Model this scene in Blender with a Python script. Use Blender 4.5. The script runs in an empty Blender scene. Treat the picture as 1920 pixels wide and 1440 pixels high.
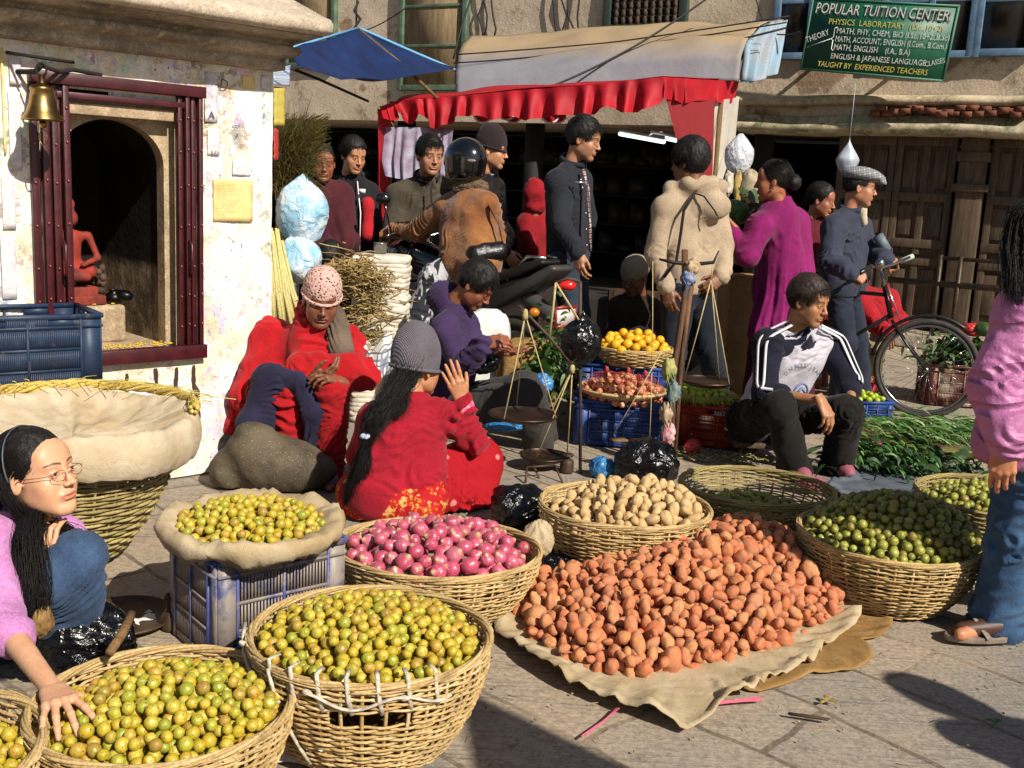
import bpy, math, random
import numpy as np
from math import sin, cos, pi, radians, sqrt
from mathutils import Matrix, Vector
random.seed(7); RNG = np.random.default_rng(7)
SC = bpy.context.scene
COL = SC.collection
# ------------------------------------------------------------------ camera, sky, sun, exposure
CF_, CPITCH, CROLL, CH = 2000.0, radians(10.6), 0.05, 1.45
_r = np.array([1., 0, 0]); _u = np.array([0, sin(CPITCH), cos(CPITCH)])
FW = np.array([0, cos(CPITCH), -sin(CPITCH)])
CRt = _r*cos(CROLL)+_u*sin(CROLL); CUp = _u*cos(CROLL)-_r*sin(CROLL); CPos = np.array([0, 0, CH])
cam = bpy.data.cameras.new('camera'); camo = bpy.data.objects.new('camera', cam); COL.objects.link(camo)
cam.sensor_width = 36; cam.lens = 36*CF_/1920; cam.clip_start = .05; cam.clip_end = 300
_m = Matrix.Identity(4)
for i in range(3):
    _m[i][0] = CRt[i]; _m[i][1] = CUp[i]; _m[i][2] = -FW[i]; _m[i][3] = CPos[i]
camo.matrix_world = _m; SC.camera = camo
SUN_AZ, SUN_EL = radians(39), radians(38)   # light travels towards -X,+Y
LD = np.array([-sin(SUN_AZ)*cos(SUN_EL), cos(SUN_AZ)*cos(SUN_EL), -sin(SUN_EL)])
sun = bpy.data.lights.new('sun', 'SUN'); sun.energy = 4.6; sun.angle = radians(.53); sun.color = (1, .93, .82)
suno = bpy.data.objects.new('sun', sun); COL.objects.link(suno)
suno.rotation_euler = Vector(LD).to_track_quat('-Z', 'Y').to_euler(); suno.location = (4, -4, 8)
W = bpy.data.worlds.new('World'); SC.world = W; W.use_nodes = True
_n = W.node_tree.nodes; _sky = _n.new('ShaderNodeTexSky'); _sky.sky_type = 'NISHITA'; _sky.sun_disc = False
_sky.sun_elevation = SUN_EL; _sky.sun_rotation = math.atan2(-LD[0], -LD[1])
W.node_tree.links.new(_sky.outputs[0], _n['Background'].inputs[0]); _n['Background'].inputs[1].default_value = .05
SC.view_settings.view_transform = 'Standard'; SC.view_settings.look = 'None'; SC.view_settings.exposure = .58; SC.view_settings.gamma = 1
SC.cycles.max_bounces = 6; SC.cycles.transparent_max_bounces = 12

def ray(x, y): return CRt*((x-960)/CF_)-CUp*((y-720)/CF_)+FW
def P(x, y, Y):
    d = ray(x, y); return CPos+d*(Y/d[1])
def G(x, y, z=0.):
    d = ray(x, y); return CPos+d*((z-CH)/d[2])
def onplane(x, y, o, n):
    d = ray(x, y); return CPos+d*(np.dot(o-CPos, n)/np.dot(d, n))
def A(*a): return np.array(a, float)
def nrm(v): return v/(np.linalg.norm(v)+1e-12)

# ------------------------------------------------------------------ noise
def _h(i, j, k):
    n = (i*374761393+j*668265263+k*2147483647+1013904223) & 0xffffffff
    n = ((n ^ (n >> 13))*1274126177) & 0xffffffff
    return ((n ^ (n >> 16)) & 0xffff)/32767.5-1
def noise(p):
    p = np.asarray(p, float); i = np.floor(p).astype(np.int64); f = p-i; f = f*f*(3-2*f); o = 0
    for a in (0, 1):
        for b in (0, 1):
            for c in (0, 1):
                w = (f[..., 0] if a else 1-f[..., 0])*(f[..., 1] if b else 1-f[..., 1])*(f[..., 2] if c else 1-f[..., 2])
                o = o+w*_h(i[..., 0]+a, i[..., 1]+b, i[..., 2]+c)
    return o
def fbm(p, o=3):
    s = 0; a = 1.
    for _ in range(o): s = s+a*noise(p); p = p*2.03+7.1; a *= .5
    return s

# ------------------------------------------------------------------ mesh collecting
class MB:
    def __init__(s): s.V = []; s.F = []; s.n = 0; s.attr = {}
    def add(s, V, *Fs):
        V = np.asarray(V, float).reshape(-1, 3)
        for F in Fs:
            F = np.asarray(F, int)
            if F.size: s.F.append(F+s.n)
        s.V.append(V); s.n += len(V); return s
    def box(s, c, size, R=None, taper=1.):
        h = np.array(size)/2.; q = np.array([[x, y, z] for z in (-1, 1) for y in (-1, 1) for x in (-1, 1)], float)
        q[4:, :2] *= taper; q = q*h
        if R is not None: q = q@np.array(R).T
        return s.add(q+np.array(c), [[0, 2, 3, 1], [4, 5, 7, 6], [0, 1, 5, 4], [2, 6, 7, 3], [0, 4, 6, 2], [1, 3, 7, 5]])
    def grid(s, Pg, cu=False, cv=False):
        a, b = Pg.shape[:2]; I = np.arange(a*b).reshape(a, b)
        if cu: I = np.vstack([I, I[:1]])
        if cv: I = np.hstack([I, I[:, :1]])
        F = np.stack([I[:-1, :-1], I[1:, :-1], I[1:, 1:], I[:-1, 1:]], -1).reshape(-1, 4)
        return s.add(Pg.reshape(-1, 3), F)
    def tube(s, path, r, seg=6, closed=False, flat=1., up=None, cap=True):
        p = np.asarray(path, float); n = len(p); r = np.broadcast_to(np.asarray(r, float), (n,))
        t = np.gradient(p, axis=0) if not closed else np.roll(p, -1, 0)-np.roll(p, 1, 0)
        t /= np.linalg.norm(t, axis=1)[:, None]+1e-12
        u = np.array(up, float) if up is not None else (np.array([0, 0, 1.]) if abs(t[0, 2]) < .9 else np.array([1., 0, 0]))
        U = np.zeros_like(p)
        for i in range(n):
            if up is not None: u = np.array(up, float)
            u = u-t[i]*np.dot(u, t[i]); u /= np.linalg.norm(u)+1e-12; U[i] = u
        B = np.cross(t, U); a = np.arange(seg)*2*pi/seg
        R = p[:, None]+r[:, None, None]*(np.cos(a)[None, :, None]*B[:, None]+flat*np.sin(a)[None, :, None]*U[:, None])
        k = s.n; s.grid(R, cu=closed, cv=True)
        if cap and not closed:
            s.F.append(np.array([list(range(k, k+seg))])); s.F.append(np.array([list(range(k+(n-1)*seg, k+n*seg))[::-1]]))
        return s
    def tubes(s, Pt, r, seg=3):
        """many strands at once: Pt (N,n,3), r (n) or (N,n)"""
        N, n, _ = Pt.shape; r = np.broadcast_to(r, (N, n))
        t = np.gradient(Pt, axis=1); t /= np.linalg.norm(t, axis=2)[..., None]+1e-9
        u = np.cross(t, np.array([.3, .5, .81])); u /= np.linalg.norm(u, axis=2)[..., None]+1e-9; b = np.cross(t, u)
        a = np.arange(seg)*2*pi/seg
        R = Pt[:, :, None]+r[:, :, None, None]*(np.cos(a)[:, None]*u[:, :, None]+np.sin(a)[:, None]*b[:, :, None])
        I = np.arange(N*n*seg).reshape(N, n, seg); J = np.roll(I, -1, 2)
        F = np.stack([I[:, :-1], J[:, :-1], J[:, 1:], I[:, 1:]], -1).reshape(-1, 4)
        return s.add(R.reshape(-1, 3), F)
    def lathe(s, prof, seg=24, c=(0, 0, 0), R=None, wob=None):
        pr = np.array(prof, float); a = np.arange(seg)*2*pi/seg
        g = np.stack([pr[:, 0][:, None]*np.cos(a), pr[:, 0][:, None]*np.sin(a), np.repeat(pr[:, 1][:, None], seg, 1)], -1)
        if wob: g[..., :2] *= (1+wob*noise(g*9)[..., None])
        if R is not None: g = g@np.array(R).T
        return s.grid(g+np.array(c), cv=True)
    def sph(s, c, r, seg=12, rings=8, R=None, fn=None):
        th = np.linspace(0, pi, rings+1)[1:-1]; a = np.arange(seg)*2*pi/seg
        g = np.stack([np.sin(th)[:, None]*np.cos(a), np.sin(th)[:, None]*np.sin(a), np.repeat(np.cos(th)[:, None], seg, 1)], -1).reshape(-1, 3)
        g = np.vstack([g, [[0, 0, 1], [0, 0, -1]]])
        I = np.arange((rings-1)*seg).reshape(rings-1, seg); J = np.roll(I, -1, 1)
        F = np.stack([I[:-1], I[1:], J[1:], J[:-1]], -1).reshape(-1, 4); N = (rings-1)*seg
        T = [[N, I[0][i], J[0][i]] for i in range(seg)]; B = [[N+1, J[-1][i], I[-1][i]] for i in range(seg)]
        if fn is not None: g = fn(g)
        g = g*np.array(r)
        if R is not None: g = g@np.array(R).T
        return s.add(g+np.array(c), F, T, B)
    def prism(s, poly, o, ex, ey, ez, th):
        """extruded 2d polygon: o + x*ex + y*ey, thickness th along ez"""
        p = np.array(poly, float); n = len(p); f = o+p[:, :1]*np.array(ex)+p[:, 1:]*np.array(ey); b = f+np.array(ez)*th
        s.add(np.vstack([f, b]), np.array([list(range(n))]), np.array([list(range(n, 2*n))[::-1]]), [[i, i+n, (i+1) % n+n, (i+1) % n] for i in range(n)])
        return s
def frame(d, up=(0, 0, 1)):
    """columns: x=side, y=d, z=up-ish"""
    y = nrm(np.array(d, float)); x = np.cross(y, up)
    if np.linalg.norm(x) < 1e-4: x = np.cross(y, (1, 0, 0))
    x = nrm(x); return np.stack([x, y, np.cross(x, y)], 1)
def Rz(a): return np.array([[cos(a), -sin(a), 0], [sin(a), cos(a), 0], [0, 0, 1.]])
def Rx(a): return np.array([[1., 0, 0], [0, cos(a), -sin(a)], [0, sin(a), cos(a)]])
def Ry(a): return np.array([[cos(a), 0, sin(a)], [0, 1., 0], [-sin(a), 0, cos(a)]])

def rawmesh(name, V, Fs, smooth=True):
    me = bpy.data.meshes.new(name); Fs = [f for f in Fs if len(f)]
    tot = sum(len(f) for f in Fs); lt = np.concatenate([np.full(len(f), f.shape[1]) for f in Fs]); li = np.concatenate([f.ravel() for f in Fs])
    me.vertices.add(len(V)); me.vertices.foreach_set('co', np.asarray(V, np.float32).ravel())
    me.loops.add(len(li)); me.loops.foreach_set('vertex_index', li.astype(np.int32))
    me.polygons.add(tot); ls = np.concatenate([[0], np.cumsum(lt)[:-1]])
    me.polygons.foreach_set('loop_start', ls.astype(np.int32)); me.polygons.foreach_set('loop_total', lt.astype(np.int32))
    if smooth: me.polygons.foreach_set('use_smooth', np.ones(tot, bool))
    me.update(calc_edges=True); return me
def wloc(o):
    l = np.zeros(3)
    while o is not None: l += np.array(o.location); o = o.parent
    return l
def tag(o, label=None, cat=None, group=None, kind=None):
    if label: o['label'] = label
    if cat: o['category'] = cat
    if group: o['group'] = group
    if kind: o['kind'] = kind
    return o
def thing(name, label, cat, loc=(0, 0, 0), group=None):
    o = bpy.data.objects.new(name, None); COL.objects.link(o); o.location = tuple(loc); o.empty_display_size = .1
    return tag(o, label, cat, group)
def obj(name, m, mat, parent=None, smooth=True, bevel=0, sub=0, solid=0, label=None, cat=None, group=None, kind=None, colattr=None, loc=None):
    V = np.vstack(m.V); base = wloc(parent) if parent is not None else (np.array(loc) if loc is not None else (np.array([V[:, 0].mean(), V[:, 1].mean(), V[:, 2].min()])))
    me = rawmesh(name, V-base, m.F, smooth); me.materials.append(mat)
    if colattr is not None:
        ca = me.color_attributes.new('Col', 'FLOAT_COLOR', 'POINT'); c = np.ones((len(V), 4), np.float32); c[:, :3] = colattr; ca.data.foreach_set('color', c.ravel())
    o = bpy.data.objects.new(name, me); COL.objects.link(o)
    if parent is not None: o.parent = parent
    else: o.location = tuple(base)
    if solid: md = o.modifiers.new('solid', 'SOLIDIFY'); md.thickness = solid; md.offset = 0
    if bevel: md = o.modifiers.new('bevel', 'BEVEL'); md.width = bevel; md.segments = 2; md.limit_method = 'ANGLE'; md.angle_limit = radians(40)
    if sub: md = o.modifiers.new('sub', 'SUBSURF'); md.levels = sub; md.render_levels = sub
    if not smooth or bevel:
        pass
    return tag(o, label, cat, group, kind)
def dup(root, loc, rot=(0, 0, 0), scale=None, label=None, group=None):
    r = root.copy(); COL.objects.link(r); r.location = tuple(loc); r.rotation_euler = rot
    if scale is not None: r.scale = (scale,)*3 if np.isscalar(scale) else scale
    if label: r['label'] = label
    if group: r['group'] = group
    for ch in root.children:
        c = ch.copy(); COL.objects.link(c); c.parent = r
        for g in ch.children: d = g.copy(); COL.objects.link(d); d.parent = c
    return r

# ------------------------------------------------------------------ distance fields -> meshes
class Fld:
    def __init__(s, lo, hi, h):
        s.lo = np.array(lo, float); s.h = h; s.nn = np.ceil((np.array(hi)-s.lo)/h).astype(int)+1
        s.ax = [s.lo[i]+h*np.arange(s.nn[i]) for i in range(3)]; s.D = np.full(s.nn, .3, np.float32)
    def sl(s, lo, hi):
        a = np.clip(np.floor((lo-s.lo)/s.h).astype(int), 0, s.nn); b = np.clip(np.ceil((hi-s.lo)/s.h).astype(int)+1, 0, s.nn)
        S = tuple(slice(a[i], b[i]) for i in range(3))
        if any(a[i] >= b[i] for i in range(3)): return None, None, None, None
        return S, s.ax[0][S[0]][:, None, None], s.ax[1][S[1]][None, :, None], s.ax[2][S[2]][None, None, :]
    def comb(s, S, d, k, sub):
        D = s.D[S]; d = d.astype(np.float32)
        if sub == 2:   # intersect
            h = np.maximum(k-np.abs(D-d), 0)/k; s.D[S] = np.maximum(D, d)+h*h*k*.25
        elif sub: h = np.maximum(k-np.abs(D+d), 0)/k; s.D[S] = np.maximum(D, -d)+h*h*k*.25
        else: h = np.maximum(k-np.abs(D-d), 0)/k; s.D[S] = np.minimum(D, d)-h*h*k*.25
    def rc(s, a, b, ra, rb=None, k=.02, sub=0, fl=None):
        a = np.array(a, float); b = np.array(b, float); rb = ra if rb is None else rb; pad = max(ra, rb)*(fl[1] if fl and fl[1] > 1 else 1)+k+s.h*2
        S, X, Y, Z = s.sl(np.minimum(a, b)-pad, np.maximum(a, b)+pad)
        if S is None: return s
        d = b-a; L = d@d+1e-9; x, y, z = X-a[0], Y-a[1], Z-a[2]
        t = np.clip((x*d[0]+y*d[1]+z*d[2])/L, 0, 1); x = x-t*d[0]; y = y-t*d[1]; z = z-t*d[2]
        if fl is not None:
            n = nrm(np.array(fl[0], float)); q = (x*n[0]+y*n[1]+z*n[2])*(1/fl[1]-1); x = x+q*n[0]; y = y+q*n[1]; z = z+q*n[2]
        dd = np.sqrt(x*x+y*y+z*z)-(ra+(rb-ra)*t)
        s.comb(S, dd, k, sub); return s
    def ell(s, c, r, k=.02, sub=0, R=None):
        c = np.array(c, float); r = np.array(r, float); m = (r.max() if R is not None else r)+k+s.h*2
        S, X, Y, Z = s.sl(c-m, c+m)
        if S is None: return s
        x, y, z = X-c[0], Y-c[1], Z-c[2]
        if R is not None:
            x, y, z = [R[0, i]*x+R[1, i]*y+R[2, i]*z for i in range(3)]
        k0 = np.sqrt((x/r[0])**2+(y/r[1])**2+(z/r[2])**2)+1e-9; k1 = np.sqrt((x/r[0]**2)**2+(y/r[1]**2)**2+(z/r[2]**2)**2)+1e-9
        s.comb(S, np.broadcast_to(k0*(k0-1)/k1, s.D[S].shape), k, sub); return s
    def plane(s, o, n, k=.01):
        """keep the side against the normal"""
        S, X, Y, Z = s.sl(s.lo, s.lo+s.h*s.nn); n = nrm(np.array(n, float))
        s.comb(S, (X-o[0])*n[0]+(Y-o[1])*n[1]+(Z-o[2])*n[2], k, 2); return s
    def mesh(s):
        return snet(s.D, s.lo, s.h)
def snet(D, lo, h):
    s = D < 0; n = np.array(D.shape); cn = n-1; LI = []; PP = []; Q = []
    for ax in range(3):
        a = [slice(None)]*3; b = [slice(None)]*3; a[ax] = slice(0, -1); b[ax] = slice(1, None)
        cr = np.argwhere(s[tuple(a)] != s[tuple(b)])
        if not len(cr): continue
        e = cr.copy(); e[:, ax] += 1; d0 = D[tuple(cr.T)]; d1 = D[tuple(e.T)]; p = cr.astype(float); p[:, ax] += d0/(d0-d1)
        o1, o2 = (ax+1) % 3, (ax+2) % 3; cells = []; ok = np.ones(len(cr), bool)
        for u, v in ((0, 0), (-1, 0), (-1, -1), (0, -1)):
            c = cr.copy(); c[:, o1] += u; c[:, o2] += v; val = ((c >= 0) & (c < cn)).all(1); ok &= val
            lin = (c[:, 0]*cn[1]+c[:, 1])*cn[2]+c[:, 2]; LI.append(lin[val]); PP.append(p[val]); cells.append(lin)
        q = np.stack(cells, 1); fl = d0 > 0; q[fl] = q[fl][:, ::-1]; Q.append(q[ok])
    LI = np.concatenate(LI); PP = np.concatenate(PP); U, inv = np.unique(LI, return_inverse=True); c = np.bincount(inv)
    V = np.stack([np.bincount(inv, PP[:, i])/c for i in range(3)], 1)*h+lo
    return V, np.searchsorted(U, np.concatenate(Q))
def vnorm(V, F):
    a = np.cross(V[F[:, 2]]-V[F[:, 0]], V[F[:, 3]]-V[F[:, 1]]); N = np.zeros_like(V)
    for i in range(4):
        for j in range(3): N[:, j] += np.bincount(F[:, i], a[:, j], len(V))
    return N/(np.linalg.norm(N, axis=1)[:, None]+1e-12)
def lap(V, F, it=1, w=.5):
    e = np.vstack([F[:, [0, 1]], F[:, [1, 2]], F[:, [2, 3]], F[:, [3, 0]]]); c = np.bincount(e[:, 0], minlength=len(V))+1e-9
    for _ in range(it):
        V = V*(1-w)+w*np.stack([np.bincount(e[:, 0], V[e[:, 1], j], len(V))/c for j in range(3)], 1)
    return V
# ------------------------------------------------------------------ materials
MATS = {}
def hexc(h):
    v = [int(h[i:i+2], 16)/255 for i in (0, 2, 4)]; return tuple(((c+.055)/1.055)**2.4 if c > .04 else c/12.92 for c in v)
class NT:
    def __init__(s, name, rough=.7, metal=0, spec=.5):
        s.m = bpy.data.materials.new(name); s.m.use_nodes = True; s.t = s.m.node_tree; s.N = s.t.nodes; s.b = s.N['Principled BSDF']
        s.b.inputs['Roughness'].default_value = rough; s.b.inputs['Metallic'].default_value = metal; s.b.inputs['Specular IOR Level'].default_value = spec
        s.tc = s.N.new('ShaderNodeTexCoord')
    def link(s, a, b): s.t.links.new(a, b)
    def new(s, t, **kw):
        n = s.N.new('ShaderNode'+t)
        for k, v in kw.items(): setattr(n, k, v)
        return n
    def setin(s, n, **kw):
        for k, v in kw.items():
            i = n.inputs[k]
            if hasattr(v, 'links') or hasattr(v, 'is_linked'): s.link(v, i)
            else: i.default_value = v
        return n
    def map(s, scale=(1, 1, 1), rot=(0, 0, 0), src='Object', loc=(0, 0, 0)):
        n = s.new('Mapping'); s.link(s.tc.outputs[src], n.inputs[0]); n.inputs['Scale'].default_value = scale; n.inputs['Rotation'].default_value = rot; n.inputs['Location'].default_value = loc; return n.outputs[0]
    def noise(s, scale, det=4, rough=.55, vec=None, dist=0):
        n = s.new('TexNoise'); s.link(vec if vec is not None else s.tc.outputs['Object'], n.inputs['Vector']); n.inputs['Scale'].default_value = scale; n.inputs['Detail'].default_value = det; n.inputs['Roughness'].default_value = rough; n.inputs['Distortion'].default_value = dist; return n.outputs['Fac']
    def voro(s, scale, vec=None, feat='F1', out='Distance'):
        n = s.new('TexVoronoi', feature=feat); s.link(vec if vec is not None else s.tc.outputs['Object'], n.inputs['Vector']); n.inputs['Scale'].default_value = scale; return n.outputs[out]
    def wave(s, scale, vec=None, dist=0, axis='X', prof='SIN', dscale=1):
        n = s.new('TexWave', bands_direction=axis, wave_profile=prof); s.link(vec if vec is not None else s.tc.outputs['Object'], n.inputs['Vector']); n.inputs['Scale'].default_value = scale; n.inputs['Distortion'].default_value = dist; n.inputs['Detail Scale'].default_value = dscale; return n.outputs['Fac']
    def ramp(s, f, a, b, ca=(0, 0, 0), cb=(1, 1, 1), const=False):
        n = s.new('ValToRGB'); s.link(f, n.inputs[0]); e = n.color_ramp.elements; e[0].position = a; e[1].position = b; e[0].color = (*ca, 1)[:4]; e[1].color = (*cb, 1)[:4]
        if const: n.color_ramp.interpolation = 'CONSTANT'
        return n.outputs[0]
    def ramps(s, f, st):
        n = s.new('ValToRGB'); s.link(f, n.inputs[0]); cr = n.color_ramp
        while len(cr.elements) < len(st): cr.elements.new(.5)
        for e, (p, c) in zip(cr.elements, st): e.position = p; e.color = (*c, 1)
        return n.outputs[0]
    def mix(s, f, a, b, mode='MIX'):
        n = s.new('Mix', data_type='RGBA', blend_type=mode)
        for k, v in ((0, f), (6, a), (7, b)):
            if hasattr(v, 'is_linked'): s.link(v, n.inputs[k])
            elif k == 0: n.inputs[0].default_value = v
            else: n.inputs[k].default_value = (*v, 1)[:4]
        return n.outputs[2]
    def math(s, op, a, b=0.):
        n = s.new('Math', operation=op)
        for k, v in ((0, a), (1, b)):
            if hasattr(v, 'is_linked'): s.link(v, n.inputs[k])
            else: n.inputs[k].default_value = v
        return n.outputs[0]
    def col(s, c):
        if hasattr(c, 'is_linked'): s.link(c, s.b.inputs['Base Color'])
        else: s.b.inputs['Base Color'].default_value = (*c, 1)[:4]
        return s
    def bump(s, f, st=.4, d=.01, prev=None):
        n = s.new('Bump'); s.link(f, n.inputs['Height']); n.inputs['Strength'].default_value = st; n.inputs['Distance'].default_value = d
        if prev is not None: s.link(prev, n.inputs['Normal'])
        s.link(n.outputs[0], s.b.inputs['Normal']); return n.outputs[0]
    def rnd(s):
        i = s.new('ObjectInfo').outputs['Random']; g = s.new('NewGeometry').outputs['Random Per Island']; return s.math('FRACT', s.math('ADD', i, g))
def plain(name, c, rough=.7, c2=None, ns=8., a=.35, b=.65, bs=0, bd=.003, bst=.5, metal=0, spec=.5, sheen=0, coat=0, fine=.12, trans=0):
    if name in MATS: return MATS[name]
    n = NT(name, rough, metal, spec); c = hexc(c) if isinstance(c, str) else c
    base = c
    if c2 is not None:
        c2 = hexc(c2) if isinstance(c2, str) else c2
        base = n.mix(n.ramp(n.noise(ns, 5), a, b), c, c2)
    if fine: base = n.mix(fine, base, n.ramp(n.noise(max(ns*7, 45), 3), .3, .7), 'OVERLAY')
    n.col(base)
    if bs: n.bump(n.noise(bs, 4), bst, bd)
    if sheen: n.b.inputs['Sheen Weight'].default_value = sheen
    if coat: n.b.inputs['Coat Weight'].default_value = coat; n.b.inputs['Coat Roughness'].default_value = .12
    if trans: n.b.inputs['Transmission Weight'].default_value = trans
    MATS[name] = n.m; return n.m
def cloth(name, c, rough=.9, weave=260, c2=None, sheen=.06, bd=.0015, fold=True):
    if name in MATS: return MATS[name]
    n = NT(name, rough, 0, .25); c = hexc(c) if isinstance(c, str) else c; c2 = tuple(x*.72 for x in c) if c2 is None else (hexc(c2) if isinstance(c2, str) else c2)
    f = n.ramp(n.noise(7, 5), .3, .7); base = n.mix(f, c, c2)
    base = n.mix(.18, base, n.ramp(n.noise(140, 2), .3, .7), 'OVERLAY'); n.col(base)
    b = n.bump(n.noise(26, 5, .6), .35, .012) if fold else None
    n.bump(n.noise(weave, 2), .5, bd, b)
    n.b.inputs['Sheen Weight'].default_value = min(sheen, .08); MATS[name] = n.m; return n.m
def knit(name, c, c2, scale=55, rough=.95):
    if name in MATS: return MATS[name]
    n = NT(name, rough, 0, .15); f = n.noise(9, 3)
    v = n.map((1, 1, .35)); w = n.wave(scale, v, 2.0, 'DIAGONAL', 'SIN', 3); base = n.mix(n.ramp(w, .2, .8), hexc(c2), hexc(c)); n.col(n.mix(.15, base, n.ramp(f, .3, .7), 'OVERLAY'))
    n.bump(w, .6, .003, n.bump(n.noise(200, 2), .4, .002)); n.b.inputs['Sheen Weight'].default_value = .08; MATS[name] = n.m; return n.m
def skinmat(name, c, red='8a3a2a'):
    if name in MATS: return MATS[name]
    n = NT(name, .48, 0, .4); c = hexc(c); at = n.new('Attribute', attribute_name='Col'); sep = n.new('SeparateColor'); n.link(at.outputs['Color'], sep.inputs[0])
    base = n.mix(n.ramp(n.noise(18, 5), .3, .75), c, tuple(a*b for a, b in zip(c, (.88, .78, .72))))
    base = n.mix(.12, base, n.ramp(n.noise(220, 3), .3, .7), 'OVERLAY')
    base = n.mix(sep.outputs[1], base, tuple(a*b for a, b in zip(c, (.8, .42, .42))))      # lips
    base = n.mix(sep.outputs[2], base, tuple(x*.5 for x in c))       # stubble
    base = n.mix(sep.outputs[0], base, (.012, .009, .008))           # brows, lashes and painted nostril shade
    n.col(base); n.b.inputs['Subsurface Weight'].default_value = .1; n.b.inputs['Subsurface Radius'].default_value = (.012, .005, .003); n.b.inputs['Subsurface Scale'].default_value = .6
    n.bump(n.noise(320, 3), .25, .0008, n.bump(n.noise(60, 3), .2, .0015)); MATS[name] = n.m; return n.m
def hairmat(name='hair_black', c=(.007, .0055, .005), rough=.5):
    if name in MATS: return MATS[name]
    n = NT(name, rough, 0, .28); n.col(n.mix(n.ramp(n.noise(60, 3), .3, .8), c, tuple(x*1.8 for x in c))); n.bump(n.noise(190, 3), .8, .004); MATS[name] = n.m; return n.m
# ------------------------------------------------------------------ people: heads, hands, hair, clothes
def head_field(h, fem=0, mouth=0, jaw=1., open_=.78, nose=1.):
    f = Fld((-.1, -.125, -.17), (.1, .135, .135), h)
    f.ell((0, -.014, .036), (.0745, .094, .086), .01)
    f.ell((0, .026, -.03), (.0565*jaw**.5, .06, .083), .045)
    for s in (-1, 1):
        f.rc((s*.044*jaw, .0, -.062), (s*.02, .062, -.1), .018, .014, .03)
        f.ell((s*.041, .057, -.026), (.02, .019, .018), .022)
    f.ell((0, .069, -.1), (.019, .016, .017), .024)
    f.ell((0, .06, .045), (.055, .024, .04), .03)
    f.rc((-.036, .076, .023), (.036, .076, .023), .0075-.0015*fem, None, .02)
    f.rc((0, -.022, -.05), (0, -.036, -.135), .049-.007*fem, .048-.007*fem, .03)
    for s in (-1, 1): f.ell((s*.041, .04, -.05), (.019, .03, .036), .03)
    for s in (-1, 1):
        f.ell((s*.033, .101, .001), (.019, .018, .0125), .014, 1)
    for s in (-1, 1):
        f.ell((s*.0315, .0755, .001), (.0152, .0146, .0142), .004)
        f.ell((s*.0315, .092, -.0005), (.0128, .014, .0043*open_), .0015, 1)
        f.ell((s*.0315, .0905, .0005), (.0095, .010, .0052*open_), .001, 1)
    f.rc((0, .082, .018), (0, .104, -.028), .0075*nose, .0098*nose, .009)
    f.ell((0, .1065, -.031), (.0105*nose, .0105, .0088), .006)
    for s in (-1, 1):
        f.ell((s*.0128*nose, .0965, -.034), (.0068, .0095, .0068), .006)
        f.ell((s*.0062, .1035, -.0405), (.0032, .005, .0028), .002, 1)
    # mouth
    f.ell((0, .079, -.062), (.029, .0145, .019), .014)
    f.rc((-.0205, .0855, -.0617), (.0205, .0855, -.0617), .005, None, .006); f.ell((0, .0925, -.0605), (.012, .0045, .0048), .004)
    f.ell((0, .0885, -.0725), (.019, .0068, .006), .006)
    f.rc((-.025, .0915, -.0667), (.025, .0915, -.0667), .0019+.003*mouth, None, .002, 1); f.ell((0, .097, -.0667), (.02, .009, .0013+.0045*mouth), .001, 1)
    f.ell((0, .089, -.083), (.02, .006, .0045), .008, 1)
    for s in (-1, 1):
        f.ell((s*.0775, -.010, -.008), (.0075, .016, .029), .008, R=Rz(s*.35)@Ry(s*-.12))
        f.ell((s*.0875, -.004, -.004), (.006, .010, .018), .004, 1, R=Rz(s*.35))
    return f
_HC = {}
def head_mesh(h=.0032, **kw):
    k = (h, tuple(sorted(kw.items())))
    if k not in _HC:
        V, F = head_field(h, **kw).mesh(); V = lap(V, F, 1, .4); x, y, z = V.T; fem = kw.get('fem', 0)
        C = np.zeros((len(V), 3)); ax = np.abs(x)
        bz = .0235+.0035*fem+.006*np.clip(1-((ax-.036)/.026)**2, -1, 1)-.0035
        C[:, 0] = np.clip(1.35-np.abs(z-bz)/(.0036-.0012*fem+.0012*(ax < .034)), 0, 1)*(ax > .011)*(ax < .054)*(y > .05)*(.88)
        ex = (ax-.0315)/.0145; up = np.abs((z-(.0052*np.sqrt(np.clip(1-ex**2, 0, 1))-.0005))); C[:, 0] = np.maximum(C[:, 0], np.clip(1.3-up/.0016, 0, 1)*(np.abs(ex) < 1.02)*(y > .07)*(.75+.2*fem))
        lip = np.clip(1.4-np.maximum(np.abs(x)/.0245, np.abs(z+.0668)/np.where(z > -.0668, .0085*(1-.3*ax/.024), .0105*(1-.5*(ax/.024)**2)))*1.05, 0, 1)*3
        C[:, 1] = np.clip(lip, 0, 1)*(y > .074)*(.35+.45*fem)
        if not fem:
            b = np.clip((-.042-z)/.02, 0, 1)*np.clip((y+.01)/.03, 0, 1)*(z > -.125); m = np.clip(1-np.abs(z+.05)/.009, 0, 1)*(ax < .026)*(y > .07)
            C[:, 2] = np.clip(.28*b+.5*m, 0, .5)*(1-C[:, 1])
        C[:, 0] = np.maximum(C[:, 0], (y > .09)*(ax < .011)*np.clip(1-np.abs(z+.041)/.002, 0, 1)*.6)  # nostril shade painted into the brow mask
        _HC[k] = (V, F, C)
    return _HC[k]
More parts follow.
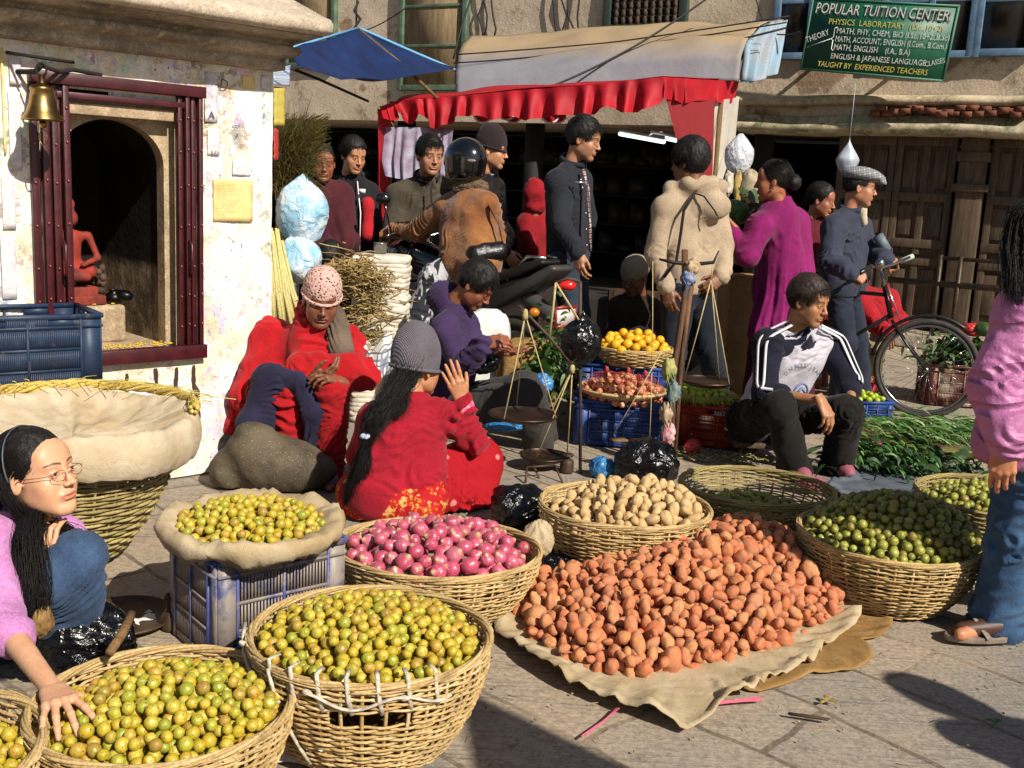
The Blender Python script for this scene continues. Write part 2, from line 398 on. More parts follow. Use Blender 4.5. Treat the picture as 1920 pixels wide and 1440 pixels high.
HANDP = {  # per finger (mcp,pip,dip) flex, splay ; thumb (out, down, bend)
 'relax': ([(28, 30, 15), (34, 36, 18), (40, 40, 20), (46, 42, 22)], (4, 0, -3, -7), (38, 20, 18)),
 'open': ([(8, 10, 6), (6, 9, 6), (9, 11, 8), (14, 14, 10)], (13, 3, -7, -20), (58, 18, 6)),
 'flat': ([(6, 6, 4), (5, 6, 4), (7, 7, 4), (9, 8, 5)], (5, 1, -3, -9), (32, 14, 8)),
 'grip': ([(60, 75, 40), (64, 78, 42), (68, 80, 42), (72, 80, 42)], (2, 0, -2, -4), (34, 50, 30)),
 'spread': ([(16, 14, 8), (20, 16, 10), (22, 20, 10), (24, 24, 12)], (20, 3, -10, -24), (66, 22, 10)),
 'pinch': ([(50, 40, 20), (46, 38, 20), (38, 34, 18), (30, 30, 16)], (3, 0, -3, -6), (26, 44, 16)),
 'hang': ([(30, 24, 14), (26, 26, 14), (30, 28, 16), (36, 30, 16)], (3, 0, -2, -5), (24, 26, 16))}
_HD = {}
def hand_mesh(pose, h=.003, slim=1.):
    if (pose, h, slim) in _HD: return _HD[(pose, h, slim)]
    fl, sp, th = HANDP[pose]; f = Fld((-.075, -.03, -.11), (.11, .2, .045), h); q = slim
    base = [(.027, .086, 0), (.0075, .091, .0025), (-.012, .086, .001), (-.029, .077, -.003)]; L = [(.043, .026, .021), (.047, .030, .022), (.043, .028, .021), (.034, .021, .019)]
    wr = [(.015, 0, 0), (.005, 0, 0), (-.006, 0, 0), (-.015, 0, -.001)]
    f.rc((-.011, -.03, 0), (-.011, .01, 0), .0155*q, None, .012); f.rc((.011, -.03, 0), (.011, .01, 0), .0155*q, None, .02)
    for i in range(4): f.rc(A(*wr[i]), A(*base[i]), .0145*q, .0108*q, .014)
    f.rc((0, .03, -.008), (0, .07, -.008), .012*q, .009*q, .02); f.rc((.022, .02, -.01), (.03, .05, -.008), .013*q, .011*q, .02)
    for i in range(4):
        p = A(*base[i]); a = 0; s = radians(sp[i]); r = (.0098, .0088, .0078, .0066) if i < 3 else (.0085, .0075, .0066, .0056)
        f.ell(p+A(0, 0, .002), (.0105*q, .011*q, .010*q), .006)
        for j in range(3):
            a += radians(fl[i][j]); d = A(sin(s)*cos(a), cos(s)*cos(a), -sin(a)); e = p+d*L[i][j]
            f.rc(p, e, r[j]*q, r[j+1]*q, .0035 if j else .006); p = e
    o, dn, bd = [radians(v) for v in th]; p = A(.02, .016, -.008); a = o
    for j, (l, r0, r1) in enumerate(((.043, .0135, .011), (.031, .0108, .0095), (.025, .0096, .0078))):
        d = A(sin(a)*cos(dn), cos(a)*cos(dn), -sin(dn)); e = p+d*l; f.rc(p, e, r0*q, r1*q, .012 if j == 0 else .004); p = e; a -= bd
    V, F = f.mesh(); _HD[(pose, h, slim)] = (V, F); return V, F
def fold_disp(V, N, bones, amp, lam=.045, seed=0, creases=1.):
    best = np.full(len(V), 9.); ph = np.zeros(len(V)); w = np.zeros(len(V))
    for i, (a, b) in enumerate(bones):
        d = b-a; L = np.linalg.norm(d)+1e-9; u_ = nrm(np.cross(d, (.3, .9, .4+i))); t = ((V-a)@d)/L; tc = np.clip(t, 0, L); q = np.linalg.norm(V-a-np.outer(tc/L, d), axis=1)
        m = q < best; best[m] = q[m]; ph[m] = (t+.55*((V-a)@u_))[m]; u = np.minimum(tc, L-tc)/L; ov = np.abs(t-tc); w[m] = ((1.3-1.9*u)*np.exp(-ov/.07))[m]
    n1 = noise(V*5.1+seed); n2 = noise(V*13+seed+9.3); r = 0
    for k, (l_, g_) in enumerate(((lam, 1.), (lam*.55, .55))):
        s = ph*(1 if k == 0 else -.8)/l_+2.9*n1+.9*n2+k*3.1; q = 1-np.abs(((s % 1)-.5)*2); r = r+g_*(q**1.6-.4)*np.clip(.15+1.5*noise(V*(4.3+2*k)+seed+3+k*9), 0, 1.4)
    big = noise(V*8+seed+31)*.9+.5*noise(V*17+seed+3)
    return V+N*(amp*(np.clip(w, .12, 1.2)*r*1.15*creases+big*.6))[:, None]
def cloth_mesh(f, bones=None, amp=.006, lam=.05, seed=0, sm=1):
    V, F = f.mesh(); V = lap(V, F, sm, .5)
    if bones: V = fold_disp(V, vnorm(V, F), bones, amp*1.55, lam, seed); V = lap(V, F, 1, .25)
    m = MB(); m.add(V, F); return m
def hair_zmin(y, long=0):
    return np.interp(y, [-.13, -.06, -.035, -.022, .018, .026, .04, .055, .07, .1], [-.08, -.075, -.03, .024, .024, .002, .034, .066, .08, .088])
def hair_short(mb, cap, R, c, s, vol=.014, n=4300, length=.048, seed=0, sweep=(0, .35, -.2), messy=.35, part=0, face_cut=0):
    """adds cap (field mesh) and strands in head space, transformed"""
    rg = np.random.default_rng(seed); f = Fld((-.12, -.14, -.1), (.12, .13, .16), .005)
    f.ell((0, -.016, .04), (.0755+vol*.8, .094+vol*.8, .087+vol*1.1), .01)
    S, X, Y, Z = f.sl(f.lo, f.lo+f.h*f.nn); nz = hair_zmin(Y)+face_cut
    wob = np.stack(np.broadcast_arrays(X, Y, Z), -1)*42+seed; reg = (nz-Z+.005*noise(wob))*.8
    f.comb(S, np.broadcast_to(reg, f.D.shape), .012, 2); f.D += (.004*noise(wob*.55)+.0015*noise(wob*1.6)).astype(np.float32)
    V, F = f.mesh(); V = lap(V, F, 1, .4); N = vnorm(V, F)
    V = V+N*(.0022*noise(V*np.array([160, 60, 60])+seed))[:, None]; cap.add((V*s)@R.T+c, F)
    d = rg.normal(size=(n*3, 3)); d /= np.linalg.norm(d, axis=1)[:, None]; e = np.array([.076+vol*.5, .095+vol*.5, .088+vol*.7]); c0 = np.array([0, -.016, .04])
    p = c0+d*e; p = p[p[:, 2] > hair_zmin(p[:, 1])+face_cut-.004][:n]; K = 6; out = np.zeros((len(p), K, 3)); out[:, 0] = p; crown = np.array([.01, -.065, .11])
    nl = length*(rg.uniform(.6, 1.25, len(p)))/K; q = p.copy(); jit = rg.normal(size=q.shape)*messy
    for k in range(1, K):
        nn = (q-c0)/e**2; nn /= np.linalg.norm(nn, axis=1)[:, None]; fl = (q-crown); fl /= np.linalg.norm(fl, axis=1)[:, None]+1e-6
        t = fl+np.array(sweep)+jit+nn*.25+np.stack([part*np.sign(q[:, 0]+.02), 0*q[:, 0], 0*q[:, 0]], 1); t -= nn*(t*nn).sum(1)[:, None]*.88; t /= np.linalg.norm(t, axis=1)[:, None]
        q = q+t*nl[:, None]; out[:, k] = q
    mb.tubes((out*s)@R.T+c, np.linspace(.0017, .0004, K)*s, 3)
def strands(mb, guides, n, r=.0012, spread=.01, seed=0, wav=.004, taper=None):
    """guides: list of (K,3) polylines (resampled equal); strands blend between random neighbours"""
    rg = np.random.default_rng(seed); K = 18; g = []
    for q in guides:
        q = np.array(q, float); u = np.linspace(0, 1, len(q)); 
        g.append(np.stack([np.interp(np.linspace(0, 1, K), u, q[:, i]) for i in range(3)], 1))
    g = np.stack(g); ker = np.array([.25, .5, .25])
    for _ in range(2): g[:, 1:-1] = .25*g[:, :-2]+.5*g[:, 1:-1]+.25*g[:, 2:]
    w = rg.uniform(0, len(g)-1, n) if len(g) > 1 else np.zeros(n); i = np.minimum(w.astype(int), max(len(g)-2, 0)); a = (w-i)[:, None, None]; j = np.minimum(i+1, len(g)-1)
    base = g[i]*(1-a)+g[j]*a; off = rg.normal(size=(n, 1, 3))*spread; tp = np.ones(K) if taper is None else np.interp(np.linspace(0, 1, K), np.linspace(0, 1, len(taper)), taper)
    ph = rg.uniform(0, 6.3, (n, 1, 1)); T = np.linspace(0, 1, K)[None, :, None]
    base = base+off*tp[None, :, None]+wav*np.sin(ph+T*rg.uniform(4, 11, (n, 1, 1)))*rg.normal(size=(n, 1, 3))*tp[None, :, None]
    mb.tubes(base, r*np.interp(np.linspace(0, 1, K), [0, .1, .8, 1], [.7, 1, .9, .3]), 3)
def eyeball(c, R, r, gaze=(0, 0)):
    m = MB(); Rg = R@Rz(-gaze[0])@Rx(gaze[1])@Rx(-pi/2); m.sph(c, (r,)*3, 16, 14, R=Rg); V = np.vstack(m.V); d = ((V-c)/r)@(R@Rz(-gaze[0])@Rx(gaze[1]))[:, 1]
    C = np.tile([.62, .58, .54], (len(V), 1)); C[d > .86] = [.03, .017, .01]; C[d > .975] = [.004, .004, .004]; return m, C
def headR(yaw, pitch=0, roll=0): return Rz(pi+radians(yaw))@Rx(-radians(pitch))@Ry(radians(roll))
class Person:
    def __init__(s, label, J, tone='8a5a3c', yaw=0, pitch=0, roll=0, hs=1.07, sc=1., group=None, hh=.0034, name='person', base=None, **hk):
        s.J = {k: (P(*v) if not isinstance(v, np.ndarray) else v) for k, v in J.items()}; J = s.J; s.sc = sc; s.hs = hs; s.hh = hh; s.hk = hk
        s.R = headR(yaw, pitch, roll); s.c = J['hd']; s.tone = skinmat('skin_'+tone, tone)
        if 'nk' in J: J['nk'] = J['nk']+(s.hp((0, -.03, -.085))-J['nk'])*.3
        feet = [J[k] for k in ('aa', 'ba') if k in J]; b = base if base is not None else np.array([J['pv'][0], J['pv'][1], min([f[2] for f in feet]+[J['pv'][2]])-.06*sc])
        s.root = thing(name, label, 'person', b, group); s.parts = MB(); s.cols = []
        s.hands_spec = []; s.bones = []
        if 'nk' not in J: J['nk'] = (J['a']+J['b'])/2+A(0, 0, .02)
        sv = nrm(J['b']-J['a']); s.sv = sv
        if 'ah' not in J: J['ah'] = J['pv']-sv*.085*sc; J['bh'] = J['pv']+sv*.085*sc
    def hp(s, p): return s.R@(np.array(p)*s.hs)+s.c      # head space -> world
    def hand(s, side, wrist, toward, back, pose='relax', k=1., h=.0034, slim=1.): s.hands_spec.append((side, wrist, toward, back, pose, k, h, slim)); return s
    def bound(s, keys, pad=.2):
        q = np.array([s.J[k] for k in keys if k in s.J]); return q.min(0)-pad, q.max(0)+pad
    def arm(s, F, k, r, k_=.02, upto=2):
        J = s.J
        F.rc(J[k], J[k+'e'], r[0], r[1], k_)
        if upto == 2: F.rc(J[k+'e'], J[k+'w'], r[1]*.98, r[2], k_*.8)
    def torso(s, F, t=0., w=1., k=.06, belly=0., chest=1.):
        J, sc = s.J, s.sc; up = nrm(J['nk']-J['pv']); ch = (J['a']+J['b'])/2-up*.1*sc; pv = J['pv']
        hv = nrm(J['bh']-J['ah']); sw = min(np.linalg.norm(J['b']-J['a'])/2, .18)
        for g in (-1, 1):
            F.rc(ch+s.sv*g*sw*.45, pv+hv*g*.068*sc*w, (.098*chest+t)*sc, (.098+belly+t)*sc*w, k)
        F.rc(J['a'], J['b'], (.052+t)*sc, None, k); F.rc(J['nk']-up*.03, (J['a']+J['b'])/2-up*.05, (.055+t)*sc, (.09+t)*sc, k)
        for g in 'ab': F.rc(J['nk']-up*.022, J['nk']*.35+J[g]*.65+up*.005, (.036+t*.8)*sc, (.038+t*.8)*sc, .04)
    def leg(s, F, k, r, kk=.03):
        J = s.J; F.rc(J[k+'h'], J[k+'k'], r[0]*s.sc, r[1]*s.sc, kk); F.rc(J[k+'k'], J[k+'a'], r[1]*s.sc*.97, r[2]*s.sc, kk)
    def build(s, legs=True, feet=True, col=None):
        J, sc = s.J, s.sc; keys = [k for k in J]; lo, hi = s.bound(keys, .17); F = Fld(lo, hi, .0125)
        s.torso(F, -.018); F.rc(J['nk'], s.hp((0, -.03, -.05)), .052*s.hs, .05*s.hs, .03)
        for k in 'ab':
            if k+'e' in J: s.arm(F, k, (.044*sc, .036*sc, .024*sc))
            if legs and k+'k' in J:
                s.leg(F, k, (.075, .052, .034))
                if feet and k+'t' in J: F.rc(J[k+'a'], J[k+'t'], .032*sc, .024*sc, .02)
        V, Q = F.mesh(); V = lap(V, Q, 2, .5); m = MB(); m.add(V, Q); C = [np.zeros((len(V), 3))]
        hv, hq, hc = head_mesh(s.hh, **s.hk); m.add((hv*s.hs)@s.R.T+s.c, hq); C.append(hc)
        for side, w, to, bk, pose, k, h, slim in s.hands_spec:
            V, Q = hand_mesh(pose, h, slim); V = V.copy()*k
            if side < 0: V[:, 0] *= -1; Q = Q[:, ::-1]
            y = nrm(np.array(to, float)); z = nrm(np.array(bk, float)-y*np.dot(y, bk)); R = np.stack([np.cross(y, z), y, z], 1); m.add(V@R.T+np.array(w), Q); C.append(np.zeros((len(V), 3)))
        s.body = obj('body', m, s.tone, s.root, colattr=np.vstack(C)); eg = s.hk
        for g in (-1, 1):
            e, c = eyeball(s.hp((g*.0315, .0745, .0)), s.R, .0132*s.hs, getattr(s, 'gaze', (0, 0))); obj('eye', e, M_EYE, s.root, colattr=c)
        return s
    def hair(s, mat=None, **kw):
        a, b = MB(), MB(); hair_short(b, a, s.R, s.c, s.hs, **kw); a.V += b.V; off = a.n
        a.F += [f+off for f in b.F]; a.n += b.n
        s.hairo = obj('hair', a, mat or hairmat(), s.root); return s
    def jacket(s, name, mat, t=.022, r=(.068, .058, .045), w=1., amp=.008, lam=.05, h=.0085, seed=0, hem=None, extra=None, k=.05, belly=0., sleeves=True, chest=1.):
        J, sc = s.J, s.sc; keys = [q for q in ('a', 'b', 'ae', 'be', 'aw', 'bw', 'pv', 'nk', 'ah', 'bh') if q in J]; lo, hi = s.bound(keys, .2); F = Fld(lo, hi, h)
        s.torso(F, t, w, .06, belly, chest); bones = [(J['nk'], J['pv'])]
        if extra: extra(F, s)
        if sleeves:
            for q in 'ab':
                if q+'e' in J:
                    e, ww = J[q+'e'], J[q+'w']; ww2 = ww-nrm(ww-e)*.01
                    F.rc(J[q], e, r[0]*sc, r[1]*sc, k); F.rc(e, ww2, r[1]*sc, r[2]*sc, .02); bones += [(J[q], e), (e, ww2)]
        if hem is not None: F.plane(*hem)
        m = cloth_mesh(F, bones, amp, lam, seed); o = obj(name, m, mat, s.root); s.jf = F; return o
    def trousers(s, mat, r=(.105, .078, .066), amp=.008, lam=.06, h=.009, seed=5, name='trousers', extra=None, k=.05, cut=.02):
        J, sc = s.J, s.sc; keys = [q for q in ('pv', 'ah', 'bh', 'ak', 'bk', 'aa', 'ba') if q in J]; lo, hi = s.bound(keys, .2); F = Fld(lo, hi, h)
        F.rc(J['ah'], J['bh'], r[0]*sc*1.05, None, .05); F.rc(J['pv'], J['pv']+nrm(J['nk']-J['pv'])*.06, r[0]*sc*1.05, r[0]*sc*.95, .06); bones = []
        for q in 'ab':
            if q+'k' in J:
                F.rc(J[q+'h'], J[q+'k'], r[0]*sc, r[1]*sc, k)
                if q+'a' in J: F.rc(J[q+'k'], J[q+'a']+A(0, 0, cut), r[1]*sc*.98, r[2]*sc, .03); bones += [(J[q+'h'], J[q+'k']), (J[q+'k'], J[q+'a'])]
        if extra: extra(F, s)
        return obj(name, cloth_mesh(F, bones, amp, lam, seed), mat, s.root)
    def shoe(s, q, mat, L=.17, name='shoe'):
        J, sc = s.J, s.sc; a, t = J[q+'a'], J[q+'t']; d = (t-a)*A(1, 1, 0); d = nrm(d); z0 = s.root.location[2]; z = min(a[2], t[2])-.02; c = a*A(1, 1, 0)+A(0, 0, z0)
        F = Fld(c-.32, c+.32, .006); F.rc(c+A(0, 0, .04)-d*.04, c+A(0, 0, .035)+d*.09, .042*sc, .04*sc, .03); F.rc(c+A(0, 0, .03)+d*.09, c+A(0, 0, .028)+d*L, .042*sc, .034*sc, .02); F.rc(c+A(0, 0, .04), c+A(0, 0, .1), .04*sc, .04*sc, .03); F.plane(c, (0, 0, -1), .006)
        V, Q = F.mesh(); m = MB(); m.add(V, Q); o = obj(name, m, mat, s.root)
        so = MB(); pts = [c+A(0, 0, .008)-d*.07, c+A(0, 0, .008)+d*.05, c+A(0, 0, .008)+d*(L+.025)]; sd = np.cross(d, (0, 0, 1)); out = []
        for a_ in np.linspace(0, 2*pi, 20, endpoint=False): out.append((cos(a_)*(L/2+.055), sin(a_)*.047*(1+.12*cos(a_))))
        so.prism(out, c+d*(L/2-.02)+A(0, 0, .018), d, sd, (0, 0, -1), .018); obj('sole', so, plain('rubber_black', '151413', .8), o, bevel=.003); return o
def eyem():
    n = NT('eye', .12, 0, .6); n.col(n.new('Attribute', attribute_name='Col').outputs['Color']); n.b.inputs['Coat Weight'].default_value = .6; return n.m
M_EYE = eyem()
def ribbon(mb, path, nrmls, w, th=.003):
    """flat strip along a path, lying against normals"""
    p = np.array(path, float); n = np.array(nrmls, float); t = np.gradient(p, axis=0); t /= np.linalg.norm(t, axis=1)[:, None]; s_ = np.cross(t, n); s_ /= np.linalg.norm(s_, axis=1)[:, None]
    g = np.stack([p-s_*w/2, p-s_*w/2+n*th, p+s_*w/2+n*th, p+s_*w/2], 1); mb.grid(g, cv=True); return mb
# ------------------------------------------------------------------ setting
def groundmat():
    n = NT('ground_stone', .88, 0, .3); v = n.map((1, 1, 1), (0, 0, radians(46)))
    br = n.new('TexBrick'); n.link(v, br.inputs['Vector']); br.offset = .37; n.setin(br, Scale=1., **{'Mortar Size': .011, 'Mortar Smooth': .35, 'Brick Width': .92, 'Row Height': .34, 'Color1': (.335, .265, .19, 1), 'Color2': (.22, .195, .165, 1), 'Mortar': (.13, .10, .07, 1)})
    # warp the joints
    w = n.new('TexNoise'); n.link(v, w.inputs['Vector']); w.inputs['Scale'].default_value = 2.2; vm = n.new('VectorMath', operation='MULTIPLY_ADD'); n.link(w.outputs['Color'], vm.inputs[0]); vm.inputs[1].default_value = (.13, .13, 0); n.link(v, vm.inputs[2]); n.link(vm.outputs[0], br.inputs['Vector'])
    dust = n.ramp(n.noise(1.7, 6, .6), .46, .72); c = n.mix(dust, br.outputs['Color'], (.34, .262, .18))
    gv = n.map((1.2, 26, 1), (0, 0, radians(46+8))); gr = n.noise(3, 4, .6, gv); patch = n.ramp(n.noise(1.3, 3), .45, .62)
    c = n.mix(n.math('MULTIPLY', n.math('SUBTRACT', 1., patch), n.ramp(gr, .52, .66)), c, (.155, .145, .13))
    c = n.mix(.5, c, n.ramp(n.noise(70, 3, .7), .2, .8), 'OVERLAY'); c = n.mix(n.ramp(n.noise(6, 7, .78), .58, .70), c, (.11, .085, .06))
    n.col(c); b = n.bump(br.outputs['Fac'], -.5, .012); b = n.bump(gr, .5, .006, b); n.bump(n.noise(55, 4), .5, .004, b); return n.m
g = MB(); xs = np.concatenate([[-60, -20], np.linspace(-6, 8, 57), [20, 60]]); ys = np.concatenate([[-40, -10], np.linspace(-2, 17, 77), [30, 80]])
X, Y = np.meshgrid(xs, ys, indexing='ij'); Z = .008*noise(np.stack([X*1.3, Y*1.3, X*0], -1))-.008; g.grid(np.stack([X, Y, Z], -1))
obj('ground', g, groundmat(), kind='structure')

# shrine on the left ------------------------------------------------
SO, SWv, SN = A(-1.472, 5.064, 0), A(.725, .688, 0), A(.688, -.725, 0)
def SP(t, n, z): return SO+SWv*t+SN*n+A(0, 0, z)
def stz(x, y, q=0.):
    p = onplane(x, y, SO+SN*q, SN); return (p-SO)@SWv, p[2]
def plaster(name, posters=1):
    n = NT(name, .9, 0, .2); nz = n.noise(2.6, 7, .65); c = n.ramps(nz, [(.3, (.50, .39, .24)), (.42, (.70, .60, .43)), (.52, (.80, .75, .66)), (.66, (.74, .68, .60))])
    c = n.mix(n.ramp(n.noise(14, 6, .7), .58, .66), c, (.42, .31, .19)); c = n.mix(n.ramp(n.noise(34, 5, .7), .66, .70), c, (.16, .12, .10)); dv = n.noise(1.3, 6, .65, n.map((7, 7, .7))); c = n.mix(n.math('MULTIPLY', n.ramp(dv, .54, .74), .6), c, (.30, .22, .14))
    c = n.mix(n.ramp(n.noise(5.5, 5, .6), .62, .64), c, (.36, .31, .26))
    if posters:
        v = n.map((9, 9, 7)); vc = n.voro(1.4, v, out='Color'); hs = n.new('HueSaturation'); n.link(vc, hs.inputs['Color']); hs.inputs['Saturation'].default_value = .45; hs.inputs['Value'].default_value = .75
        m = n.math('MULTIPLY', n.ramp(n.noise(1.9, 4, .6, n.map((1, 1, 1), loc=(3.3, 1, 2))), .44, .52), n.ramp(n.noise(24, 5, .8), .46, .54)); c = n.mix(n.math('MULTIPLY', m, .7), c, hs.outputs[0])
        sc_ = n.ramp(n.noise(60, 3, .6, n.map((1, 1, .5), loc=(1, 5, 2))), .66, .69); m2 = n.ramp(n.noise(3.1, 3), .5, .55); c = n.mix(n.math('MULTIPLY', sc_, m2), c, (.18, .13, .22))
    c = n.mix(.35, c, n.ramp(n.noise(120, 3), .2, .8), 'OVERLAY'); n.col(c); n.bump(n.noise(9, 6, .6), .5, .015, n.bump(n.noise(60, 5), .5, .004)); return n.m
def dirtystone(name, a=(.40, .33, .24), b=(.12, .10, .075), s=2.2):
    n = NT(name, .9, 0, .2); v = n.map((1, 1, 1)); c = n.mix(n.ramp(n.noise(s, 7, .65), .38, .62), a, b); c = n.mix(n.ramp(n.noise(19, 6, .7), .5, .7), c, tuple(x*1.25 for x in a)); c = n.mix(.4, c, n.ramp(n.noise(110, 3), .2, .8), 'OVERLAY'); n.col(c)
    n.bump(n.noise(40, 5), .6, .005, n.bump(n.noise(7, 5), .4, .012)); return n.m
M_PL = plaster('plaster_white'); M_DS = dirtystone('dirty_stone'); M_RF = dirtystone('roof_stone', (.46, .38, .29), (.33, .27, .20), 1.6)
shr = thing('shrine', 'small whitewashed stone shrine with dark arched niche at the left', 'shrine', SP(-.9, -.6, 0))
tl, tr = -2.7, .345; dt0, dt1, dz0, dz1 = -.70, -.12, .60, 1.755
w = MB()
def wallbox(mb, t0, t1, n0, n1, z0, z1):
    R = np.stack([SWv, SN, A(0, 0, 1)], 1); mb.box(SP((t0+t1)/2, (n0+n1)/2, (z0+z1)/2), (t1-t0, n1-n0, z1-z0), R)
def wgrid(mb, t0, t1, z0, z1, n=0., st=.04):
    T, Z_ = np.meshgrid(np.linspace(t0, t1, max(2, int((t1-t0)/st))), np.linspace(z0, z1, max(2, int((z1-z0)/st))), indexing='ij')
    p = SO+T[..., None]*SWv+Z_[..., None]*A(0, 0, 1); q = n+.006*noise(p*6)+.003*noise(p*19); q = np.where(Z_ < .42, q+.05*np.clip((.42-Z_)/.06, 0, 1), q); mb.grid(p+q[..., None]*SN)
wgrid(w, tl, dt0-.05, 0, 1.95); wgrid(w, dt1+.02, tr, 0, 1.95); wgrid(w, dt0-.05, dt1+.02, 0, dz0); wgrid(w, dt0-.05, dt1+.02, dz1, 1.95)
wallbox(w, tr-.012, tr-.002, -2.2, -.004, 0, 1.95)
obj('wall', w, M_PL, shr, smooth=True)
# cornice and roof as one mitred profile
def sweep(mb, prof, back=2.4):
    a, b, c = [], [], []
    for n_, z in prof: a.append(SP(tl, n_, z)); b.append(SP(tr+n_*.3 if n_ > 0 else tr+n_*.55, n_, z)); c.append(SP(tr+n_*.3 if n_ > 0 else tr+n_*.55, -back, z))
    k = 40; pts = [np.stack([p+(q-p)*u for p, q in zip(a, b)]) for u in np.linspace(0, 1, k)]+[np.stack([p+(q-p)*u for p, q in zip(b, c)]) for u in np.linspace(0, 1, 12)[1:]]
    g_ = np.stack(pts); g_ = g_+.004*noise(g_*8)[..., None]*SN+A(0, 0, 1)*(.004*noise(g_*6+4))[..., None]; mb.grid(g_)
c = MB(); sweep(c, [(.0, 1.925), (.02, 1.925), (.075, 1.93), (.08, 1.962), (.07, 1.975), (.10, 1.985), (.155, 1.995), (.175, 2.012), (.165, 2.03), (.12, 2.036), (.14, 2.055), (.30, 2.075)]); obj('cornice', c, M_DS, shr)
c = MB(); sweep(c, [(.30, 2.078), (.335, 2.082), (.352, 2.098), (.352, 2.128), (.335, 2.148), (.30, 2.162), (-.2, 2.41), (-.75, 2.72), (-1.1, 2.93)]); obj('roof', c, M_RF, shr)
# niche
M_NI = dirtystone('niche_plaster', (.40, .30, .19), (.26, .19, .12), 5); M_NW = dirtystone('niche_inner', (.30, .22, .14), (.10, .075, .05), 5); _t = M_NW.node_tree; _x = _t.nodes.new('ShaderNodeSeparateXYZ'); _t.links.new([q_ for q_ in _t.nodes if q_.type == 'TEX_COORD'][0].outputs['Object'], _x.inputs[0]); _r2 = _t.nodes.new('ShaderNodeValToRGB'); _t.links.new(_x.outputs[2], _r2.inputs[0]); _r2.color_ramp.elements[0].position = .95; _r2.color_ramp.elements[1].position = 1.35; _r2.color_ramp.elements[0].color = (1, 1, 1, 1); _r2.color_ramp.elements[1].color = (.06, .05, .05, 1); _mx = _t.nodes.new('ShaderNodeMix'); _mx.data_type = 'RGBA'; _mx.blend_type = 'MULTIPLY'; _mx.inputs[0].default_value = 1; _pb = _t.nodes['Principled BSDF']; _src = _pb.inputs['Base Color'].links[0].from_socket; _t.links.new(_src, _mx.inputs[6]); _t.links.new(_r2.outputs[0], _mx.inputs[7]); _t.links.new(_mx.outputs[2], _pb.inputs['Base Color']); M_NID = dirtystone('niche_soot_shade', (.02, .016, .012), (.012, .01, .009), 4)  # inner niche colour darkens with height: soot plus the recess's shade painted in
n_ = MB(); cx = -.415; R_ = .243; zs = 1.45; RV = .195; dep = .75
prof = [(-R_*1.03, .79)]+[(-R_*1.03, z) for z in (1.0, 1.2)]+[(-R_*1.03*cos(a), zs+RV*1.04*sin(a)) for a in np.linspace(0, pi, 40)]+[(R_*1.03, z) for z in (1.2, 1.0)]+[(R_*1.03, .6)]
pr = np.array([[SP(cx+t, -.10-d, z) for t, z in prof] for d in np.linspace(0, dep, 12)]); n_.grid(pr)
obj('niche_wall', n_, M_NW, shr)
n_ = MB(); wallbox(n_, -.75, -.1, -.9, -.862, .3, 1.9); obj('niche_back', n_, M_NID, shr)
n_ = MB(); sp = [(-R_*cos(a), zs+RV*sin(a)) for a in np.linspace(0, pi, 25)]; poly = [(-.34, .6), (-.34, 1.74), (.34, 1.74), (.34, .6), (R_, .6)]+sp[::-1]+[(-R_, .6)]
tops = [(-R_, .6)]+sp+[(R_, .6)]
F_ = []; V_ = []
for t, z in tops: V_ += [SP(cx+t, -.085, z), SP(cx+t*1.001, -.16, z)]
n_.add(V_, [[2*i, 2*i+1, 2*i+3, 2*i+2] for i in range(len(tops)-1)])
outl = [(-.34, .6), (-.34, .9), (-.34, 1.2)]+[(-.34+.68*u, 1.74) if abs(u-.5) < .49 else ((-.34, 1.74) if u < .5 else (.34, 1.74)) for u in np.linspace(0, 1, 21)]+[(.34, 1.2), (.34, .9), (.34, .6)]
outl = [(-.34, .6)]+[(-.34, 1.5+.24*i/4) for i in range(5)][:3]+[(-.34+.68*i/18, 1.74) for i in range(19)]+[(.34, 1.74-.24*i/4) for i in range(1, 4)]+[(.34, .6)]

def _o(t, z):
    if z <= zs+1e-6: return (.34 if t > 0 else -.34, z)
    d = (t, z-zs); k_ = min(.34/max(abs(d[0]), 1e-6), (1.74-zs)/max(d[1], 1e-6)); return (d[0]*k_, zs+d[1]*k_)
outl = [_o(t, z) for t, z in tops]
n_.add([SP(cx+t, -.085, z) for t, z in tops]+[SP(cx+t, -.085, z) for t, z in outl], [[i, i+1, len(tops)+i+1, len(tops)+i] for i in range(len(tops)-1)])
obj('arch_wall', n_, M_NI, shr, smooth=False)
n_ = MB(); wallbox(n_, -.70, -.16, -.86, -.02, .45, .625); wallbox(n_, -.70, -.30, -.86, -.22, .62, .80); obj('niche_floor', n_, M_NI, shr, bevel=.02)
M_MR = plain('maroon_paint', '34090f', .42, '46141a', 12, bs=30, bd=.002)
gt = thing('gate', 'folded dark maroon metal gate framing the shrine niche', 'gate', SP(-.41, .02, .58))
for nm, a in (('top_rail', (-.80, -.025, .0, .05, 1.765, 1.815)), ('transom', (-.70, -.12, .004, .03, 1.712, 1.74)), ('sill', (-.80, -.025, .0, .05, .565, .63))):
    m = MB(); wallbox(m, *a); obj(nm, m, M_MR, gt, smooth=False, bevel=.004)
m = MB(); wallbox(m, -.665, -.16, -.03, .0, 1.652, 1.70); obj('lintel', m, M_NI, gt, smooth=False, bevel=.004)
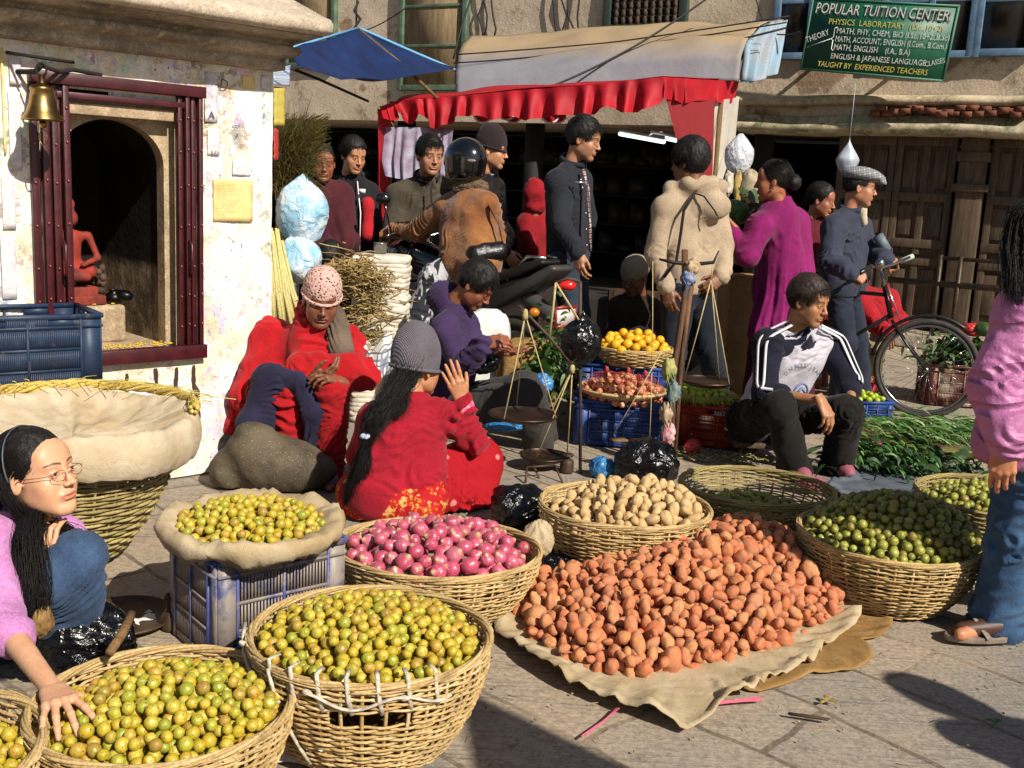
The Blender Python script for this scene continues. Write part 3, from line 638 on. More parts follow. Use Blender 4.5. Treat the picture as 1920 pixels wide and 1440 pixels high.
for base, dx, cnt in ((-.80, .043, 4), (-.155, .032, 4)):
    lf = MB()
    for i in range(cnt):
        t0 = base+i*dx; wallbox(lf, t0, t0+dx*.62, .004, .03+.012*(i % 2), .63, 1.765)
        wallbox(lf, t0+dx*.66, t0+dx*.9, .002, .016, .63, 1.765)
    lo = obj('gate_leaf', lf, M_MR, gt, smooth=False, bevel=.003)
    rv = MB()
    for i in range(cnt):
        for z in (.72, .86, 1.0, 1.18, 1.36, 1.52, 1.66): rv.sph(SP(base+i*dx+dx*.3, .033+.012*(i % 2), z+.012*(i % 2)), (.006,)*3, 8, 5)
    obj('rivets', rv, plain('rivet_metal', '8a5048', .35, metal=.6), lo)
    hd = MB(); t0 = base+(dx*2.6 if base < -.5 else dx*1.3); hd.tube([SP(t0, .05, 1.12), SP(t0, .075, 1.10), SP(t0, .075, .98), SP(t0, .05, .96)], .007, 6); obj('handle', hd, M_MR, lo)
m = MB()
for x0, y0, L in ((290, 690, 90), (330, 688, 62), (362, 684, 100), (235, 700, 40)):
    t, z = stz(x0, y0); zz = np.linspace(z, z-L/395, 12); wd = .009*(.6+.6*RNG.random(12)); off = .006*noise(np.stack([zz*18, zz*0+x0, zz*0], 1)); 
    for i in range(11):
        q = [.056 if v < .42 else .009 for v in (zz[i], zz[i+1])]; m.add([SP(t+off[i]-wd[i], q[0], zz[i]), SP(t+off[i]+wd[i], q[0], zz[i]), SP(t+off[i+1]+wd[i+1], q[1], zz[i+1]), SP(t+off[i+1]-wd[i+1], q[1], zz[i+1])], [[0, 1, 2, 3]])
obj('drip_stain', m, plain('drip', '3a2418', .8), shr, smooth=False)
# idol and offerings
M_ID = plain('red_stone', '963020', .8, '5a2014', 14, bs=40, bd=.004); idl = thing('idol', 'red painted stone seated idol inside the shrine niche', 'statue', SP(-.53, -.40, .80))
f = Fld(SP(-.50, -.32, .8)-.3, SP(-.50, -.32, .8)+.6, .009)
def q(a, b, c_): return SP(-.52+a*1.25, -.31+b, .8+c_*1.35)
f.rc(q(-.06, 0, .12), q(.06, 0, .12), .035, None, .03); f.rc(q(.06, .02, .11), q(-.03, .08, .10), .03, .022, .02); f.rc(q(-.06, .02, .11), q(.03, .08, .10), .03, .022, .02); f.rc(q(0, -.01, .13), q(0, -.01, .22), .042, .05, .03)
f.rc(q(-.06, 0, .235), q(.06, 0, .235), .02, None, .02); f.rc(q(.065, 0, .235), q(.09, .03, .16), .017, .014, .01); f.rc(q(-.065, 0, .235), q(-.085, .03, .16), .017, .014, .01); f.rc(q(.09, .03, .16), q(.02, .07, .14), .014, .012, .01)
f.ell(q(0, .005, .295), (.032, .032, .04), .02); f.ell(q(0, 0, .34), (.022, .022, .03), .01); V, Q = f.mesh(); m = MB(); m.add(V, Q); obj('figure', m, M_ID, idl)
m = MB()
for i, (a, h) in enumerate(((.13, .045), (.10, .085))): wallbox(m, -.52-a, -.52+a, -.31-a*.6, -.31+a*.6, .802, .80+h)
obj('plinth', m, M_ID, idl, smooth=False, bevel=.006)
car = MB(); rg = np.random.default_rng(4)
for i in range(26): car.sph(SP(-.40+rg.uniform(-.05, .07), -.42+rg.uniform(-.08, .1), .83+rg.uniform(0, .13)), (rg.uniform(.014, .03), .02, rg.uniform(.012, .024)), 8, 6)
tag(obj('carved_stone', car, plain('old_carving', '5a4030', .85, '33261c', 12, bs=50)), 'small weathered carved stones beside the red idol', 'carving')
m = MB(); m.lathe([(0, .0), (.03, .0), (.045, .02), (.038, .045), (.02, .055), (.024, .065)], 18, SP(-.34, -.27, .802)); m.sph(SP(-.31, -.24, .84), (.05, .03, .03), 12, 8); tag(obj('oil_lamp', m, plain('black_metal', '0f0e0d', .35, metal=.6)), 'black metal oil lamp on the shrine ledge', 'lamp')
m = MB()
for i in range(90):
    t_ = rg.uniform(-.66, -.33); m.sph(SP(t_, rg.uniform(-.4, -.23), .806), (.005, .007, .004), 6, 4)
    m.sph(SP(rg.uniform(-.5, -.14), rg.uniform(-.15, -.03), .629), (.005, .007, .004), 6, 4)
tag(obj('petals', m, plain('yellow_petal', 'c0a020', .7)), 'scattered yellow petals and rice offered on the niche ledge', 'petals', kind='stuff')
# bell
M_BR = plain('brass', 'a08250', .33, '75603a', 10, metal=1, bs=20, bd=.001); M_RB = plain('dark_rope', '1c1512', .9, bs=60)
bc = onplane(79, 182, SO+SN*.24, SN); bl = thing('bell', 'brass temple bell hanging left of the shrine gate', 'bell', bc-A(0, 0, .15))
m = MB(); pr = [(.0, .085), (.012, .085), (.014, .055), (.022, .048), (.042, .04), (.047, .03), (.043, .025), (.046, .0), (.052, -.03), (.062, -.06), (.079, -.083), (.081, -.09), (.074, -.09), (.05, -.05), (.04, .02)]; m.lathe(pr, 32, bc); obj('bell_body', m, M_BR, bl)
m = MB(); m.tube([bc+A(0, 0, .03), bc-A(0, 0, .10)], .006, 6); m.sph(bc-A(0, 0, .105), (.016,)*3, 10, 7); a_ = np.linspace(0, 2*pi, 16); m.tube(np.stack([bc[0]+.016*np.sin(a_), bc[1]+0*a_, bc[2]-.155+.03*np.cos(a_)], 1), .003, 5); obj('clapper', m, M_BR, bl)
m = MB(); h = bc+A(0, 0, .12); a_ = np.linspace(0, 2*pi, 14); m.tube(np.stack([h[0]+.02*np.cos(a_), h[1]+0*a_, h[2]-.015+.025*np.sin(a_)], 1), .005, 5)
m.tube([h, SP(-.80, .1, 1.80), SP(-.84, .0, 1.80)], .011, 7); m.tube([h, SP(-.70, .1, 1.81), SP(-.62, .03, 1.83), SP(-.5, .03, 1.82)], .009, 7); m.tube([SP(-.88, .02, 1.87), h+A(0, 0, .03), SP(-.62, .03, 1.86)], .008, 6); obj('hanger', m, M_RB, bl)
# posters
def texto(mb, s, size, o, ex, ey, ez=None, lift=.003, align='LEFT', sx=1., shear=0., ext=0.):
    cu = bpy.data.curves.new('t', 'FONT'); cu.body = s; cu.size = size; cu.align_x = align; cu.shear = shear; cu.extrude = ext; cu.resolution_u = 2
    ob = bpy.data.objects.new('t', cu); COL.objects.link(ob); dg = bpy.context.evaluated_depsgraph_get(); me = ob.evaluated_get(dg).to_mesh()
    ez = np.cross(ex, ey) if ez is None else ez
    V = np.array([v.co[:] for v in me.vertices]); Fs = {}
    for p_ in me.polygons: Fs.setdefault(len(p_.vertices), []).append(list(p_.vertices))
    if len(V): mb.add(np.array(o)+V[:, :1]*sx*np.array(ex)+V[:, 1:2]*np.array(ey)+(V[:, 2:]+lift)*np.array(ez), *[np.array(v) for v in Fs.values()])
    ob.evaluated_get(dg).to_mesh_clear(); bpy.data.objects.remove(ob); bpy.data.curves.remove(cu)
def poster(px, label, mat, lines=(), cm=None, q=.010, name='poster', th=.0005):
    (t0, z1), (t1, z0) = stz(px[0], px[1], q), stz(px[2], px[3], q); r = thing(name, label, 'poster', SP((t0+t1)/2, q, z0)); m = MB()
    k = 9; T, Z_ = np.meshgrid(np.linspace(t0, t1, k), np.linspace(z0, z1, k), indexing='ij'); p = SO+T[..., None]*SWv+Z_[..., None]*A(0, 0, 1)+SN*q; p = p+SN*(.003*noise(p*30))[..., None]; m.grid(p); obj('sheet', m, mat, r, solid=th)
    if lines:
        m = MB()
        for s_, u, v, sz in lines: texto(m, s_, sz, SP(t0+(t1-t0)*u, q+.006, z0+(z1-z0)*v), SWv, A(0, 0, 1), SN)
        obj('print', m, cm or plain('ink_red', '8a3020', .8), r, smooth=False)
M_PA = plain('paper_yellow', 'e0c88a', .85, 'cdb070', 12); M_PW = plain('paper_faded', 'd2ccca', .85, 'a8a0b0', 30, .4, .6); M_PB = plain('paper_purple', 'b4aebc', .85, 'd8d0c8', 34, .35, .6)
ln = [(s_, .06, .9-i*.068, .0145) for i, s_ in enumerate(['~~~~~~ ~~~ ~~~~', '~~ ~~~~~~ ~~~', '~~~~~ ~ ~~~ ~~~~~', '~~~~ ~~~~~~ ~~', '~ ~~~~ ~~~~~~~~', '~~~~~~ ~~~', '~~~ ~~~~~ ~~~~~', '~~~~~~~ ~~ ~~~', '~~ ~~~ ~~~~~', '~~~~ ~~~~ ~~', '~~~~~~ ~~~~', '~~~ ~~'])]
poster((400, 335, 474, 416), 'yellow printed notice pasted on the white shrine wall', M_PA, ln)
poster((384, 134, 408, 230), 'faded purple and pink poster scraps beside the gate', M_PW); poster((490, 140, 508, 170), 'pale scrap of paper high by the shrine corner', M_PW)
poster((389, 240, 412, 292), 'torn lilac poster scrap with pink marks below the others', M_PB); poster((0, 440, 32, 560), 'bleached crowd poster at the far left edge', M_PB); poster((14, 170, 42, 320), 'purple film poster left of the bell', M_PB); poster((2, 330, 30, 430), 'faded pink poster of small figures above the navy crate', M_PB); poster((16, 96, 40, 160), 'torn cream poster scrap beside the bell hook', M_PW); poster((436, 300, 470, 330), 'small torn purple scrap above the yellow notice', M_PB); poster((455, 140, 478, 168), 'tiny pale scrap high on the white wall', M_PA); poster((0, 88, 12, 290), 'tall yellow poster at the left picture edge', M_PA)
m = MB(); M_INK = plain('ink_dark', '3a3048', .8)
for s_, x, y, sz in (('D', 412, 165, .06), ('A', 390, 222, .05), ('X', 440, 258, .03), ('x', 492, 178, .03), ('x', 492, 200, .03), ('8', 492, 220, .03), ('1', 492, 232, .03), ('LO', 396, 290, .03), ('~', 440, 240, .04), ('~', 450, 275, .03)):
    p = onplane(x, y, SO+SN*.014, SN); texto(m, s_, sz, p, SWv, A(0, 0, 1), SN)
tag(obj('graffiti', m, M_INK, smooth=False), 'small scribbled dark graffiti letters on the white wall', 'graffiti')

# old house across the street ------------------------------------------------
FO, FWv, FN = A(4.45, 11.0, 0), A(cos(pi/6), -sin(pi/6), 0), A(-sin(pi/6), -cos(pi/6), 0)
def FP(s, n, z): return FO+FWv*s+FN*n+A(0, 0, z)
def fsz(x, y, q=0.):
    p = onplane(x, y, FO+FN*q, FN); return (p-FO)@FWv, p[2]
FR = np.stack([FWv, FN, A(0, 0, 1)], 1)
def fbox(mb, s0, s1, n0, n1, z0, z1): mb.box(FP((s0+s1)/2, (n0+n1)/2, (z0+z1)/2), (s1-s0, n1-n0, z1-z0), FR); return mb
def oldwall():
    n = NT('old_plaster', .92, 0, .2); v = n.map((1, 1, 1), (0, 0, -pi/6)); br = n.new('TexBrick'); br.inputs['Scale'].default_value = 1; vv = n.map((1, 1, 1), (pi/2, 0, -pi/6)); cx_ = n.new('SeparateXYZ'); n.link(n.tc.outputs['Object'], cx_.inputs[0]); cb = n.new('CombineXYZ')
    sx_ = n.math('ADD', n.math('MULTIPLY', cx_.outputs[0], .866), n.math('MULTIPLY', cx_.outputs[1], -.5)); n.link(sx_, cb.inputs[0]); n.link(cx_.outputs[2], cb.inputs[1]); n.link(cb.outputs[0], br.inputs['Vector'])
    n.setin(br, **{'Brick Width': .24, 'Row Height': .075, 'Mortar Size': .01, 'Color1': (.30, .19, .12, 1), 'Color2': (.22, .14, .09, 1), 'Mortar': (.26, .21, .15, 1)})
    c = n.ramps(n.noise(.9, 7, .6), [(.3, (.36, .28, .19)), (.5, (.47, .38, .28)), (.68, (.42, .34, .26))]); c = n.mix(n.ramp(n.noise(5, 6, .7), .56, .7), c, (.22, .16, .11)); br_m = n.ramp(n.noise(.8, 4, .6, n.map(loc=(7, 3, 1))), .60, .62); c = n.mix(br_m, c, br.outputs['Color']); c = n.mix(.35, c, n.ramp(n.noise(60, 3), .2, .8), 'OVERLAY')
    n.col(c); n.bump(n.noise(5, 6), .6, .02, n.bump(n.noise(40, 4), .5, .006)); return n.m
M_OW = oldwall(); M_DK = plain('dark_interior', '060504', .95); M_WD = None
def woodmat(name, c1, c2, sc=1., rough=.75, ax=(14, 14, 1.2)):
    n = NT(name, rough, 0, .3); v = n.map(ax); a = n.noise(1.6*sc, 5, .6, v, 1.2); c = n.mix(n.ramp(a, .35, .65), hexc(c1), hexc(c2)); c = n.mix(n.ramp(n.noise(3, 5), .55, .75), c, tuple(x*.45 for x in hexc(c1))); n.col(n.mix(.3, c, n.ramp(n.noise(90, 3), .2, .8), 'OVERLAY')); n.bump(a, .6, .006, n.bump(n.noise(50, 3), .3, .003)); MATS[name] = n.m; return n.m
M_WD = woodmat('old_wood', '7a5f3c', '544026'); M_WB = plain('blue_paint', '5f7890', .6, '47607a', 9, bs=40); M_GN = plain('green_paint', '5a6e58', .6, '3e4f40', 9, bs=40)
hs = thing('old_house', 'long old plastered house with ledges and wooden windows across the street', 'house', FP(-4, -1.5, 0))
s_of = lambda x, y=100: fsz(x, y)[0]
zl1 = fsz(1700, 240, .22)[1]; zl0 = 2.12
m = MB()
S_, Z_ = np.meshgrid(np.linspace(-13.5, 2.4, 180), np.linspace(zl1+.0, 7.5, 60), indexing='ij'); p = FO+S_[..., None]*FWv+Z_[..., None]*A(0, 0, 1); m.grid(p+FN*(.03*noise(p*1.1)+.01*noise(p*5))[..., None])
fbox(m, -13.6, 2.5, -4.7, -.05, zl1+.05, zl1+.16); obj('wall', m, M_OW, hs)
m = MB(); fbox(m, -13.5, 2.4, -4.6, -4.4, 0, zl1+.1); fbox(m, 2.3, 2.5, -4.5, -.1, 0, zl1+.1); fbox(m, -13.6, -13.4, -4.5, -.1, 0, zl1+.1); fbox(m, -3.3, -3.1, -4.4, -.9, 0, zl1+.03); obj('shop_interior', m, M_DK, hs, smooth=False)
def ledge(name, pxs, q, th, prof, mat, x0=1380, seed=0):
    s0, z0 = fsz(x0, pxs[0], q); s1, z1 = fsz(1925, pxs[1], q); zc = (z0+z1)/2; m = MB(); S = np.linspace(s0, 2.6, 70); pr = np.array(prof)
    g_ = np.stack([[FP(s, n0, zc+z_) for n0, z_ in pr] for s in S]); g_ = g_+FN*(.035*noise(g_*2.7+seed)*(pr[:, 0] > .1))[..., None]+A(0, 0, 1)*(.02*noise(g_*2.1+seed+5))[..., None]; m.grid(g_); return obj(name, m, mat, hs)
M_LG = dirtystone('ledge_stone', (.50, .41, .27), (.25, .20, .13), 3); M_MS = dirtystone('mossy_stone', (.46, .38, .26), (.12, .13, .06), 5)
ledge('upper_ledge', (176, 186), .16, .1, [(0, .03), (.13, .0), (.16, -.03), (.15, -.07), (.08, -.09), (0, -.09)], M_LG)
ledge('lower_ledge', (238, 238), .24, .1, [(0, .13), (.08, .12), (.1, .05), (.22, .03), (.24, 0), (.235, -.04), (.2, -.06), (-.3, -.07)], M_MS, seed=4)
# brick scar under the ledge
m = MB(); rg = np.random.default_rng(3)
for i in range(26):
    s_, z_ = fsz(1640+i*11.5, 208+rg.integers(-6, 7), .2); fbox(m, s_-.05, s_+.05, 0, .205+rg.uniform(0, .02), z_-.025, z_+.025)
obj('exposed_brick', m, plain('brick', '7a4630', .9, '54301f', 10, bs=40), hs, smooth=False)
def window(px, depth, mf, mp, nx=1, ny=1, shut=False, name='window', fw=.07):
    (s0, z1), (s1, z0) = fsz(px[0], px[1]), fsz(px[2], px[3]); fr = MB()
    fbox(fr, s0-fw, s0, -.05, .09, z0-fw, z1+fw); fbox(fr, s1, s1+fw, -.05, .09, z0-fw, z1+fw); fbox(fr, s0, s1, -.05, .088, z0-fw, z0); fbox(fr, s0, s1, -.05, .088, z1, z1+fw)
    for i in range(1, nx): c_ = s0+(s1-s0)*i/nx; fbox(fr, c_-.03, c_+.03, -.05, .07, z0, z1)
    for i in range(1, ny): c_ = z0+(z1-z0)*i/ny; fbox(fr, s0, s1, -.05, .065, c_-.02, c_+.02)
    o = obj(name, fr, mf, hs, smooth=False, bevel=.006); pn = MB(); fbox(pn, s0-.01, s1+.01, .035, .05, z0-.01, z1+.01); obj('pane', pn, mp, o, smooth=False); return o
M_PN = plain('dark_pane', '1a1512', .25); M_SH = woodmat('shutter_wood', '8a7658', '6a5840')
window((548, -90, 626, 118), .1, M_GN, M_SH, 1, 3); window((766, -60, 868, 160), .1, M_GN, M_SH, 1, 3); window((1478, -90, 1512, 100), .1, M_WB, M_PN, 1, 2); window((1680, -90, 1824, 96), .1, M_WB, M_PN, 2, 2); window((1850, -90, 1926, 92), .1, M_WB, M_PN, 1, 2)
cw = window((1160, -120, 1276, 44), .1, plain('dark_green_wood', '2c3a30', .7), M_DK, 1, 1, fw=.1); lat = MB(); (s0, z1), (s1, z0) = fsz(1160, -60), fsz(1276, 44)
for i in range(9):
    for j in range(8): lat.lathe([(.0, -.05), (.018, -.04), (.03, 0), (.018, .04), (0, .05)], 8, FP(s0+(s1-s0)*(i+.5)/9, .075, z0+(z1-z0)*(j+.5)/8))
for i in range(9): c_ = z0+(z1-z0)*i/8; fbox(lat, s0, s1, .055, .08, c_-.012, c_+.012)
obj('carved_lattice', lat, plain('carved_wood', '4a3826', .8, '2a2018', 20, bs=60), cw)
# doors under the ledge
dn = -.20; M_DW = woodmat('door_wood', '5c4c3c', '3e3226', 1.2); sA, _ = fsz(1562, 400, dn); sB = 2.35; zt = zl1+.03
m = MB(); fbox(m, -13.5, 2.5, -.75, .3, 0, .14); obj('step', m, M_DS, hs, smooth=False, bevel=.015)
pst = fsz(1815, 400, dn)[0]
for d0, d1 in ((sA, pst-.16), (pst+.16, sB)):
    nl = max(2, int(round((d1-d0)/.52)))
    for i in range(nl):
        a0 = d0+(d1-d0)*i/nl; a1 = d0+(d1-d0)*(i+1)/nl-.008; m = MB(); fbox(m, a0+.03, a1-.03, dn-.03, dn, .15, zt); rg_ = np.random.default_rng(i)
        for k in range(3): c0 = a0+(a1-a0)*k/2; fbox(m, c0-.035+(.035 if k == 0 else 0)-(.035 if k == 2 else 0), c0+.035+(.035 if k == 0 else 0)-(.035 if k == 2 else 0), dn-.02, dn+.035, .15, zt)
        for zz in (.2, .82, 1.0, 1.48, 2.05): fbox(m, a0+.002, a1-.002, dn-.02, dn+.045, zz, zz+.09)
        for k in range(2): c0 = a0+(a1-a0)*(k+.5)/2; [fbox(m, c0-.065, c0+.065, dn-.02, dn+.02, z0_, z1_) for z0_, z1_ in ((.36, .78), (1.13, 1.44), (1.62, 2.0))]
        obj('door', m, M_DW, hs, smooth=False, bevel=.004)
m = MB(); fbox(m, pst-.13, pst+.13, dn-.05, dn+.12, .14, zt); fbox(m, pst-.18, pst+.18, dn-.05, dn+.16, 1.6, 1.68); fbox(m, pst-.16, pst+.16, dn-.05, dn+.15, 1.9, 2.0); obj('carved_post', m, M_DW, hs, smooth=False, bevel=.012)
for x in (1430, 1000, 760): m = MB(); s_, _ = fsz(x, 300, -.3); fbox(m, s_-.09, s_+.09, -.4, -.22, .14, zl1+.05); obj('shop_post', m, plain('dark_wood', '120d09', .8), hs, smooth=False)
# goods in the dark shop
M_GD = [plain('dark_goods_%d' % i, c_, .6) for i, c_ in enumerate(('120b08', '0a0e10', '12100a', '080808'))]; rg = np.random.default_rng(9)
shf = thing('shop_shelf', 'dim shelves stacked with packets deep inside the shop', 'shelf', FP(-6, -3, 0.15)); mm = [MB() for _ in range(4)]; sh = MB()
for j in range(5): fbox(sh, -11, -3.4, -3.3, -2.8, .5+j*.42, .53+j*.42)
for i in range(230): s_ = rg.uniform(-10.8, -3.6); j = rg.integers(0, 5); w_ = rg.uniform(.05, .16); h_ = rg.uniform(.08, .3); fbox(mm[i % 4], s_-w_, s_+w_, -3.1, -2.83+rg.uniform(-.05, .05), .535+j*.42, .535+j*.42+h_)
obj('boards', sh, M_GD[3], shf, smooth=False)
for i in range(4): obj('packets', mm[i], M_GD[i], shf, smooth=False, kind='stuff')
# railing in front of the doors
M_IR = plain('dark_iron', '2c2620', .5, '4a3a2a', 14, metal=.5, bs=40); rl = thing('railing', 'low dark iron railing with two bars in front of the wooden doors', 'railing', FP(0, .25, .0)); rn = .25
(sa, za), (sb, zb) = fsz(1690, 478, rn), fsz(1925, 497, rn); (sc_, z2) = fsz(1760, 532, rn)
for z_, r_ in ((za, .02), (z2, .032)): m = MB(); m.tube([FP(sa-.1, rn, z_), FP(2.4, rn, z_-.0)], r_, 8); obj('rail', m, M_IR, rl)
for x in (1612, 1757, 1795): s_ = fsz(x, 540, rn)[0]; m = MB(); m.tube([FP(s_, rn, .0), FP(s_, rn, za+.03)], .026, 8); obj('post', m, M_IR, rl)

# sign board ------------------------------------------------
sgc = [onplane(x, y, FO+FN*.42+A(0, 0, 0), FN) for x, y in ((1517, -2), (1791, 10), (1767, 153), (1503, 128))]
sg = thing('sign_board', 'green painted tuition centre sign with white and yellow lettering', 'sign', (sgc[2]+sgc[3])/2)
M_SG = plain('sign_green', '0f5a40', .5, '0c4a36', 6, bs=20, bd=.001)
ex = (sgc[1]-sgc[0]+sgc[2]-sgc[3])/2; wS = np.linalg.norm(ex); ex /= wS; ey = (sgc[0]-sgc[3]+sgc[1]-sgc[2])/2; ey -= ex*(ey@ex); hS = np.linalg.norm(ey); ey /= hS; ez = np.cross(ex, ey); o = (sgc[2]+sgc[3])/2-ex*wS/2
m = MB(); R3 = np.stack([ex, ey, ez], 1); m.box(o+ex*wS/2+ey*hS/2, (wS, hS, .03), R3); obj('board', m, M_SG, sg, smooth=False)
m = MB(); t_ = .018
for a_, b_, c_, d_ in ((wS/2, 0, wS+t_, t_), (wS/2, hS, wS+t_, t_), (0, hS/2, t_, hS), (wS, hS/2, t_, hS)): m.box(o+ex*a_+ey*b_, (c_, d_, .04), R3)
obj('frame', m, plain('sign_edge', '3a6a58', .6), sg, smooth=False)
m = MB(); m.box(o+ex*wS*.2+ey*hS*.5-ez*.2, (.03, .03, .4), R3); m.box(o+ex*wS*.8+ey*hS*.5-ez*.2, (.03, .03, .4), R3); obj('bracket', m, M_IR, sg, smooth=False)
wt = plain('sign_white', 'dcdcd6', .6, 'a8a89c', 60, .45, .6); yl = plain('sign_yellow', 'c8b858', .6)
def sline(mb, s_, u, v, size, width, shear=0): 
    q_ = MB(); texto(q_, s_, size, A(0, 0, 0), A(1, 0, 0), A(0, 1, 0), A(0, 0, 1), 0, shear=shear); V = np.vstack(q_.V); L = V[:, 0].max()-V[:, 0].min(); k = width*wS/L
    mb.add(o+ex*(u*wS)+ey*(v*hS)+(V[:, :1]-V[:, 0].min())*k*ex+V[:, 1:2]*ey+ez*.02, *[f_ for f_ in q_.F])
w1, y1 = MB(), MB(); sh_ = MB()
sline(w1, 'POPULAR TUITION CENTER', .035, .80, hS*.21, .92, .12); sline(sh_, 'POPULAR TUITION CENTER', .045, .775, hS*.21, .92, .12); sline(y1, 'PHYSICS  LABORATARY  (I.Sc.,10+2)', .145, .655, hS*.115, .79)
sline(w1, 'MATH, PHY, CHEM, BIO (I.Sc.,10+2.,B.Sc)', .215, .535, hS*.115, .77); sline(w1, 'MATH, ACCOUNT, ENGLISH (I.Com., B.Com.)', .215, .42, hS*.115, .765); sline(w1, 'MATH, ENGLISH    (I.A., B.A)', .215, .305, hS*.115, .53); sline(w1, 'ENGLISH & JAPANESE LANGUAGE', .205, .18, hS*.11, .66); sline(y1, 'TAUGHT BY  EXPERIENCED TEACHERS', .12, .055, hS*.11, .77, .1)
for txt, u, v, a_, sz, wd in (('THEORY', .01, .37, .42, .12, .17), ('CLASSES', .865, .165, .3, .1, .13)):
    q_ = MB(); texto(q_, txt, hS*sz, A(0, 0, 0), A(1, 0, 0), A(0, 1, 0), A(0, 0, 1), 0); V = np.vstack(q_.V); k = wd*wS/(V[:, 0].max()-V[:, 0].min()); x_, y_ = V[:, 0]*k, V[:, 1]; w1.add(o+ex*(u*wS)+ey*(v*hS)+np.outer(x_*cos(a_)-y_*sin(a_), ex)+np.outer(x_*sin(a_)+y_*cos(a_), ey)+ez*.02, *q_.F)
w1.tube([o+ex*wS*.02+ey*hS*.31+ez*.02, o+ex*wS*.19+ey*hS*.46+ez*.02], .004, 4); w1.tube([o+ex*wS*.212+ey*hS*.62+ez*.02, o+ex*wS*.195+ey*hS*.6+ez*.02, o+ex*wS*.197+ey*hS*.48+ez*.02, o+ex*wS*.18+ey*hS*.455+ez*.02, o+ex*wS*.197+ey*hS*.43+ez*.02, o+ex*wS*.197+ey*hS*.31+ez*.02, o+ex*wS*.212+ey*hS*.29+ez*.02], .005, 4)
obj('shadow_lettering', sh_, plain('sign_shade', '3a4440', .6), sg, smooth=False); w1.V = [v+ez*.002 for v in w1.V]; obj('white_lettering', w1, wt, sg, smooth=False); obj('yellow_lettering', y1, yl, sg, smooth=False)

# cables ------------------------------------------------
M_CB = plain('cable_black', '14110f', .7)
def cable(pts, r=.008, label=None, sag=.15):
    a, b = P(*pts[0]), P(*pts[-1]); q_ = [P(*p_) for p_ in pts]; k = 24; u = np.linspace(0, 1, k); seg = np.linspace(0, 1, len(q_)); c_ = np.stack([np.interp(u, seg, [v[i] for v in q_]) for i in range(3)], 1); c_[:, 2] -= sag*4*u*(1-u); m = MB(); m.tube(c_, r, 5)
    return tag(obj('cable', m, M_CB), label, 'cable', 'loose black cables strung across the house front')
for k, (c_, sg_) in enumerate((([(850, 118, 10.6), (1100, 85, 10.4), (1475, 42, 9.8)], .05), ([(850, 132, 10.6), (1060, 112, 10.3), (1475, 52, 9.8)], .12), ([(860, 102, 10.6), (1150, 75, 10.3), (1480, 30, 9.9)], .02), ([(1000, 175, 9.6), (1200, 60, 10), (1400, -60, 10.4)], .1), ([(545, 30, 13), (640, 25, 13), (760, 15, 12.5)], .25), ([(890, -20, 12), (880, 40, 12), (850, 110, 11.8)], -.2), ([(1410, -30, 11.5), (1440, 40, 11), (1500, 60, 10.5)], .1))): cable(c_, .007+.003*(k % 2), 'loose black cable strung across the old house front', sg_)
tb = MB(); rg = np.random.default_rng(2)
for i in range(7):
    x = 905+i*9+rg.uniform(-5, 5) if i < 3 else 1000+i*14; q_ = [onplane(x+rg.uniform(-8, 8), y, FO+FN*.06, FN) for y in (-30, 0, 30, 55, 75)]; tb.tube(q_, .012, 5)
tag(obj('wall_wires', tb, M_CB), 'tangle of black wires hanging on the house wall above the canopy', 'wires', kind='stuff')
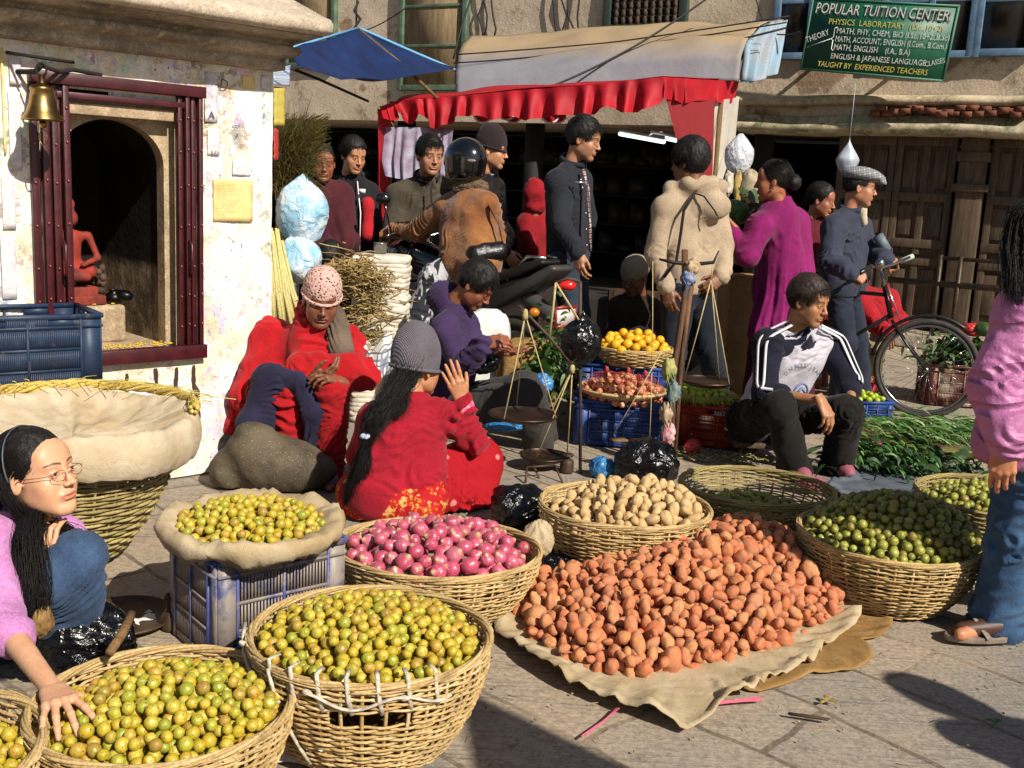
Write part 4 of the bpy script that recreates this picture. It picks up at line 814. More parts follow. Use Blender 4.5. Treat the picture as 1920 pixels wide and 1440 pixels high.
# ------------------------------------------------------------------ goods in the foreground
def wicker(name, cs, rough=.7):
    n = NT(name, rough, 0, .3); r = n.new('NewGeometry').outputs['Random Per Island']; c = n.ramps(r, [(i/(len(cs)-1), hexc(c_)) for i, c_ in enumerate(cs)])
    c = n.mix(n.ramp(n.noise(7, 5), .55, .75), c, tuple(x*.5 for x in hexc(cs[0]))); n.col(n.mix(.4, c, n.ramp(n.noise(130, 3), .2, .8), 'OVERLAY')); n.bump(n.noise(120, 4), .5, .003); return n.m
M_WK = wicker('wicker_straw', ['b39766', '9c7f4e', 'c2a878', 'a88b58', 'cdb68c']); M_WK2 = wicker('wicker_brown', ['7a5a30', '67481f', '8c6b3c']); M_WG = wicker('wicker_greenish', ['a3925c', '857548', 'b7a570'])
def basket(label, c, rt, rb, H, mat=None, name='basket', seed=0, stakes=36, pitch=.0088, sr=.0046, wob=.02, group=None, tilt=None, ell=(1, 1), rimr=.011, gap=None, base=True):
    mat = mat or M_WK; root = thing(name, label, 'basket', c, group); rg = np.random.default_rng(seed); N = stakes*4; th = np.arange(N)*2*pi/N; cc = A(*c)
    prof = lambda u: rb+(rt-rb)*np.sin(u*pi/2)**.85
    wb = 1+wob*np.stack([noise(np.stack([np.cos(th)*1.3+seed, np.sin(th)*1.3, th*0], 1))], 0)[0]
    def pt(r_, z, t=th): w_ = np.interp(t % (2*pi), th, wb, period=2*pi); return np.stack([r_*w_*np.cos(t)*ell[0], r_*w_*np.sin(t)*ell[1], z+0*t], -1)
    R = np.eye(3) if tilt is None else Rx(tilt[0])@Ry(tilt[1])
    wv = MB(); nr = int(H/pitch)
    for i in range(nr):
        u = (i+.5)/nr; z = u*H+.0016*noise(np.stack([np.cos(th)*3, np.sin(th)*3, th*0+i*1.7+seed], 1)); off = .0048*np.sign(np.sin(stakes/2*th+pi*i))*np.abs(np.sin(stakes/2*th))**.5
        # an uneven strand: broken into two or three lengths
        r_ = prof(u)+off+rg.normal()*.0012; p = pt(r_, z)
        p[:, 2] += .0018*rg.normal()
        if gap and gap[0] < u < gap[1]:
            msk = ~((th > gap[2]) & (th < gap[3])); k = np.where(msk)[0]; br = np.where(np.diff(k) > 1)[0]; ids = np.concatenate([k[br[0]+1:], k[:br[0]+1]]) if len(br) else k; wv.tube(p[ids]@R.T+cc, sr, 5, flat=.8)
        else: wv.tube(p@R.T+cc, sr*rg.uniform(.85, 1.12), 5, closed=True, flat=.8)
    obj('weave', wv, mat, root)
    st = MB()
    for k in range(stakes):
        t_ = 2*pi*(k+.5)/stakes+rg.normal()*.006; us = np.linspace(0, 1.02, 12); p = np.concatenate([pt(prof(u), u*H, np.array([t_])) for u in us]); st.tube(p@R.T+cc, .0052, 5, flat=.45, up=np.array([0, 0, 1.]) if False else None)
    obj('stakes', st, mat, root)
    rm = MB()
    for k in range(5):
        ph = 2*pi*k/5; tw = 5*th+ph; p = pt(prof(1)+rimr*.55*np.cos(tw), H+rimr*.5+rimr*.6*np.sin(tw)); rm.tube(p@R.T+cc, rimr*.42, 5, closed=True)
    for k in range(26):
        t0 = rg.uniform(0, 2*pi); a_ = np.linspace(t0, t0+rg.uniform(.2, .8), 10); p = pt(prof(1)+rimr*.9, H+rimr*rg.uniform(-.9, .9), a_); p[:, 2] += np.linspace(0, rg.normal()*.006, 10); rm.tube(p@R.T+cc, .0022, 4)
    obj('rim', rm, mat, root)
    if base: b = MB(); b.lathe([(0, .004), (rb*.98, .004), (rb*.98, .0)], 40, cc, R); obj('bottom', b, M_WK2, root)
    root['_r'] = rt; del root['_r']; return root
def fruitmat(name, st, spots=(.10, .06, .02), rough=.38, sp=.5, dirt=None, sa=.60, sb=.72, coat=.0, streak=False, S=1., k=1.):
    n = NT(name, rough, 0, .5); r = n.rnd(); c = n.ramps(r, [(p, hexc(q)) for p, q in st])
    vm = n.new('VectorMath', operation='MULTIPLY_ADD'); n.link(n.tc.outputs['Object'], vm.inputs[0]); vm.inputs[1].default_value = (S, S, S); cb = n.new('CombineXYZ'); n.link(n.math('MULTIPLY', r, 37.), cb.inputs[0]); n.link(n.math('MULTIPLY', r, 11.), cb.inputs[1]); n.link(cb.outputs[0], vm.inputs[2]); v = vm.outputs[0]
    c = n.mix(n.math('MULTIPLY', n.ramp(n.noise(62*k, 3, .6, v), .42, .66), .6), c, hexc(st[len(st)//2][1])); c = n.mix(n.math('MULTIPLY', n.ramp(n.noise(38*k, 4, .6, v), .52, .72), .28), c, tuple(x*.6 for x in hexc(st[0][1]))); c = n.mix(n.ramp(n.noise(250*k, 3, .7, v), sa, sb), c, spots)
    if dirt: c = n.mix(n.math('MULTIPLY', n.ramp(n.noise(70*k, 5, .7, v), .43, .60), .85), c, dirt)
    if streak:
        sxyz = n.new('SeparateXYZ'); n.link(n.tc.outputs['Object'], sxyz.inputs[0]); an = n.math('ARCTAN2', sxyz.outputs[1], sxyz.outputs[0]); w_ = n.math('SINE', n.math('ADD', n.math('MULTIPLY', an, 26.), n.math('MULTIPLY', n.noise(60*k, 3, .5, v), 9.))); c = n.mix(n.math('MULTIPLY', n.ramp(w_, .3, 1.), .38), c, hexc('dc9aa8')); c = n.mix(n.ramp(n.noise(45*k, 3, .5, v), .64, .68), c, hexc('c8a890')); c = n.mix(n.ramp(sxyz.outputs[2], .8, 1.1) if S < .5 else 0., c, hexc('b89070'))
    n.col(c); n.bump(n.noise(300*k, 3, .6, v), .4, .002, n.bump(n.noise(70*k, 3, .6, v), .45, .005))
    if coat: n.b.inputs['Coat Weight'].default_value = coat; n.b.inputs['Coat Roughness'].default_value = .25
    return n.m
M_LP = fruitmat('yellow_fruit', [(0, 'c2a42e'), (.2, 'b49626'), (.45, 'c8ae44'), (.6, 'aca232'), (.74, '8c902c'), (.84, 'bc9038'), (.93, '967434'), (1, 'c49a38')], rough=.34, sa=.575, sb=.66)
M_LP1 = fruitmat('yellow_fruit_single', [(0, 'c2a42e'), (.2, 'b49626'), (.45, 'c8ae44'), (.6, 'aca232'), (.74, '8c902c'), (.84, 'bc9038'), (.93, '967434'), (1, 'c49a38')], rough=.34, sa=.575, sb=.66, S=0.0145)
M_LG2 = fruitmat('green_fruit', [(0, '8c8c34'), (.4, 'a8a64a'), (.7, '6e702c'), (1, '8c7636')], rough=.36)
M_LG21 = fruitmat('green_fruit_single', [(0, '8c8c34'), (.4, 'a8a64a'), (.7, '6e702c'), (1, '8c7636')], rough=.36, S=0.016)
M_RP = fruitmat('red_potato', [(0, 'c66e3c'), (.3, 'b25a2e'), (.55, 'cc7e48'), (.75, 'b8603e'), (.9, 'cc9458'), (1, 'a24e2c')], (.20, .09, .05), .78, .35, (.36, .19, .10), .58, .66)
M_RP1 = fruitmat('red_potato_single', [(0, 'c66e3c'), (.3, 'b25a2e'), (.55, 'cc7e48'), (.75, 'b8603e'), (.9, 'cc9458'), (1, 'a24e2c')], (.20, .09, .05), .78, .35, (.36, .19, .10), .58, .66, S=0.021)
M_WP = fruitmat('white_potato', [(0, 'bc9a66'), (.4, 'ae8c56'), (.8, 'c8aa78'), (1, 'a6824e')], (.28, .18, .08), .68, .4, (.45, .31, .15), .64, .72)
M_WP1 = fruitmat('white_potato_single', [(0, 'bc9a66'), (.4, 'ae8c56'), (.8, 'c8aa78'), (1, 'a6824e')], (.28, .18, .08), .68, .4, (.45, .31, .15), .64, .72, S=0.022)
M_ON = fruitmat('red_onion', [(0, 'b03454'), (.3, '962844'), (.6, 'bf5068'), (.85, '84203a'), (1, 'c47484')], (.62, .34, .34), .28, .3, None, .62, .8, .25, True, S=.026)
M_OR = fruitmat('orange', [(0, 'd89c10'), (.5, 'dca81c'), (1, 'd09414')], (.5, .28, .02), .42, S=.03); M_LM = fruitmat('lime', [(0, '8ea01c'), (.5, 'a4b42c'), (1, '7c9018')], (.2, .25, .03), .35, S=.018); M_GO = fruitmat('net_onion', [(0, 'c08048'), (.5, 'a86038'), (1, 'c89c68')], (.4, .2, .08), .4, streak=True)
def lump(kind, seed, hi=True):
    rg = np.random.default_rng(seed); o = rg.uniform(0, 99, 3)
    if kind == 'fruit': sq = rg.uniform(.88, 1.08); return lambda g: g*(1+.035*noise(g*1.6+o))[:, None]*A(1, 1, sq)*(1-.16*np.exp(-((1-g[:, 2])/.05)**2))[:, None]
    if kind == 'potato':
        e = A(rg.uniform(.95, 1.45), rg.uniform(.82, 1.), rg.uniform(.75, .95)); return lambda g: g*(1+.20*noise(g*1.2+o)+.07*noise(g*3.1+o))[:, None]*e
    if kind == 'onion': return lambda g: g*A(1, 1, .86)*(1+.02*np.sin(np.arctan2(g[:, 1], g[:, 0])*9+o[0]))[:, None]+np.stack([g[:, 0]*0, g[:, 0]*0, .38*np.exp(-((1-g[:, 2])/.05))-.12*np.exp(-((1+g[:, 2])/.04))], 1)*1.
def pack(n, inside, dome, depth, rr, rg, K=26, box=None, lim=.012, zmul=1.):
    pts = np.zeros((0, 4)); x0, x1, y0, y1 = box; fails = 0
    for i in range(n):
        r = rg.uniform(*rr); q = rg.uniform([x0, y0], [x1, y1], (K*2, 2)); q = q[inside(q, r)][:K]
        if not len(q): continue
        z = dome(q)-depth+r
        if len(pts):
            d2 = ((q[:, None]-pts[None, :, :2])**2).sum(2); s = (r+pts[:, 3])**2*.86; h = np.where(d2 < s, pts[:, 2]+np.sqrt(np.maximum(s-d2, 0)), -9); z = np.maximum(z, h.max(1))
        e = z-dome(q); j = np.argmin(e)
        if e[j] > lim: fails += 1; (fails > 60) and None
        if e[j] > lim:
            if fails > 60: break
            continue
        pts = np.vstack([pts, [[q[j, 0], q[j, 1], z[j], r]]])
    return pts
def variants(kind, name, mat, k, seg, rings, seed=0):
    out = []
    for i in range(k):
        m = MB(); m.sph((0, 0, 0), (1, 1, 1), seg, rings, fn=lump(kind, seed+i)); me = rawmesh(name, np.vstack(m.V), m.F); me.materials.append(mat); out.append(me)
    return out
def rest(name, kind, pts, mat, label, cat, seed=0, seg=10, rings=7, full_rot=True, tiltmax=3):
    m = MB(); rg = np.random.default_rng(seed); fns = [lump(kind, 40+i) for i in range(5)]; tm = []
    for fn in fns: q = MB(); q.sph((0, 0, 0), (1, 1, 1), seg, rings, fn=fn); tm.append((np.vstack(q.V), q.F))
    for i, (x, y, z, r) in enumerate(pts):
        V, F = tm[i % 5]; R = Rz(rg.uniform(0, 6.3))@Rx(rg.uniform(-tiltmax, tiltmax))@Rz(rg.uniform(0, 6.3)); m.add(V@R.T*r+A(x, y, z), *F)
    return tag(obj(name, m, mat), label, cat, kind='stuff')
def singles(name, meshes, pts, label, cat, group, seed=0, tiltmax=3, sq=1.):
    rg = np.random.default_rng(seed)
    for i, (x, y, z, r) in enumerate(pts):
        o = bpy.data.objects.new(name, meshes[i % len(meshes)]); COL.objects.link(o); o.location = (x, y, z); o.scale = (r, r, r*sq); o.rotation_euler = (rg.uniform(-tiltmax, tiltmax), rg.uniform(-tiltmax, tiltmax)*.7, rg.uniform(0, 6.3)); tag(o, label, cat, group)
def disc(c, R): return lambda q, r: ((q-np.array(c[:2]))**2).sum(1) < (R-r*1.05)**2
def domef(c, R, z0, h, ex=2., off=(0, 0)): return lambda q: z0+h*(1-(((q-np.array(c[:2])-np.array(off))**2).sum(1)/R**2)**(ex/2))
def rank(pts, dome, own):
    v = CPos-pts[:, :3]; d = np.linalg.norm(v, axis=1); return (pts[:, 2]+pts[:, 3]*.5-dome(pts[:, :2]))/.02-d*own
rgf = np.random.default_rng(11); lap_single, lap_rest = [], []
def fillb(c, R, z0, h, n, single, rr=(.0122, .0168), depth=.055, off=(0, 0), ex=2., inside=None):
    dm = domef(c, R, z0, h, ex, off); p = pack(n, inside or disc(c, R), dm, depth, rr, rgf, box=(c[0]-R, c[0]+R, c[1]-R, c[1]+R)); k = np.argsort(-rank(p, dm, .3)); return p[k]
cA, cB, cD = A(-.335, 2.60, 0), A(-.765, 2.275, 0), A(-.785, 3.17, 0)
basket('round wicker basket of yellow fruit with white ties knotted along its broken front', cA, .307, .205, .285, seed=1, gap=(.66, .78, 4.55, 5.15))
basket('round wicker basket of yellow fruit the young woman reaches into', cB, .288, .19, .235, seed=2)
cC = A(-1.235, 1.99, 0); basket('wicker basket of yellow fruit cut off by the bottom left corner', cC, .29, .2, .24, seed=3)
# white ties on the front basket
tie = MB(); rg = np.random.default_rng(5)
def onb(c, rt, rb, H, t, u, o=.012): r_ = rb+(rt-rb)*np.sin(u*pi/2)**.85+o; return c+A(r_*cos(t), r_*sin(t), u*H)
for t in np.linspace(4.0, 5.35, 7): tie.tube([onb(cA, .307, .205, .3, t, .9, -.02)+A(0, 0, .05), onb(cA, .307, .205, .3, t, 1.06, .012), onb(cA, .307, .205, .3, t+.02, .86), onb(cA, .307, .205, .3, t+.05, .74)], .006, 6, flat=.5)
tie.tube([onb(cA, .307, .205, .3, t, .84+.05*sin(t*9), .016) for t in np.linspace(4.35, 5.5, 24)], .0055, 6, flat=.6); tie.tube([onb(cA, .307, .205, .3, 4.0+.05*k, .98-.17*k, .014) for k in range(6)], .005, 6); tie.tube([onb(cA, .307, .205, .3, 3.2+.15*k, 1.02-.06*k, .014) for k in range(6)], .005, 6)
for t, u in ((4.08, .72), (4.38, .9), (5.1, .88), (3.5, .98)): tie.sph(onb(cA, .307, .205, .3, t, u, .016), (.012, .006, .008), 8, 6, fn=lambda g: g*(1+.3*noise(g*2))[:, None])
tag(obj('ties', tie, plain('white_rag', 'c8bfae', .85, '9a8f7c', 60, bs=90, bd=.004)), 'knotted white cloth ties binding the front basket', 'ties')
pA = fillb(cA, .292, .264, .085, 760, True); pB = fillb(cB, .276, .208, .085, 760, True, off=(.02, -.03)); pC = fillb(cC, .275, .21, .07, 420, False); pD = fillb(cD, .232, .375, .052, 470, False, (.0118, .0165), .05)
fm = variants('fruit', 'yellow_fruit', M_LP1, 6, 18, 12)
# the young woman's hand pushes the fruit down here
hand_c = P(168, 1345, 2.10)
print('hand', hand_c, 'counts', len(pA), len(pB), len(pC), len(pD))
def clear(p, c, R, dz): k = ((p[:, :2]-c[:2])**2).sum(1) < R**2; p = p.copy(); p[k, 2] -= dz*(1-np.sqrt(((p[k, :2]-c[:2])**2).sum(1))/R)**.5; return p
singles('yellow_fruit', fm, pB[:170], 'round yellow-green fruit heaped in the basket under the young woman\'s hand', 'fruit', 'yellow fruit in the basket the young woman touches', 1)
singles('yellow_fruit', fm, pA[:130], 'round yellow-green fruit heaped in the basket with white ties', 'fruit', 'yellow fruit in the basket with white ties', 2)
rest('yellow_fruits', 'fruit', np.vstack([pB[170:], pA[130:], pC, pD]), M_LP, 'many more small yellow-green fruits filling the four left baskets', 'fruit', 3, 14, 9)
# crate with cloth-lined tray
def crate(label, c, ang, L, Wd, H, mat, name='crate', group=None, rows=3, bars=14, handle=True, edge=None):
    root = thing(name, label, 'crate', c, group); ex, ey = A(cos(ang), sin(ang), 0), A(-sin(ang), cos(ang), 0); c = A(*c)
    def side(o, d, nn, l):
        m = MB(); m2 = MB(); R = np.stack([d, nn, A(0, 0, 1)], 1)
        def b(u0, u1, z0, z1, t0=0., t1=.008): (m2 if t1 >= .0125 else m).box(o+d*((u0+u1)/2)+nn*((t0+t1)/2)+A(0, 0, (z0+z1)/2), (u1-u0, t1-t0, z1-z0), R)
        cw = l*.14; b(0, cw, .0, H-.002, 0, .006); b(l-cw, l, 0, H-.002, 0, .006); b(-.002, l+.002, H-.018, H, -.004, .014); b(-.001, l+.001, H-.055, H-.047, 0, .012)
        zt = H-.055; zb = .02; b(cw, l-cw, 0, zb, 0, .007)
        if handle and l > .3: b(cw, l*.36, H-.05, H-.016, .001, .007); b(l*.64, l-cw, H-.05, H-.016, .001, .007)
        else: b(cw, l-cw, H-.05, H-.016, .001, .007)
        for i in range(rows+1): z = zb+(zt-zb)*i/rows; b(cw, l-cw, z-.005, z+.005, 0, .009)
        for u in (cw, l/2, l-cw): b(u-.004, u+.004, .002, H-.015, .001, .013)
        n_ = max(6, int(bars*l/.4))
        for i in range(rows):
            z0 = zb+(zt-zb)*i/rows; z1 = z0+(zt-zb)/rows
            for k in range(n_*2): u = cw+(l-2*cw)*(k+.5)/(n_*2); b(u-.0028, u+.0028, z0+.003, z1-.003, .0015, .0055)
        return m, m2
    for o, d, nn, l in ((c-ex*L/2-ey*Wd/2, ex, -ey, L), (c+ex*L/2+ey*Wd/2, -ex, ey, L), (c-ex*L/2+ey*Wd/2, -ey, -ex, Wd), (c+ex*L/2-ey*Wd/2, ey, ex, Wd)): s1, s2 = side(o, d, nn, l); po = obj('side_panel', s1, mat, root, smooth=False, bevel=0); obj('edge_rib', s2, edge or mat, po, smooth=False)
    m = MB(); m.box(c+A(0, 0, .012), (L-.01, Wd-.01, .012), np.stack([ex, ey, A(0, 0, 1)], 1)); obj('base', m, mat, root, smooth=False); return root
def plastic(name, c, c2, dust=(.45, .36, .26), da=.5, db=.62, df=.8):
    n = NT(name, .5, 0, .4); b = n.mix(n.ramp(n.noise(5, 5), .35, .7), hexc(c), hexc(c2)); b = n.mix(n.math('MULTIPLY', n.ramp(n.noise(9, 6, .7), da, db), df), b, dust); n.col(b); n.bump(n.noise(40, 4), .3, .002); return n.m
M_CD = plastic('crate_dusty_blue', '303a68', '38426e', (.29, .24, .19), .34, .5, .85); M_CN = plastic('crate_navy', '22344e', '1a283e', (.2, .18, .15), .6, .75); M_CB2 = plastic('crate_blue', '2c4a8c', '20366a', (.2, .18, .16), .6, .8); M_CO = plastic('crate_orange', 'b8401c', '8a2c12', (.3, .16, .08), .6, .8)
crD = crate('dusty blue plastic crate carrying the cloth-lined tray of fruit', (-.775, 3.20, 0), radians(40), .42, .34, .335, M_CD, edge=plastic('crate_edge', '39447c', '465088', (.30, .25, .20), .50, .66))
lin = MB(); th = np.linspace(0, 2*pi, 121)[:-1]; prf = [(0, .34), (.12, .342), (.2, .36), (.235, .385), (.268, .398), (.283, .394), (.288, .375), (.28, .35), (.262, .337)]
g_ = np.stack([np.stack([cD[0]+r_*(1+.045*noise(np.stack([np.cos(th)*2.5, np.sin(th)*2.5, th*0+k*.5], 1)))*np.cos(th), cD[1]+r_*(1+.05*noise(np.stack([np.cos(th)*2.5+5, np.sin(th)*2.5, th*0+k*.5], 1)))*np.sin(th), z_+(.02 if k > 2 else 0)*noise(np.stack([np.cos(th)*6, np.sin(th)*6, th*0+k*.9], 1))+.006*noise(np.stack([np.cos(th)*19, np.sin(th)*19, th*0+k*1.7], 1))], 1) for k, (r_, z_) in enumerate(prf)]); lin.grid(g_, cv=True)
ts = plain('sacking', 'cdb894', .9, 'ab9068', 9, bs=50, bd=.004); ts2 = None
def sackmat(name, c, c2, rg_=1.):
    n = NT(name, .92, 0, .15); v = n.map((1, 1, 1)); a = n.wave(190, v, .6, 'X'); b = n.wave(190, v, .6, 'Y'); cc = n.mix(n.ramp(n.noise(6, 6, .65), .35, .68), hexc(c), hexc(c2)); w = n.math('MULTIPLY', a, b); cc = n.mix(.35, cc, n.ramp(w, .1, .7), 'MULTIPLY'); n.col(cc); n.bump(w, .35, .002, n.bump(n.noise(13, 5, .6), .7, .014)); return n.m
M_SK = sackmat('sackcloth', 'd2bf9e', 'b29a72'); M_BU = sackmat('burlap', 'b08a56', '8c6a3c')
tray = obj('tray_liner', lin, M_SK, solid=.004); tag(tray, 'round tray lined with beige sackcloth on the dusty blue crate', 'tray')
# onions
cE = A(-.222, 3.42, 0); basket('wicker basket of red onions in front of the woman in red', cE, .345, .2, .235, seed=5, ell=(1, .86))
dE = domef(cE, .33, .22, .075); ins = lambda q, r: (((q-cE[:2])/A(1, .86))**2).sum(1) < (.325-r)**2
pE = pack(330, ins, dE, .075, (.021, .031), rgf, box=(cE[0]-.33, cE[0]+.33, cE[1]-.33, cE[1]+.33)); singles('red_onion', variants('onion', 'red_onion', M_ON, 5, 26, 18, 60), pE, 'glossy red onion heaped in the basket in front of the woman in red', 'onion', 'red onions in the basket', 4, 1.3)
# white potatoes
cF = A(.465, 4.02, 0); basket('wicker basket of pale potatoes with a low front rim', cF, .335, .24, .235, seed=6, ell=(1, .9))
dF = domef(cF, .31, .20, .10, 2, (.06, .07)); ins = lambda q, r: (((q-cF[:2])/A(1, .9))**2).sum(1) < (.315-r)**2
pF = pack(420, ins, dF, .085, (.0155, .0275), rgf, box=(cF[0]-.33, cF[0]+.33, cF[1]-.33, cF[1]+.33)); pf = variants('potato', 'pale_potato', M_WP1, 6, 22, 15, 80); singles('pale_potato', pf, pF[:300], 'pale yellow potato heaped in the wicker basket', 'potato', 'pale potatoes in the basket', 5)
# olives right
cG = A(1.07, 4.43, 0); basket('half-empty wicker basket of dark green fruit behind the potato heap', cG, .325, .22, .225, M_WG, seed=7, ell=(1, .9))
cH = A(1.43, 3.80, 0); basket('large wicker basket of green fruit beside the potato heap', cH, .33, .21, .235, seed=8)
cI = A(2.02, 4.25, 0); basket('wicker basket of green fruit in deep shade behind the pink jacket', cI, .32, .2, .28, M_WG, seed=9)
gr = (.0135, .0185); pH = fillb(cH, .322, .245, .12, 720, False, gr, .055, (.05, .06)); pG = fillb(cG, .25, .13, .02, 200, False, gr, .03); pI = fillb(cI, .3, .25, .08, 380, False, gr, .05)
singles('green_fruit', variants('fruit', 'green_fruit', M_LG21, 5, 14, 10, 20), pH[:290], 'small green fruit heaped in the basket beside the potato heap', 'fruit', 'green fruit in the basket beside the potatoes', 6)
rest('green_fruits', 'fruit', np.vstack([pH[290:], pG, pI]), M_LG2, 'more small green fruits filling the three baskets on the right', 'fruit', 7)
# red potato heap on its cloth
poly = np.array([G(*p)[:2] for p in ((945, 1135), (985, 1205), (1060, 1255), (1190, 1288), (1330, 1262), (1480, 1215), (1580, 1160), (1600, 1120))]+[A(1.28, 4.0), A(1.08, 4.28), A(.75, 4.22), A(.45, 3.88), A(.12, 3.68)])
def pdist(q):
    a = poly; b = np.roll(poly, -1, 0); d = b-a; t = np.clip(((q[:, None]-a)*d).sum(2)/(d*d).sum(1), 0, 1); dd = np.sqrt(((q[:, None]-a-t[..., None]*d)**2).sum(2)).min(1)
    x, y = q[:, 0][:, None], q[:, 1][:, None]; c_ = ((a[:, 1] > y) != (b[:, 1] > y)) & (x < d[:, 0]*(y-a[:, 1])/(d[:, 1]+1e-12)+a[:, 0]); return np.where(c_.sum(1) % 2 == 1, dd, -dd)
def dP(q): t = np.clip(pdist(q)/.48, 0, 1); return .035+.25*(t**.7)*(1+.1*noise(np.stack([q[:, 0]*5, q[:, 1]*5, q[:, 0]*0], 1)))*np.clip(.55+.6*(q[:, 1]-3.1)/1.1+.12*(q[:, 0]-.5), .45, 1.05)
rgp = np.random.default_rng(21); sizes = (.0135, .0245)
pP = pack(2500, lambda q, r: pdist(q) > r*.3, dP, .085, sizes, rgp, K=22, box=(0, 1.45, 2.9, 4.4), lim=.02); big = rgp.random(len(pP)) < .10; pP[big, 3] *= 1.55
vis = (pP[:, 2]+pP[:, 3]-dP(pP[:, :2])); d_ = np.linalg.norm(pP[:, :3]-CPos, axis=1); k = np.argsort(-(vis/.03+pP[:, 3]*25-d_*.9)); pP = pP[k]; print('pot', len(pP), 'onion', len(pE), 'wp', len(pF), 'H', len(pH))
singles('red_potato', variants('potato', 'red_potato', M_RP1, 9, 22, 15, 100), pP[:300], 'earthy red potato in the big heap on the sackcloth', 'potato', 'red potatoes heaped on the cloth', 8)
rest('red_potatoes', 'potato', pP[300:], M_RP, 'the smaller red potatoes of the big heap on the sackcloth', 'potato', 9, 14, 10)
hm = MB(); XX, YY = np.meshgrid(np.linspace(0, 1.4, 60), np.linspace(2.95, 4.35, 60), indexing='ij'); qq = np.stack([XX.ravel(), YY.ravel()], 1); dd = pdist(qq); zz = np.where(dd > .03, dP(qq)-.06, .004).reshape(60, 60); hm.grid(np.stack([XX, YY, zz], -1)); V_ = np.vstack(hm.V); F_ = hm.F[0]; F_ = F_[(dd[F_] > .0).all(1)]; hm.F = [F_]
tag(obj('soil_heap', hm, plain('soil', '6a3a22', .95, '4a2816', 20)), 'loose earth showing between the heaped red potatoes', 'soil', kind='stuff')
def sheet(pxs, mat, label, name='ground_cloth', z0=.006, lift=.03, seed=0, rings=16, extra=None, N=140, edge=.78, world=False):
    pg = np.array([(G(*p[:2])[:2] if not world else p[:2]) for p in pxs]); c_ = pg.mean(0); ang = np.arctan2(pg[:, 1]-c_[1], pg[:, 0]-c_[0]); o_ = np.argsort(ang); R_ = np.linalg.norm(pg-c_, axis=1)[o_]; a_ = ang[o_]; th = np.linspace(-pi, pi, N, endpoint=False); rr = np.interp(th, a_, R_, period=2*pi); rr = rr*(1+.012*noise(np.stack([np.cos(th)*8, np.sin(th)*8, th*0+seed], 1)))
    us = np.linspace(0, 1, rings)**.7; m = MB(); g_ = []
    for u in us:
        fo = .5+.5*noise(np.stack([np.cos(th)*6+seed, np.sin(th)*6, th*0+u*1.5], 1)); z = z0+lift*np.clip((u-edge)/(1-edge), 0, 1)**1.3*fo*(1.3-.7*max(0, (u-.93)/.07))+.006*(fo-.5)*(u > .4)+lift*.28*(u > .7)*noise(np.stack([np.cos(th)*19+seed, np.sin(th)*19, th*0+u*6], 1)); g_.append(np.stack([c_[0]+rr*u*np.cos(th), c_[1]+rr*u*np.sin(th), np.maximum(z, z0)], 1))
    m.grid(np.stack(g_), cv=True); return tag(obj(name, m, mat, solid=.004), label, 'cloth')
sheet([(915, 1150), (925, 1185), (975, 1235), (1040, 1285), (1130, 1325), (1230, 1362), (1290, 1378), (1335, 1362), (1350, 1335), (1440, 1283), (1540, 1222), (1612, 1152), (1628, 1098), (1560, 1040), (1330, 980), (1100, 1040)], M_SK, 'rumpled beige sackcloth spread under the red potato heap', lift=.07, seed=3, N=220, edge=.86, z0=.017)
sheet([(1385, 1292), (1420, 1300), (1520, 1262), (1612, 1200), (1650, 1135), (1655, 1085), (1560, 1100), (1420, 1200)], M_BU, 'brown burlap sack edge showing under the right side of the cloth', z0=.002, lift=.012, seed=8, edge=.6)
# rolled cloth end at the right corner of the heap
m = MB(); cc = G(1622, 1110); t = np.linspace(0, 2*pi*.8, 26); hgt = np.linspace(0, 1, 8); g_ = np.stack([np.stack([cc[0]+(.035+.02*np.sin(2*t))*np.cos(t)*(1.2-.3*h_), cc[1]+.05*np.sin(t), .002+h_*(.10+.03*np.sin(3*t))], 1) for h_ in hgt]); m.grid(g_); tag(obj('rolled_sack', m, M_BU, solid=.005), 'rolled up end of burlap sack standing at the heap corner', 'sack')
# big sack-covered basket at left
cJ = A(-1.60, 3.80, 0); print('J', G(180, 715, .52), G(180, 890, .52), G(370, 830, .52), G(210, 1045), G(310, 880, .45))
basket('tall woven carrying basket covered with sacking beside the crouching young woman', cJ+A(-.02, 0, 0), .385, .15, .50, M_WG, name='carrying_basket', seed=12, stakes=30, pitch=.015, sr=.0075, rimr=.018)
th = np.linspace(0, 2*pi, 161)[:-1]; g_ = []
for k, (u, z_) in enumerate(((0, .47), (.15, .468), (.3, .465), (.45, .468), (.6, .478), (.75, .497), (.88, .525), (.97, .55), (1.03, .553), (1.07, .52), (1.08, .47), (1.03, .42))):
    fo = noise(np.stack([np.cos(th)*4, np.sin(th)*4, th*0+u*2.2], 1)); rr = .415*u*(1+.03*fo*(u > .5)); low = (.03*np.cos(th-5.6) if k > 8 else 0); g_.append(np.stack([cJ[0]+rr*np.cos(th), cJ[1]+rr*np.sin(th), z_+.014*fo*(1 if u > .2 else .3)+.018*noise(np.stack([np.cos(th)*7*u, np.sin(th)*7*u, th*0+u*3], 1))*(u > .1)+.007*noise(np.stack([np.cos(th)*19*u, np.sin(th)*19*u, th*0+u*4], 1))*(u > .1)-low], 1))
m = MB(); m.grid(np.stack(g_), cv=True); M_SKW = sackmat('sack_white', 'dccdb2', 'bfa782'); tag(obj('basket_cover', m, M_SKW, solid=.006, sub=1), 'pale sacking tucked over the tall carrying basket', 'sacking')
m = MB(); rg = np.random.default_rng(8)
for k in range(5):
    t_ = np.linspace(.15, 3.3, 60); m.tube(np.stack([cJ[0]+(.43+.012*np.cos(9*t_+k*1.25))*np.cos(t_), cJ[1]+(.43+.012*np.cos(9*t_+k*1.25))*np.sin(t_), .572+.014*np.sin(9*t_+k*1.25)], 1), .009, 5)
